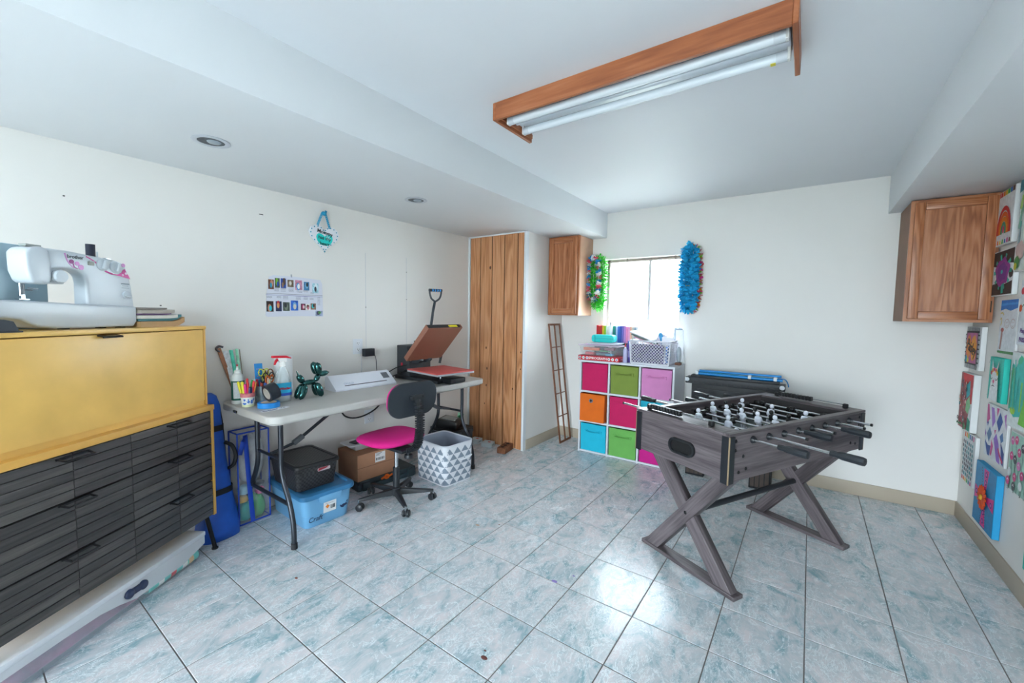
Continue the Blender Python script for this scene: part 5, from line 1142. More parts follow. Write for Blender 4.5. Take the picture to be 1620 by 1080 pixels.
# row of coloured paper packs standing against the window
stripes = ['#c81f31', '#cf3a2c', '#c42a30', '#e8b52c', '#9ed02f', '#e9f0e8', '#f0f2f0', '#f0f2f4', '#0f9a78', '#1b8a86', '#b9cdf0', '#3f74d0', '#3c57b5', '#7a6ac0', '#c58bd0', '#f08fc0', '#f3a2cf', '#f2b7a0', '#c9c4b8', '#9fb3c4', '#d9dde0']
names_ = ['crimson', 'red-orange', 'dark red', 'golden yellow', 'lime green', 'ivory', 'white', 'pale white', 'emerald', 'sea green', 'ice blue', 'royal blue', 'indigo', 'violet', 'lilac', 'hot pink', 'rose pink', 'peach', 'beige', 'steel blue', 'light grey']
x = 1.215
hold = thing('paper_holder', 'dark green holder behind the teal pencil case', 'holder', (1.44, 4.120, ST))
mb = MB(); box_shell(mb, 0.475, 0.082, 0.17, 0.004, M('#1f4a47', 0.5)); mb.build('tray', hold)
for k, (c_, nm) in enumerate(zip(stripes, names_)):
    w_ = 0.0195
    o = thing('coloured_paper_pack', nm + ' paper pack in the row below the window', 'paper pack', (1.226 + k * 0.0212, 4.120, ST + 0.005), 0, 'coloured papers in the holder')
    MB().bx(-w_ / 2, w_ / 2, -0.034, 0.034, 0, 0.335 + random.uniform(-0.006, 0.006), M(c_, 0.55)).build('sheets', o, bevel=0.0015, seg=1)
    MB().bx(-w_ / 2, w_ / 2, -0.0348, -0.0336, 0.01, 0.06, M('#e8e8e8', 0.5)).build('sticker', o)

wbt = thing('white_bottle', 'slim white pump bottle standing before the coloured papers', 'bottle', (1.385, 4.058, ST))
MB().lathe([(0.018, 0), (0.02, 0.004), (0.02, 0.335), (0.012, 0.352)], M('#e9ebf0', 0.3), n=20).build('bottle_body', wbt)
MB().lathe([(0.012, 0.350), (0.013, 0.375), (0.006, 0.378), (0.006, 0.395), (0.0001, 0.396)], M('#d9cdd0', 0.35), n=16).build('cap', wbt)
gl2 = thing('glue_bottle', 'small lilac-white glue bottle with red tip', 'glue bottle', (1.622, 3.85, ST))
MB().lathe([(0.019, 0), (0.021, 0.004), (0.021, 0.115), (0.018, 0.128), (0.009, 0.14)], M('#b9b8dc', 0.35), n=20, sy=0.75).build('bottle_body', gl2)
MB().lathe([(0.010, 0.137), (0.010, 0.148), (0.007, 0.152)], WHITE, n=16).build('collar', gl2)
MB().lathe([(0.0075, 0.15), (0.006, 0.165), (0.0035, 0.182), (0.0001, 0.184)], M('#d3243a', 0.4), n=14).build('tip', gl2)
pb = thing('purple_bottle', 'purple bottle behind the glue bottle', 'bottle', (1.632, 3.915, ST))
MB().lathe([(0.024, 0), (0.026, 0.004), (0.026, 0.15), (0.02, 0.168), (0.010, 0.178)], M('#4c3d92', 0.35), n=20).build('bottle_body', pb)
MB().lathe([(0.012, 0.176), (0.012, 0.205), (0.0001, 0.207)], M('#3a6fc0', 0.4), n=14).build('cap', pb)
MB().lathe([(0.0264, 0.05), (0.0264, 0.11)], M('#8d86c4', 0.4), n=20).build('label', pb)

# white lattice basket with magazines and pens
wb = thing('lattice_basket', 'white plastic lattice basket full of magazines on the shelf', 'basket', (1.860, 3.93, ST), 0)
wbm = M('#dcdde6', 0.35)
bw, bd2, bh, tp = 0.37, 0.235, 0.225, 0.92
def bpt(side, u, z):
    f = tp + (1 - tp) * z / bh; W_, D_ = bw * f / 2, bd2 * f / 2
    return {'f': (-W_ + 2 * W_ * u, -D_, z), 'b': (-W_ + 2 * W_ * u, D_, z), 'l': (-W_, -D_ + 2 * D_ * u, z), 'r': (W_, -D_ + 2 * D_ * u, z)}[side]
for side, n_ in (('f', 13), ('b', 13), ('l', 8), ('r', 8)):
    mb = MB(); nz = 7; z0, z1 = 0.012, bh - 0.010
    for d in (1, -1):
        for k in range(-nz, n_ + 1):
            us = []
            for i in range(nz + 1):
                u = (k + i * 1.0) / n_ if d == 1 else (k + nz - i) / n_
                if -1e-6 <= u <= 1 + 1e-6: us.append((min(max(u, 0), 1), z0 + (z1 - z0) * i / nz))
            if len(us) > 1:
                a, b2 = bpt(side, *us[0]), bpt(side, *us[-1]); mb.tube([a, b2], 0.0027, wbm, n=4)
    o2 = mb.build('lattice_side', wb); o2['kind'] = 'stuff'
mb = MB(); box_shell(mb, bw * tp, bd2 * tp, 0.014, 0.003, wbm); mb.build('basket_floor', wb)
loft(MB(), [rloop(bw - 0.004, bd2 - 0.004, 0.02, bh - 0.014), rloop(bw + 0.002, bd2 + 0.002, 0.02, bh - 0.012), rloop(bw + 0.012, bd2 + 0.012, 0.02, bh), rloop(bw - 0.006, bd2 - 0.006, 0.02, bh), rloop(bw - 0.010, bd2 - 0.010, 0.02, bh - 0.014)], wbm, False, False).build('rim', wb)
for sx in (-1, 1):
    for sy in (-1, 1): MB().tube([(sx * bw * tp / 2, sy * bd2 * tp / 2, 0.005), (sx * bw / 2, sy * bd2 / 2, bh - 0.02)], 0.007, wbm, n=6).build('corner_post', wb)
def inbk(name, lab, cat, x, y, z, s, col, rot, grp='papers in the lattice basket', var=0.05):
    o = thing(name, lab, cat, (1.860 + x, 3.93 + y, ST + z), 0, grp)
    MB().box((0, 0, 0), s, M(col, 0.5, var=var, vscale=25), rot=Matrix.Rotation(rot[1], 3, 'Y') @ Matrix.Rotation(rot[0], 3, 'X')).build('sheets', o, bevel=0.001, seg=1)
inbk('magazine', 'thick white magazine leaning out at the left of the lattice basket', 'magazine', -0.095, -0.01, 0.262, (0.012, 0.16, 0.22), '#e5e6ee', (0, -1.22))
inbk('magazine', 'dark-edged magazine sloping across the lattice basket', 'magazine', -0.075, 0.0, 0.235, (0.010, 0.17, 0.24), '#6d7b78', (0, -1.22))
inbk('magazine', 'pink magazine sloping under the dark-edged one', 'magazine', -0.06, 0.01, 0.212, (0.010, 0.16, 0.22), '#efb3cc', (0, -1.22))
inbk('paper_pad', 'lilac-white paper pad standing at the back of the lattice basket', 'paper pad', 0.055, 0.075, 0.155, (0.16, 0.010, 0.24), '#d7d3e2', (0.1, 0.45))
inbk('paper_pad', 'white paper pad standing at the right of the lattice basket', 'paper pad', 0.12, 0.04, 0.145, (0.10, 0.008, 0.22), '#e6e8ef', (0.1, 0.0))
inbk('craft_book', 'multicoloured craft book seen through the lattice basket', 'book', -0.025, -0.088, 0.10, (0.29, 0.010, 0.17), '#43306a', (0.07, 0), var=0.9)
inbk('craft_book', 'blue craft book at the right inside the lattice basket', 'book', 0.145, -0.01, 0.10, (0.012, 0.16, 0.16), '#3f6fb4', (0.05, 0), var=0.4)
inbk('blue_folder', 'narrow blue folder standing up at the right of the basket', 'folder', 0.075, 0.055, 0.185, (0.035, 0.006, 0.22), '#2f8fc6', (0.0, -0.3))
# papers leaning right of the basket against the window
for k, (x, c_, lab, rr) in enumerate(((2.015, '#c9d3dc', 'pale blue-grey sheet leaning right of the basket', 0.05), (2.035, '#8fa0ad', 'steel grey folder leaning right of the basket', 0.0), (2.055, '#dfe3e6', 'white sheet leaning at the right end of the shelf', -0.04))):
    o = thing('leaning_sheet', lab, 'paper', (x, 4.125 - 0.012 * k, ST + 0.001), 0, 'sheets leaning by the window')
    MB().box((0, 0, 0.17), (0.07, 0.004, 0.34 - 0.02 * k), M(c_, 0.5, var=0.1, vscale=15), rot=Matrix.Rotation(rad(-3), 3, 'X') @ Matrix.Rotation(rr, 3, 'Y')).build('sheet', o)
o = thing('wood_block', 'small brown wood block at the right end of the shelf', 'block', (2.068, 4.02, ST))
MB().bx(-0.025, 0.025, -0.03, 0.03, 0, 0.022, M('#6e4632', 0.6, var=0.2, vscale=40)).build('block', o, bevel=0.003)
o = thing('crumpled_bag', 'crumpled grey plastic bag at the right end of the shelf', 'bag', (2.062, 4.05, ST + 0.0225)); bpy.data.objects.remove(o)
lump('crumpled_bag', 'crumpled grey plastic bag on the wood block', 'bag', (2.070, 4.02, ST + 0.0225), (0.020, 0.035, 0.07), '#aab4bc', 21, group=None, rough=0.3)
o = thing('teal_lid', 'teal plastic lid on top of the coloured papers', 'lid', (1.60, 3.995, ST)); bpy.data.objects.remove(o)

# ------------------------------------------------------------------ paper leis beside the window
def lei(name, label, cx, cz, w_, h_, y, cols, rad0, n, seed, part, tilt=0.0, petals=6, run=1, slim=1.0):
    t = thing(name, label, 'lei', (cx, y, cz - h_ / 2))
    rnd = random.Random(seed); pos = []; groups = {}
    per = [(w_ / 2 * math.copysign(abs(cos(a)) ** 0.6, cos(a)), h_ / 2 * math.copysign(abs(sin(a)) ** 0.9, sin(a))) for a in [2 * PI * i / 400 for i in range(400)]]
    acc = [0.0]
    for a, b in zip(per, per[1:] + per[:1]): acc.append(acc[-1] + math.hypot(b[0] - a[0], b[1] - a[1]))
    for i in range(n):
        s_ = acc[-1] * i / n; k = max(q for q in range(400) if acc[q] <= s_); a, b = per[k], per[(k + 1) % 400]
        pos.append((Vector((a[0] + tilt * a[1], 0, a[1] + h_ / 2)), Vector((b[0] - a[0], 0, b[1] - a[1])).normalized()))
    for i, (p, d) in enumerate(pos):
        c_ = cols[(i // run) % len(cols)]; mb = groups.setdefault(c_, MB()); mat = M(c_, 0.8)
        d = (d + Vector((rnd.uniform(-0.5, 0.5), rnd.uniform(-0.5, 0.5), rnd.uniform(-0.5, 0.5)))).normalized(); R = Vector((0, 0, 1)).rotation_difference(d).to_matrix()
        ph = rnd.uniform(0, 6)
        for q in range(petals):
            a0 = ph + 2 * PI * q / petals; rr = rad0 * rnd.uniform(0.75, 1.15); hw = slim * 0.62 * PI * rr / petals * 1.5; up = rnd.uniform(-0.3, 0.5) * rr
            e, f = Vector((cos(a0), sin(a0), 0)), Vector((-sin(a0), cos(a0), 0)); z = Vector((0, 0, 1))
            loc = [e * 0.0, e * rr * 0.55 + f * hw * 0.8 + z * up * 0.4, e * rr * 0.9 + f * hw * 0.75 + z * (up + rnd.uniform(-0.1, 0.1) * rr), e * rr + z * up * 1.2, e * rr * 0.9 - f * hw * 0.75 + z * (up + rnd.uniform(-0.1, 0.1) * rr), e * rr * 0.55 - f * hw * 0.8 + z * up * 0.4]
            vs = []
            for v in loc:
                v = R @ v; v.y = min(v.y, YB - 0.004 - y); vs.append(p + v)
            mb.add(vs, [(0, 1, 2, 3), (0, 3, 4, 5)], mat)
    for c_, mb in groups.items():
        o2 = mb.build(part, t, ang=180); o2['kind'] = 'stuff'
    MB().tube([p for p, d in pos], 0.003, M('#e8e8e4', 0.7), n=5, closed=True).build('string', t)
    MB().cyl((0, 0.0, h_ - 0.005), (0, YB - y, h_ + 0.0), 0.003, M('#9aa0a6', 0.4, 0.7), n=6).build('wall_nail', t)
    return t
lei('grass_lei', 'bright green grass lei hanging left of the window', 1.205, 1.725, 0.115, 0.50, 4.125, ['#3fd437', '#35c22f', '#62e653'], 0.055, 90, 3, 'grass_frill', petals=10, slim=0.5)
lei('flower_lei', 'red white and blue flower lei hanging over the green lei', 1.170, 1.765, 0.125, 0.44, 4.070, ['#e8596b', '#f4f4f6', '#2a96d4'], 0.034, 60, 4, 'flower_ruffle', tilt=-0.02, run=2)
lei('mixed_lei', 'pink orange and green lei mostly hidden behind the blue one', 2.128, 1.735, 0.125, 0.60, 4.150, ['#e63a9c', '#f0922c', '#e8455a', '#8cd23a'], 0.036, 70, 5, 'flower_ruffle')
lei('blue_lei', 'thick turquoise blue paper lei hanging right of the window', 2.112, 1.735, 0.085, 0.565, 4.090, ['#2cc0f4', '#33ccfa', '#22b2e6'], 0.056, 120, 6, 'paper_ruffle', petals=7)
# ------------------------------------------------------------------ foosball table
fz = thing('foosball_table', 'grey wood-grain foosball table with crossed legs', 'foosball table', (2.781, 2.833, 0), rad(-27.5))
gwx = wood('grey_wood_x', '#2f292b', '#51494c', '#756b6e', axis='x', freq=8, along=0.05, rough=0.42, fine=0.5, fscale=110)
gwy = wood('grey_wood_y', '#2f292b', '#51494c', '#756b6e', axis='y', freq=8, along=0.05, rough=0.42, fine=0.5, fscale=110)
gwz = wood('grey_wood_z', '#2f292b', '#51494c', '#756b6e', axis='z', freq=8, along=0.05, rough=0.42, fine=0.5, fscale=110)
FW, FL, FT, FB = 0.602, 1.257, 0.84, 0.605
W2, L2 = FW / 2, FL / 2; th = 0.028; rail = 0.115
MB().bx(-W2 + 0.006, -W2 + 0.006 + th, -L2 + 0.01, L2 - 0.01, FB, FT - 0.012, gwy).build('side_panel', fz)
MB().bx(W2 - 0.006 - th, W2 - 0.006, -L2 + 0.01, L2 - 0.01, FB, FT - 0.012, gwy).build('side_panel', fz)
MB().bx(-W2 + 0.006, W2 - 0.006, -L2 + 0.006, -L2 + 0.006 + th, FB, FT - 0.012, gwx).build('end_panel', fz)
MB().bx(-W2 + 0.006, W2 - 0.006, L2 - 0.006 - th, L2 - 0.006, FB, FT - 0.012, gwx).build('end_panel', fz)
for s in (-1, 1):
    MB().bx(s * W2 - (0.038 if s > 0 else 0), s * W2 + (0.038 if s < 0 else 0), -L2, L2, FT - 0.013, FT, gwy).build('side_rail', fz, bevel=0.002, seg=1)
    ya, yb = (-L2, -L2 + rail) if s < 0 else (L2 - rail, L2)
    MB().bx(-W2 + 0.038, W2 - 0.038, ya, yb, FT - 0.013, FT, gwx).build('end_rail', fz, bevel=0.002, seg=1)
    yi = -L2 + rail - 0.012 if s < 0 else L2 - rail
    MB().bx(-W2 + 0.036, W2 - 0.036, yi, yi + 0.012, 0.70, FT - 0.013, M('#3d3a3b', 0.4)).build('goal_wall', fz)
    mb = MB(); mb.prism(rrect(0.18, 0.06, 0.01, 3, 0, 0.745), yi + (0.0115 if s < 0 else -0.002), yi + (0.0135 if s < 0 else 0.0005), M('#0b0b0c', 0.8), 'xz'); mb.build('goal_mouth', fz)
MB().bx(-W2 + 0.034, W2 - 0.034, -L2 + 0.03, L2 - 0.03, FB + 0.01, 0.70, M('#3b4444', 0.35)).build('cabinet_core', fz)
fld = MB().bx(-W2 + 0.035, W2 - 0.035, -L2 + rail, L2 - rail, 0.700, 0.7035, M('#5f6d6b', 0.35)).build('play_field', fz)
wl_ = M('#cfd6d6', 0.5)
MB().bx(-W2 + 0.04, W2 - 0.04, -0.003, 0.003, 0.7035, 0.7040, wl_).build('centre_line', fld)
MB().lathe([(0.078, 0), (0.083, 0), (0.083, 0.0006), (0.078, 0.0006), (0.078, 0)], wl_, n=40, c=(0, 0, 0.7035)).build('centre_circle', fld)
for s in (-1, 1):
    y = s * (L2 - rail - 0.10)
    MB().bx(-0.15, 0.15, y - 0.0025, y + 0.0025, 0.7035, 0.7040, wl_).build('goal_line', fld)
# corner guards, bolts, ball return
for sx in (-1, 1):
    for sy in (-1, 1):
        cg = MB().bx(min(sx * (W2 - 0.042), sx * (W2 - 0.002)), max(sx * (W2 - 0.042), sx * (W2 - 0.002)), min(sy * (L2 - 0.006), sy * L2), max(sy * (L2 - 0.006), sy * L2), FB - 0.008, FT - 0.016, M('#202329', 0.35))
        cg.bx(min(sx * (W2 - 0.006), sx * W2), max(sx * (W2 - 0.006), sx * W2), min(sy * (L2 - 0.042), sy * (L2 - 0.002)), max(sy * (L2 - 0.042), sy * (L2 - 0.002)), FB - 0.008, FT - 0.016, M('#202329', 0.35))
        cg = cg.build('corner_guard', fz, bevel=0.001, seg=1)
        MB().cyl((sx * (W2 - 0.003), sy * (L2 - 0.003), FB - 0.008), (sx * (W2 - 0.003), sy * (L2 - 0.003), FT - 0.016), 0.004, M('#8a765c', 0.4, 0.3), n=8).build('edge_strip', cg)
    for sy in (-1, 1):
        for dy, z in ((0.055, 0.80), (0.055, 0.755), (0.115, 0.72), (0.085, 0.645), (0.14, 0.655)):
            MB().lathe([(0.0001, 0.004), (0.006, 0.0035), (0.0095, 0.0), (0.0095, -0.003)][::-1], M('#1a1b1e', 0.35, 0.4), n=14, c=(sx * (W2 - 0.006), sy * (L2 - dy), z), axis=(sx, 0, 0)).build('bolt', fz)
for s in (-1, 1):
    mb = MB(); o_ = rrect(0.165, 0.082, 0.040, 8, 0.03, 0.70); i_ = rrect(0.140, 0.058, 0.028, 8, 0.03, 0.70); n_ = len(o_); y0, y1 = s * (L2 - 0.006), s * (L2 + 0.006)
    mb.add([(x, y0, z) for x, z in o_] + [(x, y1, z) for x, z in o_] + [(x, y1, z) for x, z in i_] + [(x, y0, z) for x, z in i_], [(a * n_ + k, a * n_ + (k + 1) % n_, (a + 1) * n_ + (k + 1) % n_, (a + 1) * n_ + k) for a in range(3) for k in range(n_)], M('#1b1d21', 0.4)); mb.build('ball_return_ring', fz)
    mb = MB(); mb.prism(i_, s * (L2 - 0.005), s * (L2 - 0.0035), M('#08080a', 0.7), 'xz'); mb.build('ball_return_hole', fz)
# score counters on both end rails
for s in (-1, 1):
    y = s * (L2 - 0.055); xo = -0.03 if s < 0 else 0.03
    sc = MB().cyl((xo - 0.22, y, FT + 0.020), (xo + 0.19, y, FT + 0.020), 0.003, CHROME, n=8).build('score_counter', fz)
    for x in (xo - 0.22, xo + 0.19): MB().bx(x - 0.012, x + 0.012, y - 0.012, y + 0.012, FT, FT + 0.026, BLACK).build('counter_post', sc, bevel=0.003, seg=1)
    for k in range(10): MB().bx(xo - 0.205 + k * 0.021, xo - 0.205 + k * 0.021 + 0.019, y - 0.014, y + 0.014, FT + 0.006, FT + 0.033, M('#1c1d20', 0.45)).build('counter_bead', sc, bevel=0.003, seg=1)
# rods
chrome2 = M('#c9cbcd', 0.22, 0.95)
def player_mesh(col):
    mb = MB(); m_ = M(col, 0.35)
    mb.ball((0, 0, 0.036), (0.0095, 0.0095, 0.0115), m_, nu=10, nv=7)
    mb.lathe([(0.0045, 0.022), (0.012, 0.020), (0.0145, 0.012), (0.012, 0.0), (0.010, -0.012), (0.011, -0.022)], m_, n=12, sx=1.15, sy=0.8)
    mb.lathe([(0.013, -0.012), (0.013, 0.012)], m_, n=12, axis=(1, 0, 0))
    for s in (-1, 1): mb.box((s * 0.006, 0, -0.036), (0.009, 0.012, 0.034), m_)
    mb.box((0, 0.002, -0.058), (0.024, 0.016, 0.016), m_)
    return mb.mesh('player', bevel=0.0012, seg=1)
pm = {'w': player_mesh('#e4e7f2'), 'b': player_mesh('#191a1c')}
def handle_mesh():
    mb = MB(); prof = [(0.006, 0.0), (0.013, 0.002), (0.015, 0.014), (0.0135, 0.028), (0.018, 0.045), (0.0195, 0.12), (0.017, 0.128), (0.0001, 0.130)]
    mb.lathe(prof, M('#23272d', 0.38), n=8, axis=(1, 0, 0)); return mb.mesh('handle', ang=25)
hm = handle_mesh()
bush = MB().lathe([(0.009, -0.004), (0.019, -0.004), (0.019, 0.003), (0.012, 0.014), (0.009, 0.014)], M('#1d2025', 0.4), n=16, axis=(1, 0, 0)).mesh('bushing')
spec = [('w', 3, 'R', 0.115, 0.30, -75), ('w', 2, 'R', 0.265, 0.20, 10), ('b', 3, 'L', 0.265, 0.10, -70), ('w', 5, 'R', 0.025, 0.25, 15), ('b', 5, 'L', 0.095, 0.10, 25), ('w', 3, 'R', 0.075, 0.22, -15), ('b', 2, 'L', 0.235, 0.12, 60), ('b', 3, 'L', 0.075, 0.10, 80)]
ZR_ = 0.793
for k, (team, n_, hs, ext, back, rotx) in enumerate(spec):
    y = -L2 + rail + 0.065 + k * (FL - 2 * rail - 0.13) / 7
    s = 1 if hs == 'R' else -1
    xa, xb = -s * (W2 + back), s * (W2 + ext)
    rd = MB().cyl((xa, 0, 0), (xb + s * 0.004, 0, 0), 0.0066, chrome2, n=10).build('rod', fz, loc=(0, y, ZR_))
    h = link('handle', hm, rd, (xb, 0, 0), (0, 0, 0 if s > 0 else PI))
    MB().cyl((xa, 0, 0), (xa - s * 0.008, 0, 0), 0.0085, BLACK, n=10).build('rod_end_cap', rd)
    for s2 in (-1, 1): link('bushing', bush, rd, (s2 * (W2 - 0.004), 0, 0), (0, 0, 0 if s2 > 0 else PI)); 
    inner = FW - 0.15; off = random.uniform(-0.02, 0.02)
    for i in range(n_):
        x = 0 if n_ == 1 else -inner / 2 * (0.86 if n_ > 2 else 0.42) + i * inner * (0.86 if n_ > 2 else 0.42) / (n_ - 1)
        link('player', pm[team], rd, (x + off, 0, 0), (rad(rotx), 0, 0), (1.3, 1.3, 1.25))
    for x in (-inner / 2 * 0.86 - 0.05, inner / 2 * 0.86 + 0.05): MB().lathe([(0.0068, -0.008), (0.012, -0.008), (0.012, 0.008), (0.0068, 0.008)], M('#141518', 0.6), n=12, c=(x + off, 0, 0), axis=(1, 0, 0)).build('stop_ring', rd)
# crossed legs
for s in (-1, 1):
    y = s * (L2 - 0.12)
    def slab(xb_, xt_, dy, name):
        hw = 0.05; mb = MB()
        pts = [(xb_ - hw, 0.02), (xb_ + hw, 0.02), (xt_ + hw, FB + 0.004), (xt_ - hw, FB + 0.004)]
        th_ = math.atan2(xt_ - xb_, FB - 0.016); mb.tf = Matrix.Rotation(-th_, 4, 'Y')
        mb.prism(pts, y + dy - 0.027, y + dy + 0.027, gwz, 'xz'); return mb.build(name, fz, bevel=0.002, seg=1, rot=(0, th_, 0))
    slab(0.235, -0.235, 0.0, 'leg')
    # second board is notched: two halves meeting the first one
    d = slab(-0.235, 0.235, -0.004 if s < 0 else 0.004, 'leg')
    MB().bx(-0.305, 0.305, y - 0.036, y + 0.036, 0.0, 0.021, gwx).build('foot_board', fz, bevel=0.002, seg=1)
    MB().lathe([(0.0001, 0.004), (0.007, 0.003), (0.010, 0.0), (0.010, -0.004)][::-1], M('#17181a', 0.4, 0.4), n=14, c=(0, y + s * 0.0312, 0.315), axis=(0, s, 0)).build('leg_bolt', fz)
MB().cyl((0, -L2 + 0.145, 0.315), (0, L2 - 0.145, 0.315), 0.017, M('#24272c', 0.4), n=16).build('stretcher_bar', fz)

# ------------------------------------------------------------------ folded black work table behind it
wk = thing('folding_workbench', 'folded black plastic workbench against the window wall', 'workbench', (2.54, 3.93, 0))
bpk = M('#2b2e33', 0.5, var=0.1, vscale=10); bpk2 = M('#1f2125', 0.5)
MB().bx(-0.37, 0.37, -0.06, 0.06, 0.80, 0.855, bpk).build('top_beam', wk, bevel=0.006)
MB().bx(-0.33, 0.33, -0.05, 0.05, 0.855, 0.875, bpk2).build('upper_tray', wk, bevel=0.004)
for k in range(15): MB().bx(-0.345 + k * 0.047, -0.345 + k * 0.047 + 0.030, -0.065, -0.058, 0.806, 0.822, bpk2).build('rib', wk)
MB().bx(-0.32, 0.32, -0.045, 0.045, 0.58, 0.80, bpk2).build('apron', wk, bevel=0.006)
MB().bx(-0.27, 0.27, -0.052, -0.044, 0.66, 0.76, bpk).build('front_panel', wk, bevel=0.003)
for x in (-0.355, 0.35): MB().cyl((x, -0.068, 0.835), (x, -0.058, 0.835), 0.018, M('#b9bdc2', 0.4, 0.4), n=14).build('pivot_cap', wk)
brn = M('#4a3d36', 0.55, var=0.15, vscale=12)
for s, x0 in ((-1, -0.255), (1, 0.235)):
    lg = MB().bx(x0 - 0.075, x0 + 0.075, -0.105, -0.055, 0.0, 0.60, bpk2).build('leg', wk, bevel=0.006)
    for k in range(4): MB().bx(x0 - 0.066 + k * 0.034, x0 - 0.066 + k * 0.034 + 0.028, -0.110, -0.104, 0.02, 0.58, brn).build('leg_rib', lg)
    MB().bx(x0 - 0.078, x0 + 0.078, -0.113, -0.05, 0.17, 0.20, bpk2).build('leg_strap', lg)
    MB().bx(x0 - 0.075, x0 + 0.075, 0.03, 0.08, 0.0, 0.60, bpk2).build('leg', wk, bevel=0.006)
MB().bx(-0.19, 0.17, -0.02, 0.02, 0.22, 0.26, bpk).build('crossbar', wk)
bt = thing('blue_folded_stand', 'bundle of blue metal tubes lying on the black workbench', 'stand', (2.56, 3.93, 0.8755), rad(-1))
bl = M('#1c83c9', 0.35, 0.2)
MB().cyl((-0.31, -0.02, 0.012), (0.33, -0.02, 0.012), 0.012, bl, n=10).build('tube', bt); MB().cyl((-0.30, 0.012, 0.013), (0.30, 0.012, 0.012), 0.012, M('#1fa0a4', 0.4), n=10).build('tube', bt)
MB().cyl((-0.29, 0.0, 0.034), (0.32, -0.005, 0.042), 0.010, bl, n=10).build('tube', bt)
for x in (-0.305, 0.10, 0.28): MB().bx(x - 0.012, x + 0.012, -0.036, 0.026, 0.003, 0.036, M('#dfe3e6', 0.4)).build('white_clip', bt, bevel=0.003, seg=1)
MB().tube(bez([(0.30, -0.03, 0.03), (0.345, -0.04, 0.026), (0.365, -0.045, 0.0), (0.372, -0.045, -0.03)], 5), 0.009, bl, n=6, flat=0.4).build('strap', bt)
# ------------------------------------------------------------------ ceiling light in an open oak frame
fx = thing('ceiling_light_fixture', 'twin-tube ceiling light in a partial oak frame', 'ceiling light', (0, 0, 0))
fxw = wood('oak_frame_x', '#8d4f30', '#a8633d', '#b97650', axis='x', freq=10, along=0.08, rough=0.4, fine=0.5); fyw = wood('oak_frame_y', '#8d4f30', '#a8633d', '#b97650', axis='y', freq=10, along=0.08, rough=0.4, fine=0.5)
X0, X1, Y0, Y1 = 1.68, 2.93, 1.735, 2.06
MB().bx(X0, X1, Y0 - 0.018, Y0, ZC - 0.085, ZC, fxw).build('long_board', fx, bevel=0.002, seg=1)
MB().bx(X0 - 0.018, X0, Y0 - 0.018, Y1, ZC - 0.085, ZC, fyw).build('end_board', fx, bevel=0.002, seg=1)
MB().bx(X1, X1 + 0.018, Y0 - 0.018, Y1 + 0.03, ZC - 0.085, ZC, fyw).build('end_board', fx, bevel=0.002, seg=1)
MB().bx(X0, X0 + 0.012, Y0, Y1 - 0.01, ZC - 0.070, ZC - 0.045, fyw).build('end_moulding', fx, bevel=0.003)
hs = M('#dfe6ee', 0.3)
MB().prism([(Y0 + 0.02, ZC), (Y0 + 0.02, ZC - 0.012), (Y0 + 0.075, ZC - 0.045), (Y0 + 0.225, ZC - 0.045), (Y0 + 0.285, ZC - 0.012), (Y0 + 0.285, ZC)], X0 + 0.015, X1 - 0.01, hs, 'yz').build('reflector', fx)
tb_ = M('#e3eaf0', 0.25)
for y in (Y0 + 0.065, Y0 + 0.205):
    tu = MB().cyl((X0 + 0.06, y, ZC - 0.070), (X1 - 0.055, y, ZC - 0.070), 0.019, tb_, n=18).build('tube', fx)
    for xa, xb in ((X0 + 0.03, X0 + 0.062), (X1 - 0.057, X1 - 0.02)): MB().cyl((xa, y, ZC - 0.070), (xb, y, ZC - 0.070), 0.0198, M('#cdd3da', 0.35), n=18).build('tube_cap', tu)
    for x in (X0 + 0.026, X1 - 0.016): MB().bx(x - 0.006, x + 0.006, y - 0.014, y + 0.014, ZC - 0.088, ZC - 0.03, WHITE).build('socket', fx, bevel=0.002, seg=1)
MB().bx(X0 + 0.024, X1 - 0.014, Y0 + 0.128, Y0 + 0.142, ZC - 0.062, ZC - 0.044, hs).build('centre_spine', fx)
MB().bx(X1 - 0.075, X1 - 0.058, Y0 + 0.196, Y0 + 0.214, ZC - 0.0905, ZC - 0.088, M('#e0cf3a', 0.5)).build('yellow_sticker', fx)

# recessed lights in the soffit
for x, y, lab in ((0.622, 0.838, 'recessed ceiling light nearest the sewing machine'), (0.667, 2.092, 'recessed ceiling light above the heat press')):
    o = thing('recessed_light', lab, 'recessed light', (x, y, ZS))
    MB().lathe([(0.055, -0.001), (0.078, -0.001), (0.080, -0.004), (0.074, -0.006), (0.057, -0.005), (0.055, -0.001)], M('#c9ced6', 0.4), n=36).build('trim_ring', o)
    MB().lathe([(0.0001, -0.0012), (0.057, -0.0012), (0.057, -0.003), (0.0001, -0.003)], M('#4a525b', 0.4, 0.5, var=0.5, vscale=40), n=36).build('baffle', o)
    MB().ball((0.006, 0.01, -0.003), (0.030, 0.030, 0.008), M('#9ba6b0', 0.3), nu=16, nv=6).build('bulb', o)

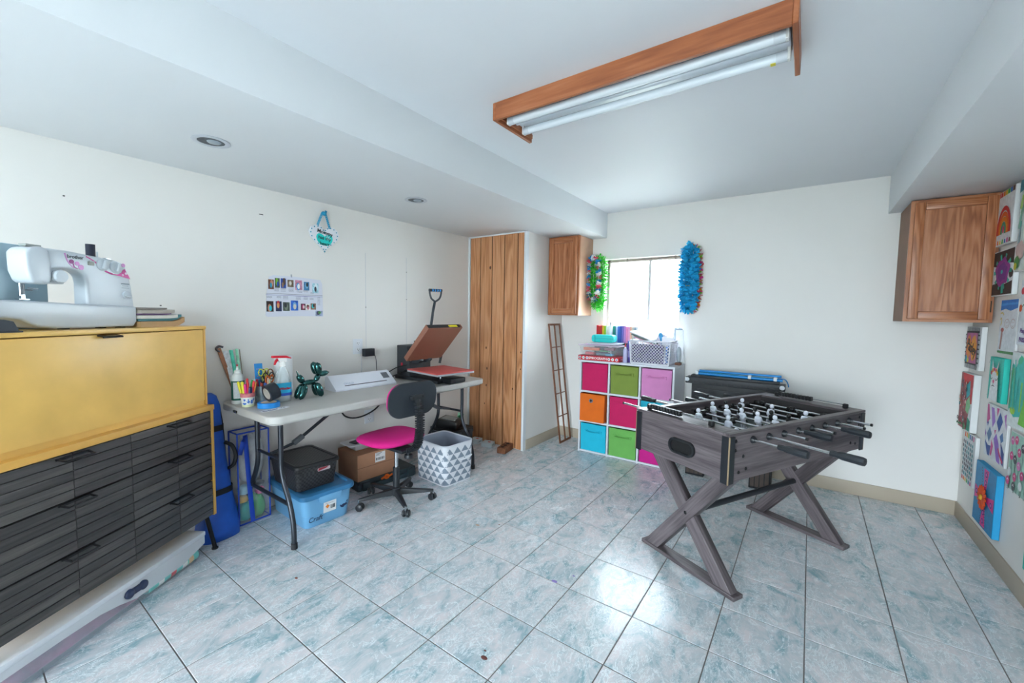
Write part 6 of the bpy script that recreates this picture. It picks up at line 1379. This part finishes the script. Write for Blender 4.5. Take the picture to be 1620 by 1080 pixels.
# ------------------------------------------------------------------ heart sign
hrt = thing('heart_sign', 'scalloped white heart sign with teal dots hung on a ribbon', 'sign', (0.002, 1.772, 1.925), PI / 2)
def heart(n, s, scallop=0.0, m=22):
    pts = []
    for k in range(n):
        t = 2 * PI * k / n; x = 16 * sin(t) ** 3; y = 13 * cos(t) - 5 * cos(2 * t) - 2 * cos(3 * t) - cos(4 * t)
        f = 1 + scallop * abs(sin(m * t / 2)); pts.append((x * s / 17 * f, (y + 2) * s / 17 * f * 0.95))
    return pts
HS = 0.122
mb = MB(); mb.prism(heart(176, HS, 0.035, 22), -0.010, 0.0, M('#e4e6ec', 0.5), 'xz'); mb.build('heart_board', hrt)
teal = M('#0f93a8', 0.5)
hp_ = heart(28, HS * 0.925)
for x, z in hp_: MB().cyl((x, -0.0112, z), (x, -0.0095, z), 0.0046, teal, n=10).build('dot', hrt)
tq = M('#18cfc8', 0.5)
for dx, rr in ((-0.024, 0.7), (0.026, -0.65)):
    mb = MB(); pts = [(dx + (0.034 * cos(a)) * cos(rr) - 0.048 * sin(a) * sin(rr), 0.0 - 0.005 + 0.034 * cos(a) * sin(rr) + 0.048 * sin(a) * cos(rr)) for a in [2 * PI * k / 24 for k in range(24)]]
    mb.prism(pts, -0.0112 - (0.0003 if dx > 0 else 0), -0.0098, tq, 'xz'); mb.build('handprint', hrt)
for a_ in (0.5, 0.9, 1.3): MB().box((0.012 + 0.03 * cos(a_), -0.0114, -0.01 + 0.03 * sin(a_)), (0.030, 0.001, 0.004), M('#e4e6ec', 0.5), rot=Matrix.Rotation(-a_, 3, 'Y')).build('finger_gap', hrt)
ink = M('#1d2226', 0.5)
text('Mommy', 0.038, ink, hrt, (0.004, -0.0122, 0.048), (PI / 2, rad(9), 0), bold=0.0006); text('has my', 0.036, ink, hrt, (0.0, -0.0122, 0.006), (PI / 2, rad(6), 0), bold=0.0006); text('heart', 0.036, ink, hrt, (0.0, -0.0122, -0.036), (PI / 2, rad(3), 0), bold=0.0006)
rb = M('#1c93bd', 0.6)
def ribbon(a, b):
    a, b = Vector(a), Vector(b); d = b - a; R = Vector((0, 0, 1)).rotation_difference(d).to_matrix()
    o2 = MB().box((a + b) / 2, (0.017, 0.002, d.length), rb, rot=R).build('ribbon', hrt)
    for k in range(7):
        for s in (-0.004, 0.004): p = a.lerp(b, (k + 0.5 + (0.25 if s > 0 else 0)) / 7.5) + Vector((s, -0.0016, 0)); MB().cyl(p + Vector((0, 0.0004, 0)), p - Vector((0, 0.0004, 0)), 0.0022, M('#bfe3ee', 0.5), n=6).build('ribbon_dot', o2)
ribbon((-0.055, -0.012, 0.095), (-0.018, -0.010, 0.185)); ribbon((0.042, -0.012, 0.085), (0.012, -0.010, 0.185))
MB().ball((-0.003, -0.012, 0.190), (0.022, 0.012, 0.016), rb, nu=12, nv=7).box((0.012, -0.012, 0.203), (0.016, 0.003, 0.022), rb, rot=Matrix.Rotation(0.4, 3, 'Y')).build('bow', hrt)
MB().cyl((0, 0.0, 0.192), (0, -0.018, 0.194), 0.003, CHROME, n=8).build('nail', hrt)

# ------------------------------------------------------------------ photo poster
po = thing('photo_poster', 'white paper poster of small snapshots and handwriting', 'poster', (0.001, 1.548, 1.337), PI / 2)
mb = MB(); nseg = 14; vs = []
ps = [(-0.21, 0.0), (0.205, 0.005), (0.205, 0.255), (0.155, 0.285), (-0.155, 0.285), (-0.18, 0.27), (-0.205, 0.13)]
pts = [(-0.205, 0.008), (-0.190, 0.0), (-0.09, 0.004), (0.04, 0.006), (0.209, 0.004), (0.207, 0.12), (0.203, 0.25), (0.19, 0.278), (0.0, 0.288), (-0.15, 0.287), (-0.178, 0.275), (-0.196, 0.16)]
mb.prism(pts, -0.0035, -0.002, M('#d9dbe6', 0.5), 'xz'); mb.build('paper', po)
MB().bx(-0.2, 0.205, -0.0045, -0.0034, 0.150, 0.153, M('#8a86b8', 0.5)).build('ruled_line', po); MB().bx(-0.2, 0.205, -0.0045, -0.0034, 0.160, 0.1625, M('#6a6a78', 0.5)).build('ruled_line', po)
photos = [(-0.166, 0.224, 0.036, 0.066, ('#7a4a35', '#c98f74', '#35a0c4')), (-0.124, 0.236, 0.032, 0.066, ('#4a5a4a', '#7cb53a', '#2c4fae')), (-0.083, 0.236, 0.036, 0.068, ('#2d4fa0', '#5c4638', '#9a7a62')), (-0.033, 0.238, 0.042, 0.05, ('#6c5a48', '#a89880', '#d8d4cc')), (0.025, 0.230, 0.050, 0.070, ('#c98aa4', '#2c9ad6', '#eef0ee')), (0.083, 0.226, 0.040, 0.062, ('#3f77a2', '#7fb3d2', '#202428')), (0.150, 0.215, 0.046, 0.072, ('#a9d4e4', '#dfeaf0', '#3a4450')),
          (-0.176, 0.072, 0.046, 0.072, ('#3b2a26', '#c4876f', '#2cc4d2')), (-0.118, 0.074, 0.040, 0.070, ('#2c3558', '#c42a3a', '#d89a5a')), (-0.066, 0.073, 0.046, 0.062, ('#4c5a52', '#7c8a7a', '#2b3038')), (-0.008, 0.082, 0.052, 0.072, ('#2a62c0', '#7fb0d8', '#d8cfc6')), (0.055, 0.074, 0.034, 0.046, ('#5a3040', '#c44a7c', '#e6d8d4')), (0.090, 0.072, 0.038, 0.046, ('#e2dcd8', '#6a4038', '#c87a8a')), (0.132, 0.078, 0.040, 0.046, ('#8c6a58', '#2bc0c4', '#3a3a40')), (0.176, 0.027, 0.056, 0.040, ('#9aa6c0', '#4a4460', '#4c8a48'))]
for k, (x, z, w_, h_, c3_) in enumerate(photos):
    r_ = random.Random(k)
    ph = MB().bx(x - w_ / 2, x + w_ / 2, -0.0050, -0.0034, z - h_ / 2, z + h_ / 2, M(c3_[0], 0.4, var=0.4, vscale=60)).build('photo', po)
    for c_, sc_ in ((c3_[1], 0.42), (c3_[2], 0.30)):
        cx_, cz_ = x + r_.uniform(-0.15, 0.15) * w_, z + r_.uniform(-0.2, 0.2) * h_
        mb = MB(); mb.prism([(cx_ + w_ * sc_ * 0.8 * cos(a) * 0.8, cz_ + h_ * sc_ * sin(a) * 0.9) for a in [2 * PI * q / 12 for q in range(12)]], -0.0054 - (0.0003 if c_ == c3_[2] else 0), -0.0048, M(c_, 0.4), 'xz'); mb.build('picture_shape', ph)
inkp = M('#4a4c66', 0.6)
for k, (x, z, w_, n_) in enumerate(((-0.13, 0.185, 0.03, 3), (-0.085, 0.185, 0.035, 3), (-0.03, 0.188, 0.035, 4), (0.03, 0.188, 0.04, 4), (0.075, 0.188, 0.035, 3), (0.125, 0.172, 0.025, 2), (-0.18, 0.132, 0.035, 2), (-0.115, 0.134, 0.03, 2), (-0.07, 0.132, 0.035, 3), (0.02, 0.132, 0.035, 3), (0.075, 0.134, 0.03, 3), (0.12, 0.130, 0.03, 2), (0.175, 0.115, 0.022, 6))):
    for q in range(n_):
        zz = z - (q - n_ / 2) * 0.0085 if k < 12 else z - (q - 3) * 0.011
        MB().tube([(x - w_ / 2 + w_ * i / 10, -0.0042, zz + 0.0018 * sin(i * 2.1 + q + k)) for i in range(11)], 0.0008, inkp, n=4).build('handwriting', po)
MB().bx(-0.03, -0.022, -0.006, -0.001, 0.282, 0.302, M('#a9adb4', 0.4)).build('clip', po)

# ------------------------------------------------------------------ painted canvases on the right wall
class Art:
    """a stretched canvas hung on the right wall; u to the right (towards the camera), v up, both 0..1"""
    def __init__(self, label, ya, yb, z0, z1, depth=0.022, ground='#dcdfe2', edge='#dfe0e0', tilt=0.0):
        self.w, self.h, self.d = ya - yb, z1 - z0, depth
        self.o = thing('painted_canvas', label, 'painting', (XW - 0.0015, (ya + yb) / 2, z0), -PI / 2, 'canvases on the right wall')
        w_, h_ = self.w, self.h
        MB().bx(-w_ / 2, w_ / 2, -depth, 0, 0, h_, M(edge, 0.7, bump=0.15, bscale=300)).build('stretched_canvas', self.o, bevel=0.002, seg=1)
        self.n = 0
        self.poly([(0.012, 0.012), (0.988, 0.012), (0.988, 0.988), (0.012, 0.988)], ground, 'painted_ground')
    def P(self, u, v, k): return ((u - 0.5) * self.w, -self.d - 0.0003 - k * 0.00012, v * self.h)
    def poly(self, pts, col, name='painted_shape', var=0.12):
        self.n += 1
        pts = [(min(max(u, 0.004), 0.996), min(max(v, 0.004), 0.996)) for u, v in pts]
        mb = MB(); mb.poly([self.P(u, v, self.n) for u, v in pts], M(col, 0.55, var=var, vscale=40)); mb.build(name, self.o)
    def ell(self, u, v, a, b, col, rot=0.0, n=18, wob=0.0, name='painted_shape'):
        self.poly([(u + a * cos(t) * cos(rot) * (1 + wob * sin(5 * t)) - b * sin(t) * sin(rot) * (1 + wob * cos(7 * t)), v + a * cos(t) * sin(rot) * self.w / self.h + b * sin(t) * cos(rot) * (1 + wob * sin(6 * t))) for t in [2 * PI * k / n for k in range(n)]], col, name)
    def line(self, path, wd, col, name='painted_stroke', smooth=True):
        P = [Vector((min(max(u, 0.015), 0.985) * self.w, min(max(v, 0.012), 0.988) * self.h, 0)) for u, v in path]
        if smooth and len(P) > 2: P = bez(P, 5)
        L, R = [], []
        for i in range(len(P)):
            d = (P[min(i + 1, len(P) - 1)] - P[max(i - 1, 0)]).normalized(); q = Vector((-d.y, d.x, 0)) * wd * self.w / 2
            L.append(P[i] + q); R.append(P[i] - q)
        self.n += 1; k = len(P)
        pts = [self.P(p.x / self.w, p.y / self.h, self.n) for p in L + R]
        mb = MB(); mb.add(pts, [(i, i + 1, k + i + 1, k + i) for i in range(k - 1)], M(col, 0.55, var=0.1, vscale=40)); mb.build(name, self.o)
    def txt(self, s, u, v, size, col, rot=0.0, bold=0.0004, sx=1.0, shear=0.0):
        self.n += 1; p = self.P(u, v, self.n + 4)
        text(s, size, M(col, 0.55), self.o, p, (PI / 2, rot, 0), bold=bold, sx=sx, shear=shear)
rb6 = ['#c8202c', '#e2701f', '#e8c22c', '#3fae4a', '#2c6fc0', '#d44a9a']
# rainbow
a = Art('canvas with a red and orange rainbow just right of the corner cabinet', 3.80, 3.545, 1.833, 2.152, 0.024)
for k in range(7): a.poly([(k / 7 + 0.02, 0.90), ((k + 1) / 7, 0.90), ((k + 1) / 7, 0.985), (k / 7 + 0.02, 0.985)], (['#c8202c'] + rb6)[k] if k < 6 else '#6a4a3a'); a.poly([(k / 7 + 0.02, 0.02), ((k + 1) / 7 - 0.03, 0.02), ((k + 1) / 7 - 0.04, 0.08 + 0.02 * (k % 2)), (k / 7 + 0.04, 0.10)], rb6[k] if k < 6 else '#6a4a3a')
def arc(r, asp=1.0): return [(0.5 + r * cos(t), 0.25 + r * 1.15 * sin(t)) for t in [PI * (1 - k / 10) for k in range(11)]]
for r, c_ in ((0.36, '#c21f2c'), (0.27, '#dd5f1f'), (0.19, '#e88a2a'), (0.11, '#3a9a7a')): a.line([(0.5 - r, 0.2)] + arc(r) + [(0.5 + r, 0.2)], 0.10, c_)
a.ell(0.5, 0.28, 0.06, 0.07, '#d04a8a')
# purple flower on black
a = Art('canvas with a purple flower on black and white', 3.79, 3.475, 1.535, 1.80, 0.022)
a.poly([(0.02, 0.68), (0.35, 0.62), (0.7, 0.70), (0.98, 0.66), (0.98, 0.98), (0.02, 0.98)], '#1d1d22'); a.poly([(0.02, 0.02), (0.98, 0.02), (0.98, 0.30), (0.6, 0.24), (0.3, 0.3), (0.02, 0.26)], '#1d1d22'); a.ell(0.9, 0.45, 0.1, 0.09, '#26262c', wob=0.1)
a.line([(0.55, 0.05), (0.52, 0.3)], 0.10, '#1fb7a4'); 
for t in range(10): a.line([(0.5, 0.52), (0.5 + 0.42 * cos(t * PI / 5), 0.52 + 0.40 * sin(t * PI / 5))], 0.07, '#23b8a6' if t % 2 else '#2aa596', smooth=False)
a.ell(0.5, 0.52, 0.33, 0.30, '#8c2f8e', wob=0.12, n=40); a.ell(0.5, 0.52, 0.22, 0.20, '#6a2a86', wob=0.1, n=40); a.ell(0.48, 0.52, 0.05, 0.045, '#29b3b0')
# stick figures
a = Art('white canvas with a blue sky stripe and two faint faces', 3.645, 3.40, 1.20, 1.51, 0.012, ground='#d9dde3')
a.poly([(0.01, 0.80), (0.3, 0.83), (0.6, 0.79), (0.99, 0.84), (0.99, 0.99), (0.01, 0.99)], '#1f74c4'); a.poly([(0.01, 0.88), (0.5, 0.9), (0.99, 0.9), (0.99, 0.94), (0.01, 0.93)], '#3b93d8'); a.poly([(0.01, 0.01), (0.99, 0.01), (0.99, 0.06), (0.01, 0.05)], '#2f7a35')
for u in (0.45, 0.80):
    a.line([(u + 0.13 * cos(t), 0.56 + 0.08 * sin(t)) for t in [2 * PI * k / 12 for k in range(13)]], 0.02, '#c4b2b2')
    for du in (-0.04, 0.05): a.ell(u + du, 0.58, 0.02, 0.012, '#c4b2b2')
    a.line([(u - 0.06, 0.53), (u, 0.51), (u + 0.06, 0.53)], 0.015, '#c4b2b2')
a.line([(0.17, 0.08), (0.2, 0.25), (0.22, 0.42)], 0.09, '#b0827c'); a.ell(0.23, 0.44, 0.09, 0.04, '#b4605c'); a.line([(0.05, 0.62), (0.12, 0.66), (0.15, 0.58), (0.1, 0.52)], 0.03, '#d9c26a'); a.line([(0.05, 0.74), (0.15, 0.76), (0.25, 0.72)], 0.03, '#d9c26a')
# mothers' day flowers
a = Art('white canvas with a flower vase and purple handwriting', 3.385, 3.10, 1.262, 1.61, 0.012, ground='#d5dbe2')
for p, c_ in (((0.10, 0.82), '#c0243c'), ((0.06, 0.56), '#d4551f'), ((0.45, 0.86), '#c83a6a'), ((0.30, 0.62), '#a3a62c')):
    a.line([(0.62, 0.45), (0.4, 0.66), p], 0.02, '#2f5a32'); a.ell(*p, 0.07, 0.055, c_)
a.poly([(0.5, 0.30), (0.8, 0.30), (0.85, 0.50), (0.45, 0.50)], '#3f96c8')
a.txt('Happy Mothers', 0.50, 0.205, 0.032, '#5a2f7a', rot=0.05); a.txt('Day', 0.82, 0.14, 0.03, '#5a2f7a'); a.txt('PAISLEY', 0.34, 0.075, 0.034, '#5a2f7a', rot=0.05)
# big pastel abstract at the top
a = Art('large pastel abstract canvas highest beside the soffit', 3.475, 3.10, 1.655, 2.158, 0.02, ground='#cdd8d4')
rn = random.Random(5)
for k in range(34): u, v = rn.random(), rn.random(); L_ = rn.uniform(0.1, 0.3); t = rn.uniform(0.7, 1.6); a.line([(u, v), (u + L_ * cos(t), v + L_ * sin(t) * 0.8)], rn.uniform(0.03, 0.08), rn.choice(['#7fb3a0', '#e6e8e2', '#c9b3aa', '#4fb5aa', '#9fc46a', '#d9a2b0', '#8fa7b4']), smooth=False)
a.ell(0.18, 0.22, 0.15, 0.1, '#cbb0ac', wob=0.1); a.ell(0.1, 0.10, 0.09, 0.07, '#3c8a4c', wob=0.1); a.ell(0.06, 0.06, 0.05, 0.04, '#c9c23a'); a.poly([(0.0, 0.85), (0.25, 0.88), (0.2, 0.98), (0.0, 0.98)], '#2f7a8a')
# Paisley lettering
a = Art('canvas lettered Paisley in black on orange and pink', 4.165, 3.875, 1.065, 1.348, 0.026)
for k in range(11):
    u = 0.05 + k * 0.082; a.poly([(u, 0.89), (u + 0.03, 0.89), (u + 0.03, 0.985), (u, 0.985)], '#17171a', var=0); a.poly([(u, 0.015), (u + 0.03, 0.015), (u + 0.03, 0.11), (u, 0.11)], '#17171a', var=0)
for k in range(7):
    v = 0.16 + k * 0.105; a.poly([(0.01, v), (0.08, v), (0.08, v + 0.025), (0.01, v + 0.025)], '#17171a', var=0); a.poly([(0.86, v), (0.98, v), (0.98, v + 0.03), (0.86, v + 0.03)], '#17171a', var=0)
a.poly([(0.10, 0.13), (0.85, 0.13), (0.85, 0.87), (0.10, 0.87)], '#c0578e'); a.ell(0.27, 0.52, 0.16, 0.28, '#e8861c', wob=0.06); a.ell(0.62, 0.50, 0.20, 0.30, '#ee9a1f', wob=0.06); a.ell(0.16, 0.22, 0.07, 0.09, '#2a9fc0', wob=0.1); a.ell(0.28, 0.20, 0.07, 0.06, '#d9c83a', wob=0.1)
a.line([(0.08, 0.13), (0.3, 0.125), (0.86, 0.13)], 0.035, '#17171a'); a.line([(0.08, 0.87), (0.5, 0.875), (0.95, 0.88)], 0.04, '#17171a'); a.line([(0.10, 0.13), (0.10, 0.87)], 0.02, '#17171a', smooth=False); a.line([(0.85, 0.13), (0.85, 0.87)], 0.02, '#17171a', smooth=False)
a.txt('Paisley', 0.48, 0.50, 0.105, '#141416', rot=0.28, bold=0.0008, sx=0.68, shear=0.1)
# red teal collage
a = Art('tall red and teal patterned canvas with white edge', 4.16, 3.905, 0.655, 1.035, 0.034)
a.poly([(0.01, 0.01), (0.7, 0.01), (0.98, 0.99), (0.01, 0.99)], '#9a4a52'); a.poly([(0.10, 0.99), (0.98, 0.99), (0.45, 0.78), (0.2, 0.88)], '#d8222c'); a.poly([(0.45, 0.78), (0.98, 0.97), (0.95, 0.7), (0.55, 0.55)], '#1fa9b4'); a.poly([(0.75, 0.9), (0.98, 0.97), (0.98, 0.5), (0.85, 0.48)], '#c8202c'); a.poly([(0.55, 0.5), (0.8, 0.62), (0.9, 0.45), (0.75, 0.3), (0.55, 0.34)], '#7fc08a'); a.poly([(0.72, 0.02), (0.98, 0.02), (0.98, 0.2), (0.75, 0.25)], '#1f8f78')
for k in range(26): u, v = rn.uniform(0.04, 0.55), rn.uniform(0.05, 0.85); a.ell(u, v, 0.06, 0.035, rn.choice(['#1f6f78', '#c23a4a', '#e2a0a4', '#2f3a44', '#c87a5a'])); a.ell(u, v, 0.03, 0.018, rn.choice(['#d8c8b8', '#7a2f3a', '#2f9aa4']))
for k in range(8): u = rn.uniform(0.05, 0.7); a.ell(u, rn.uniform(0.03, 0.12), 0.08, 0.02, '#2f7a44', rot=0.3)
# dots with rainbow border
a = Art('white canvas of grey and teal dots with rainbow dashes', 4.055, 3.825, 0.315, 0.645, 0.020)
for k in range(6): a.poly([(0.05 + k * 0.15, 0.89), (0.15 + k * 0.15, 0.89), (0.14 + k * 0.15, 0.985), (0.06 + k * 0.15, 0.985)], ['#e8601f', '#f0a22a', '#3fae4a', '#2c6fc0', '#2f4a7a', '#e07aa8'][k]); a.poly([(0.05 + k * 0.15, 0.015), (0.16 + k * 0.15, 0.015), (0.15 + k * 0.15, 0.08), (0.06 + k * 0.15, 0.10)], ['#c8202c', '#e8701f', '#f0b52a', '#3fae4a', '#2c7fa0', '#d44a8a'][k])
for r_ in range(8):
    for c_ in range(6): a.ell(0.11 + c_ * 0.155 + 0.03 * (r_ % 2), 0.16 + r_ * 0.092, 0.045, 0.036, rn.choice(['#5d5560', '#6a6069', '#1f8a94', '#2f7f8a', '#574f58']))
# cross with flower
cr_ = Art('deep blue canvas with a pink cross and orange flower', 3.735, 3.40, 0.165, 0.53, 0.030, ground='#1583b8', edge='#1c92c4')
cr_.poly([(0.42, 0.96), (0.66, 0.96), (0.56, 0.55), (0.50, 0.55)], '#d8348c'); cr_.poly([(0.42, 0.03), (0.66, 0.03), (0.57, 0.45), (0.50, 0.45)], '#d8348c'); cr_.poly([(0.04, 0.38), (0.04, 0.60), (0.5, 0.53), (0.5, 0.47)], '#d8348c'); cr_.poly([(0.97, 0.38), (0.97, 0.60), (0.56, 0.53), (0.56, 0.47)], '#d8348c')
for u, v in ((0.54, 0.88), (0.54, 0.75), (0.54, 0.26), (0.54, 0.12), (0.86, 0.48), (0.14, 0.5)):
    cr_.ell(u, v, 0.05, 0.045, '#3a2a78'); cr_.ell(u, v, 0.03, 0.025, '#c85ab0')
for k in range(22):
    t = k / 21
    for s in (-1, 1): cr_.ell(0.54 + s * (0.06 + 0.07 * abs(2 * t - 1)), 0.04 + 0.92 * t, 0.014, 0.012, '#45203a', n=8)
for k in range(14):
    t = k * 2 * PI / 14; mb = MB(); c0 = Vector(((0.52 - 0.5) * cr_.w, -cr_.d - 0.008, 0.5 * cr_.h)); p = c0 + Vector((0.045 * cos(t), -0.003, 0.045 * sin(t)))
    MB().ball(p, (0.030, 0.005, 0.012), M('#d9501c', 0.7), nu=10, nv=6, R=Matrix.Rotation(-t, 3, 'Y')).build('flower_petal', cr_.o)
MB().ball(c0 + Vector((0, -0.006, 0)), (0.016, 0.010, 0.016), M('#c99a2a', 0.7), nu=12, nv=8).build('flower_centre', cr_.o)
# llama
a = Art('turquoise canvas with a white llama wearing flowers', 3.685, 3.47, 0.922, 1.176, 0.025, ground='#22b8a8', edge='#27c0b0')
for k in range(46): u, v = rn.random(), rn.random(); a.ell(u, v, 0.013, 0.016, '#0f6f70', n=7)
a.poly([(0.20, 0.01), (0.84, 0.01), (0.80, 0.35), (0.74, 0.62), (0.70, 0.72), (0.78, 0.95), (0.62, 0.76), (0.42, 0.76), (0.30, 0.95), (0.30, 0.70), (0.26, 0.35)], '#dfe4e6'); a.ell(0.52, 0.55, 0.25, 0.20, '#dfe4e6')
for u, v, c_ in ((0.28, 0.64, '#c8304a'), (0.38, 0.70, '#e8a82a'), (0.5, 0.73, '#d8409a'), (0.62, 0.71, '#e87a2a'), (0.72, 0.65, '#d8c22a')): a.ell(u, v, 0.065, 0.05, c_); a.ell(u, v, 0.022, 0.018, '#5a2a3a')
for s in (-1, 1): a.line([(0.5 + s * 0.26, 0.53), (0.5 + s * 0.18, 0.49), (0.5 + s * 0.1, 0.53)], 0.02, '#1d1d20'); a.line([(0.5 + s * 0.26, 0.53), (0.5 + s * 0.32, 0.57)], 0.015, '#1d1d20', smooth=False)
a.ell(0.5, 0.45, 0.06, 0.04, '#e05a8a'); a.line([(0.5, 0.42), (0.5, 0.36)], 0.02, '#1d1d20', smooth=False); a.line([(0.40, 0.34), (0.5, 0.36), (0.60, 0.34)], 0.02, '#1d1d20')
# geometric
a = Art('white canvas with blue purple and pink diamond shapes', 3.705, 3.385, 0.578, 0.895, 0.014, ground='#dcdfe4')
for pts, c_ in (([(0.52, 0.72), (0.66, 0.93), (0.80, 0.78), (0.66, 0.56)], '#1f4fa0'), ([(0.10, 0.42), (0.22, 0.58), (0.34, 0.46), (0.22, 0.28)], '#5a7fa8'), ([(0.22, 0.95), (0.36, 0.95), (0.46, 0.72), (0.34, 0.58)], '#9a6ac4'), ([(0.02, 0.98), (0.10, 0.98), (0.20, 0.72), (0.05, 0.6)], '#c8488e'), ([(0.45, 0.40), (0.56, 0.52), (0.70, 0.36), (0.82, 0.02), (0.66, 0.04)], '#8a5cc0'), ([(0.02, 0.30), (0.2, 0.04), (0.30, 0.04), (0.34, 0.24), (0.2, 0.22)], '#1f4fa0'), ([(0.78, 0.42), (0.97, 0.25), (0.97, 0.02), (0.88, 0.06)], '#17408c'), ([(0.72, 0.50), (0.84, 0.60), (0.90, 0.46), (0.80, 0.40)], '#4a78b0'), ([(0.85, 0.9), (0.97, 0.95), (0.97, 0.66)], '#b86ac0'), ([(0.02, 0.5), (0.08, 0.42), (0.02, 0.34)], '#a070c4'), ([(0.36, 0.36), (0.46, 0.26), (0.40, 0.06), (0.34, 0.08)], '#d44a92'), ([(0.46, 0.56), (0.54, 0.58), (0.50, 0.48)], '#d44a92'), ([(0.5, 0.98), (0.62, 0.98), (0.54, 0.82)], '#d44a92'), ([(0.08, 0.64), (0.16, 0.66), (0.12, 0.56)], '#1f4fa0')):
    a.poly(pts, c_)
a.line([(0.70, 0.28), (0.80, 0.18), (0.95, 0.08)], 0.05, '#d02a6a')
# turquoise green abstract
a = Art('large turquoise and lime abstract canvas beside the llama', 3.385, 3.06, 0.825, 1.225, 0.02, ground='#d8e0e0')
a.poly([(0.02, 0.28), (0.10, 0.22), (0.25, 0.14), (0.5, 0.18), (0.98, 0.10), (0.98, 0.95), (0.55, 0.9), (0.35, 0.97), (0.2, 0.8), (0.06, 0.85)], '#2ab8ae'); a.poly([(0.45, 0.08), (0.98, 0.06), (0.98, 0.55), (0.7, 0.6), (0.55, 0.35)], '#6cba3a'); a.ell(0.2, 0.22, 0.10, 0.05, '#9acb3a', wob=0.1); a.ell(0.35, 0.9, 0.10, 0.05, '#35b58a', rot=0.4); a.line([(0.7, 0.93), (0.55, 0.80), (0.75, 0.68)], 0.10, '#3ab6a0')
for k in range(14): u = rn.uniform(0.05, 0.95); a.line([(u, rn.uniform(0.2, 0.4)), (u + rn.uniform(-0.05, 0.05), rn.uniform(0.6, 0.9))], rn.uniform(0.02, 0.06), rn.choice(['#29a9a4', '#58c4b4', '#3fae8a', '#7cc24a']), smooth=False)
# mint flowers
a = Art('mint canvas with pink white and charcoal round flowers', 3.325, 3.03, 0.50, 0.808, 0.014, ground='#9fc9ba')
for u, v, c_ in ((0.1, 0.84, '#c85a9a'), (0.27, 0.88, '#c8407a'), (0.55, 0.80, '#3a4048'), (0.42, 0.70, '#c8407a'), (0.12, 0.58, '#c8307a'), (0.28, 0.55, '#40464c'), (0.45, 0.48, '#d070b0'), (0.10, 0.30, '#d8dfe0'), (0.33, 0.26, '#c8407a'), (0.62, 0.36, '#c8307a'), (0.32, 0.10, '#40464c'), (0.60, 0.18, '#dfe4e4'), (0.08, 0.14, '#c8307a'), (0.80, 0.62, '#40464c'), (0.85, 0.30, '#c85a9a'), (0.78, 0.85, '#d8dfe0')):
    a.line([(u, v), (u + 0.02, v - 0.3), (u, 0.01)], 0.012, '#3c5a52'); a.ell(u, v, 0.075, 0.075, c_, wob=0.04); a.line([(u - 0.03, v), (u, v + 0.03), (u + 0.03, v)], 0.015, '#e8d8e0')
a = Art('teal canvas lowest at the right edge of the photo', 3.03, 2.78, 0.19, 0.36, 0.02, ground='#1fae9c', edge='#1fae9c')
a.ell(0.4, 0.4, 0.2, 0.2, '#1d2a30'); a.ell(0.4, 0.4, 0.1, 0.1, '#d8dfe0')
# nail marks on the left wall
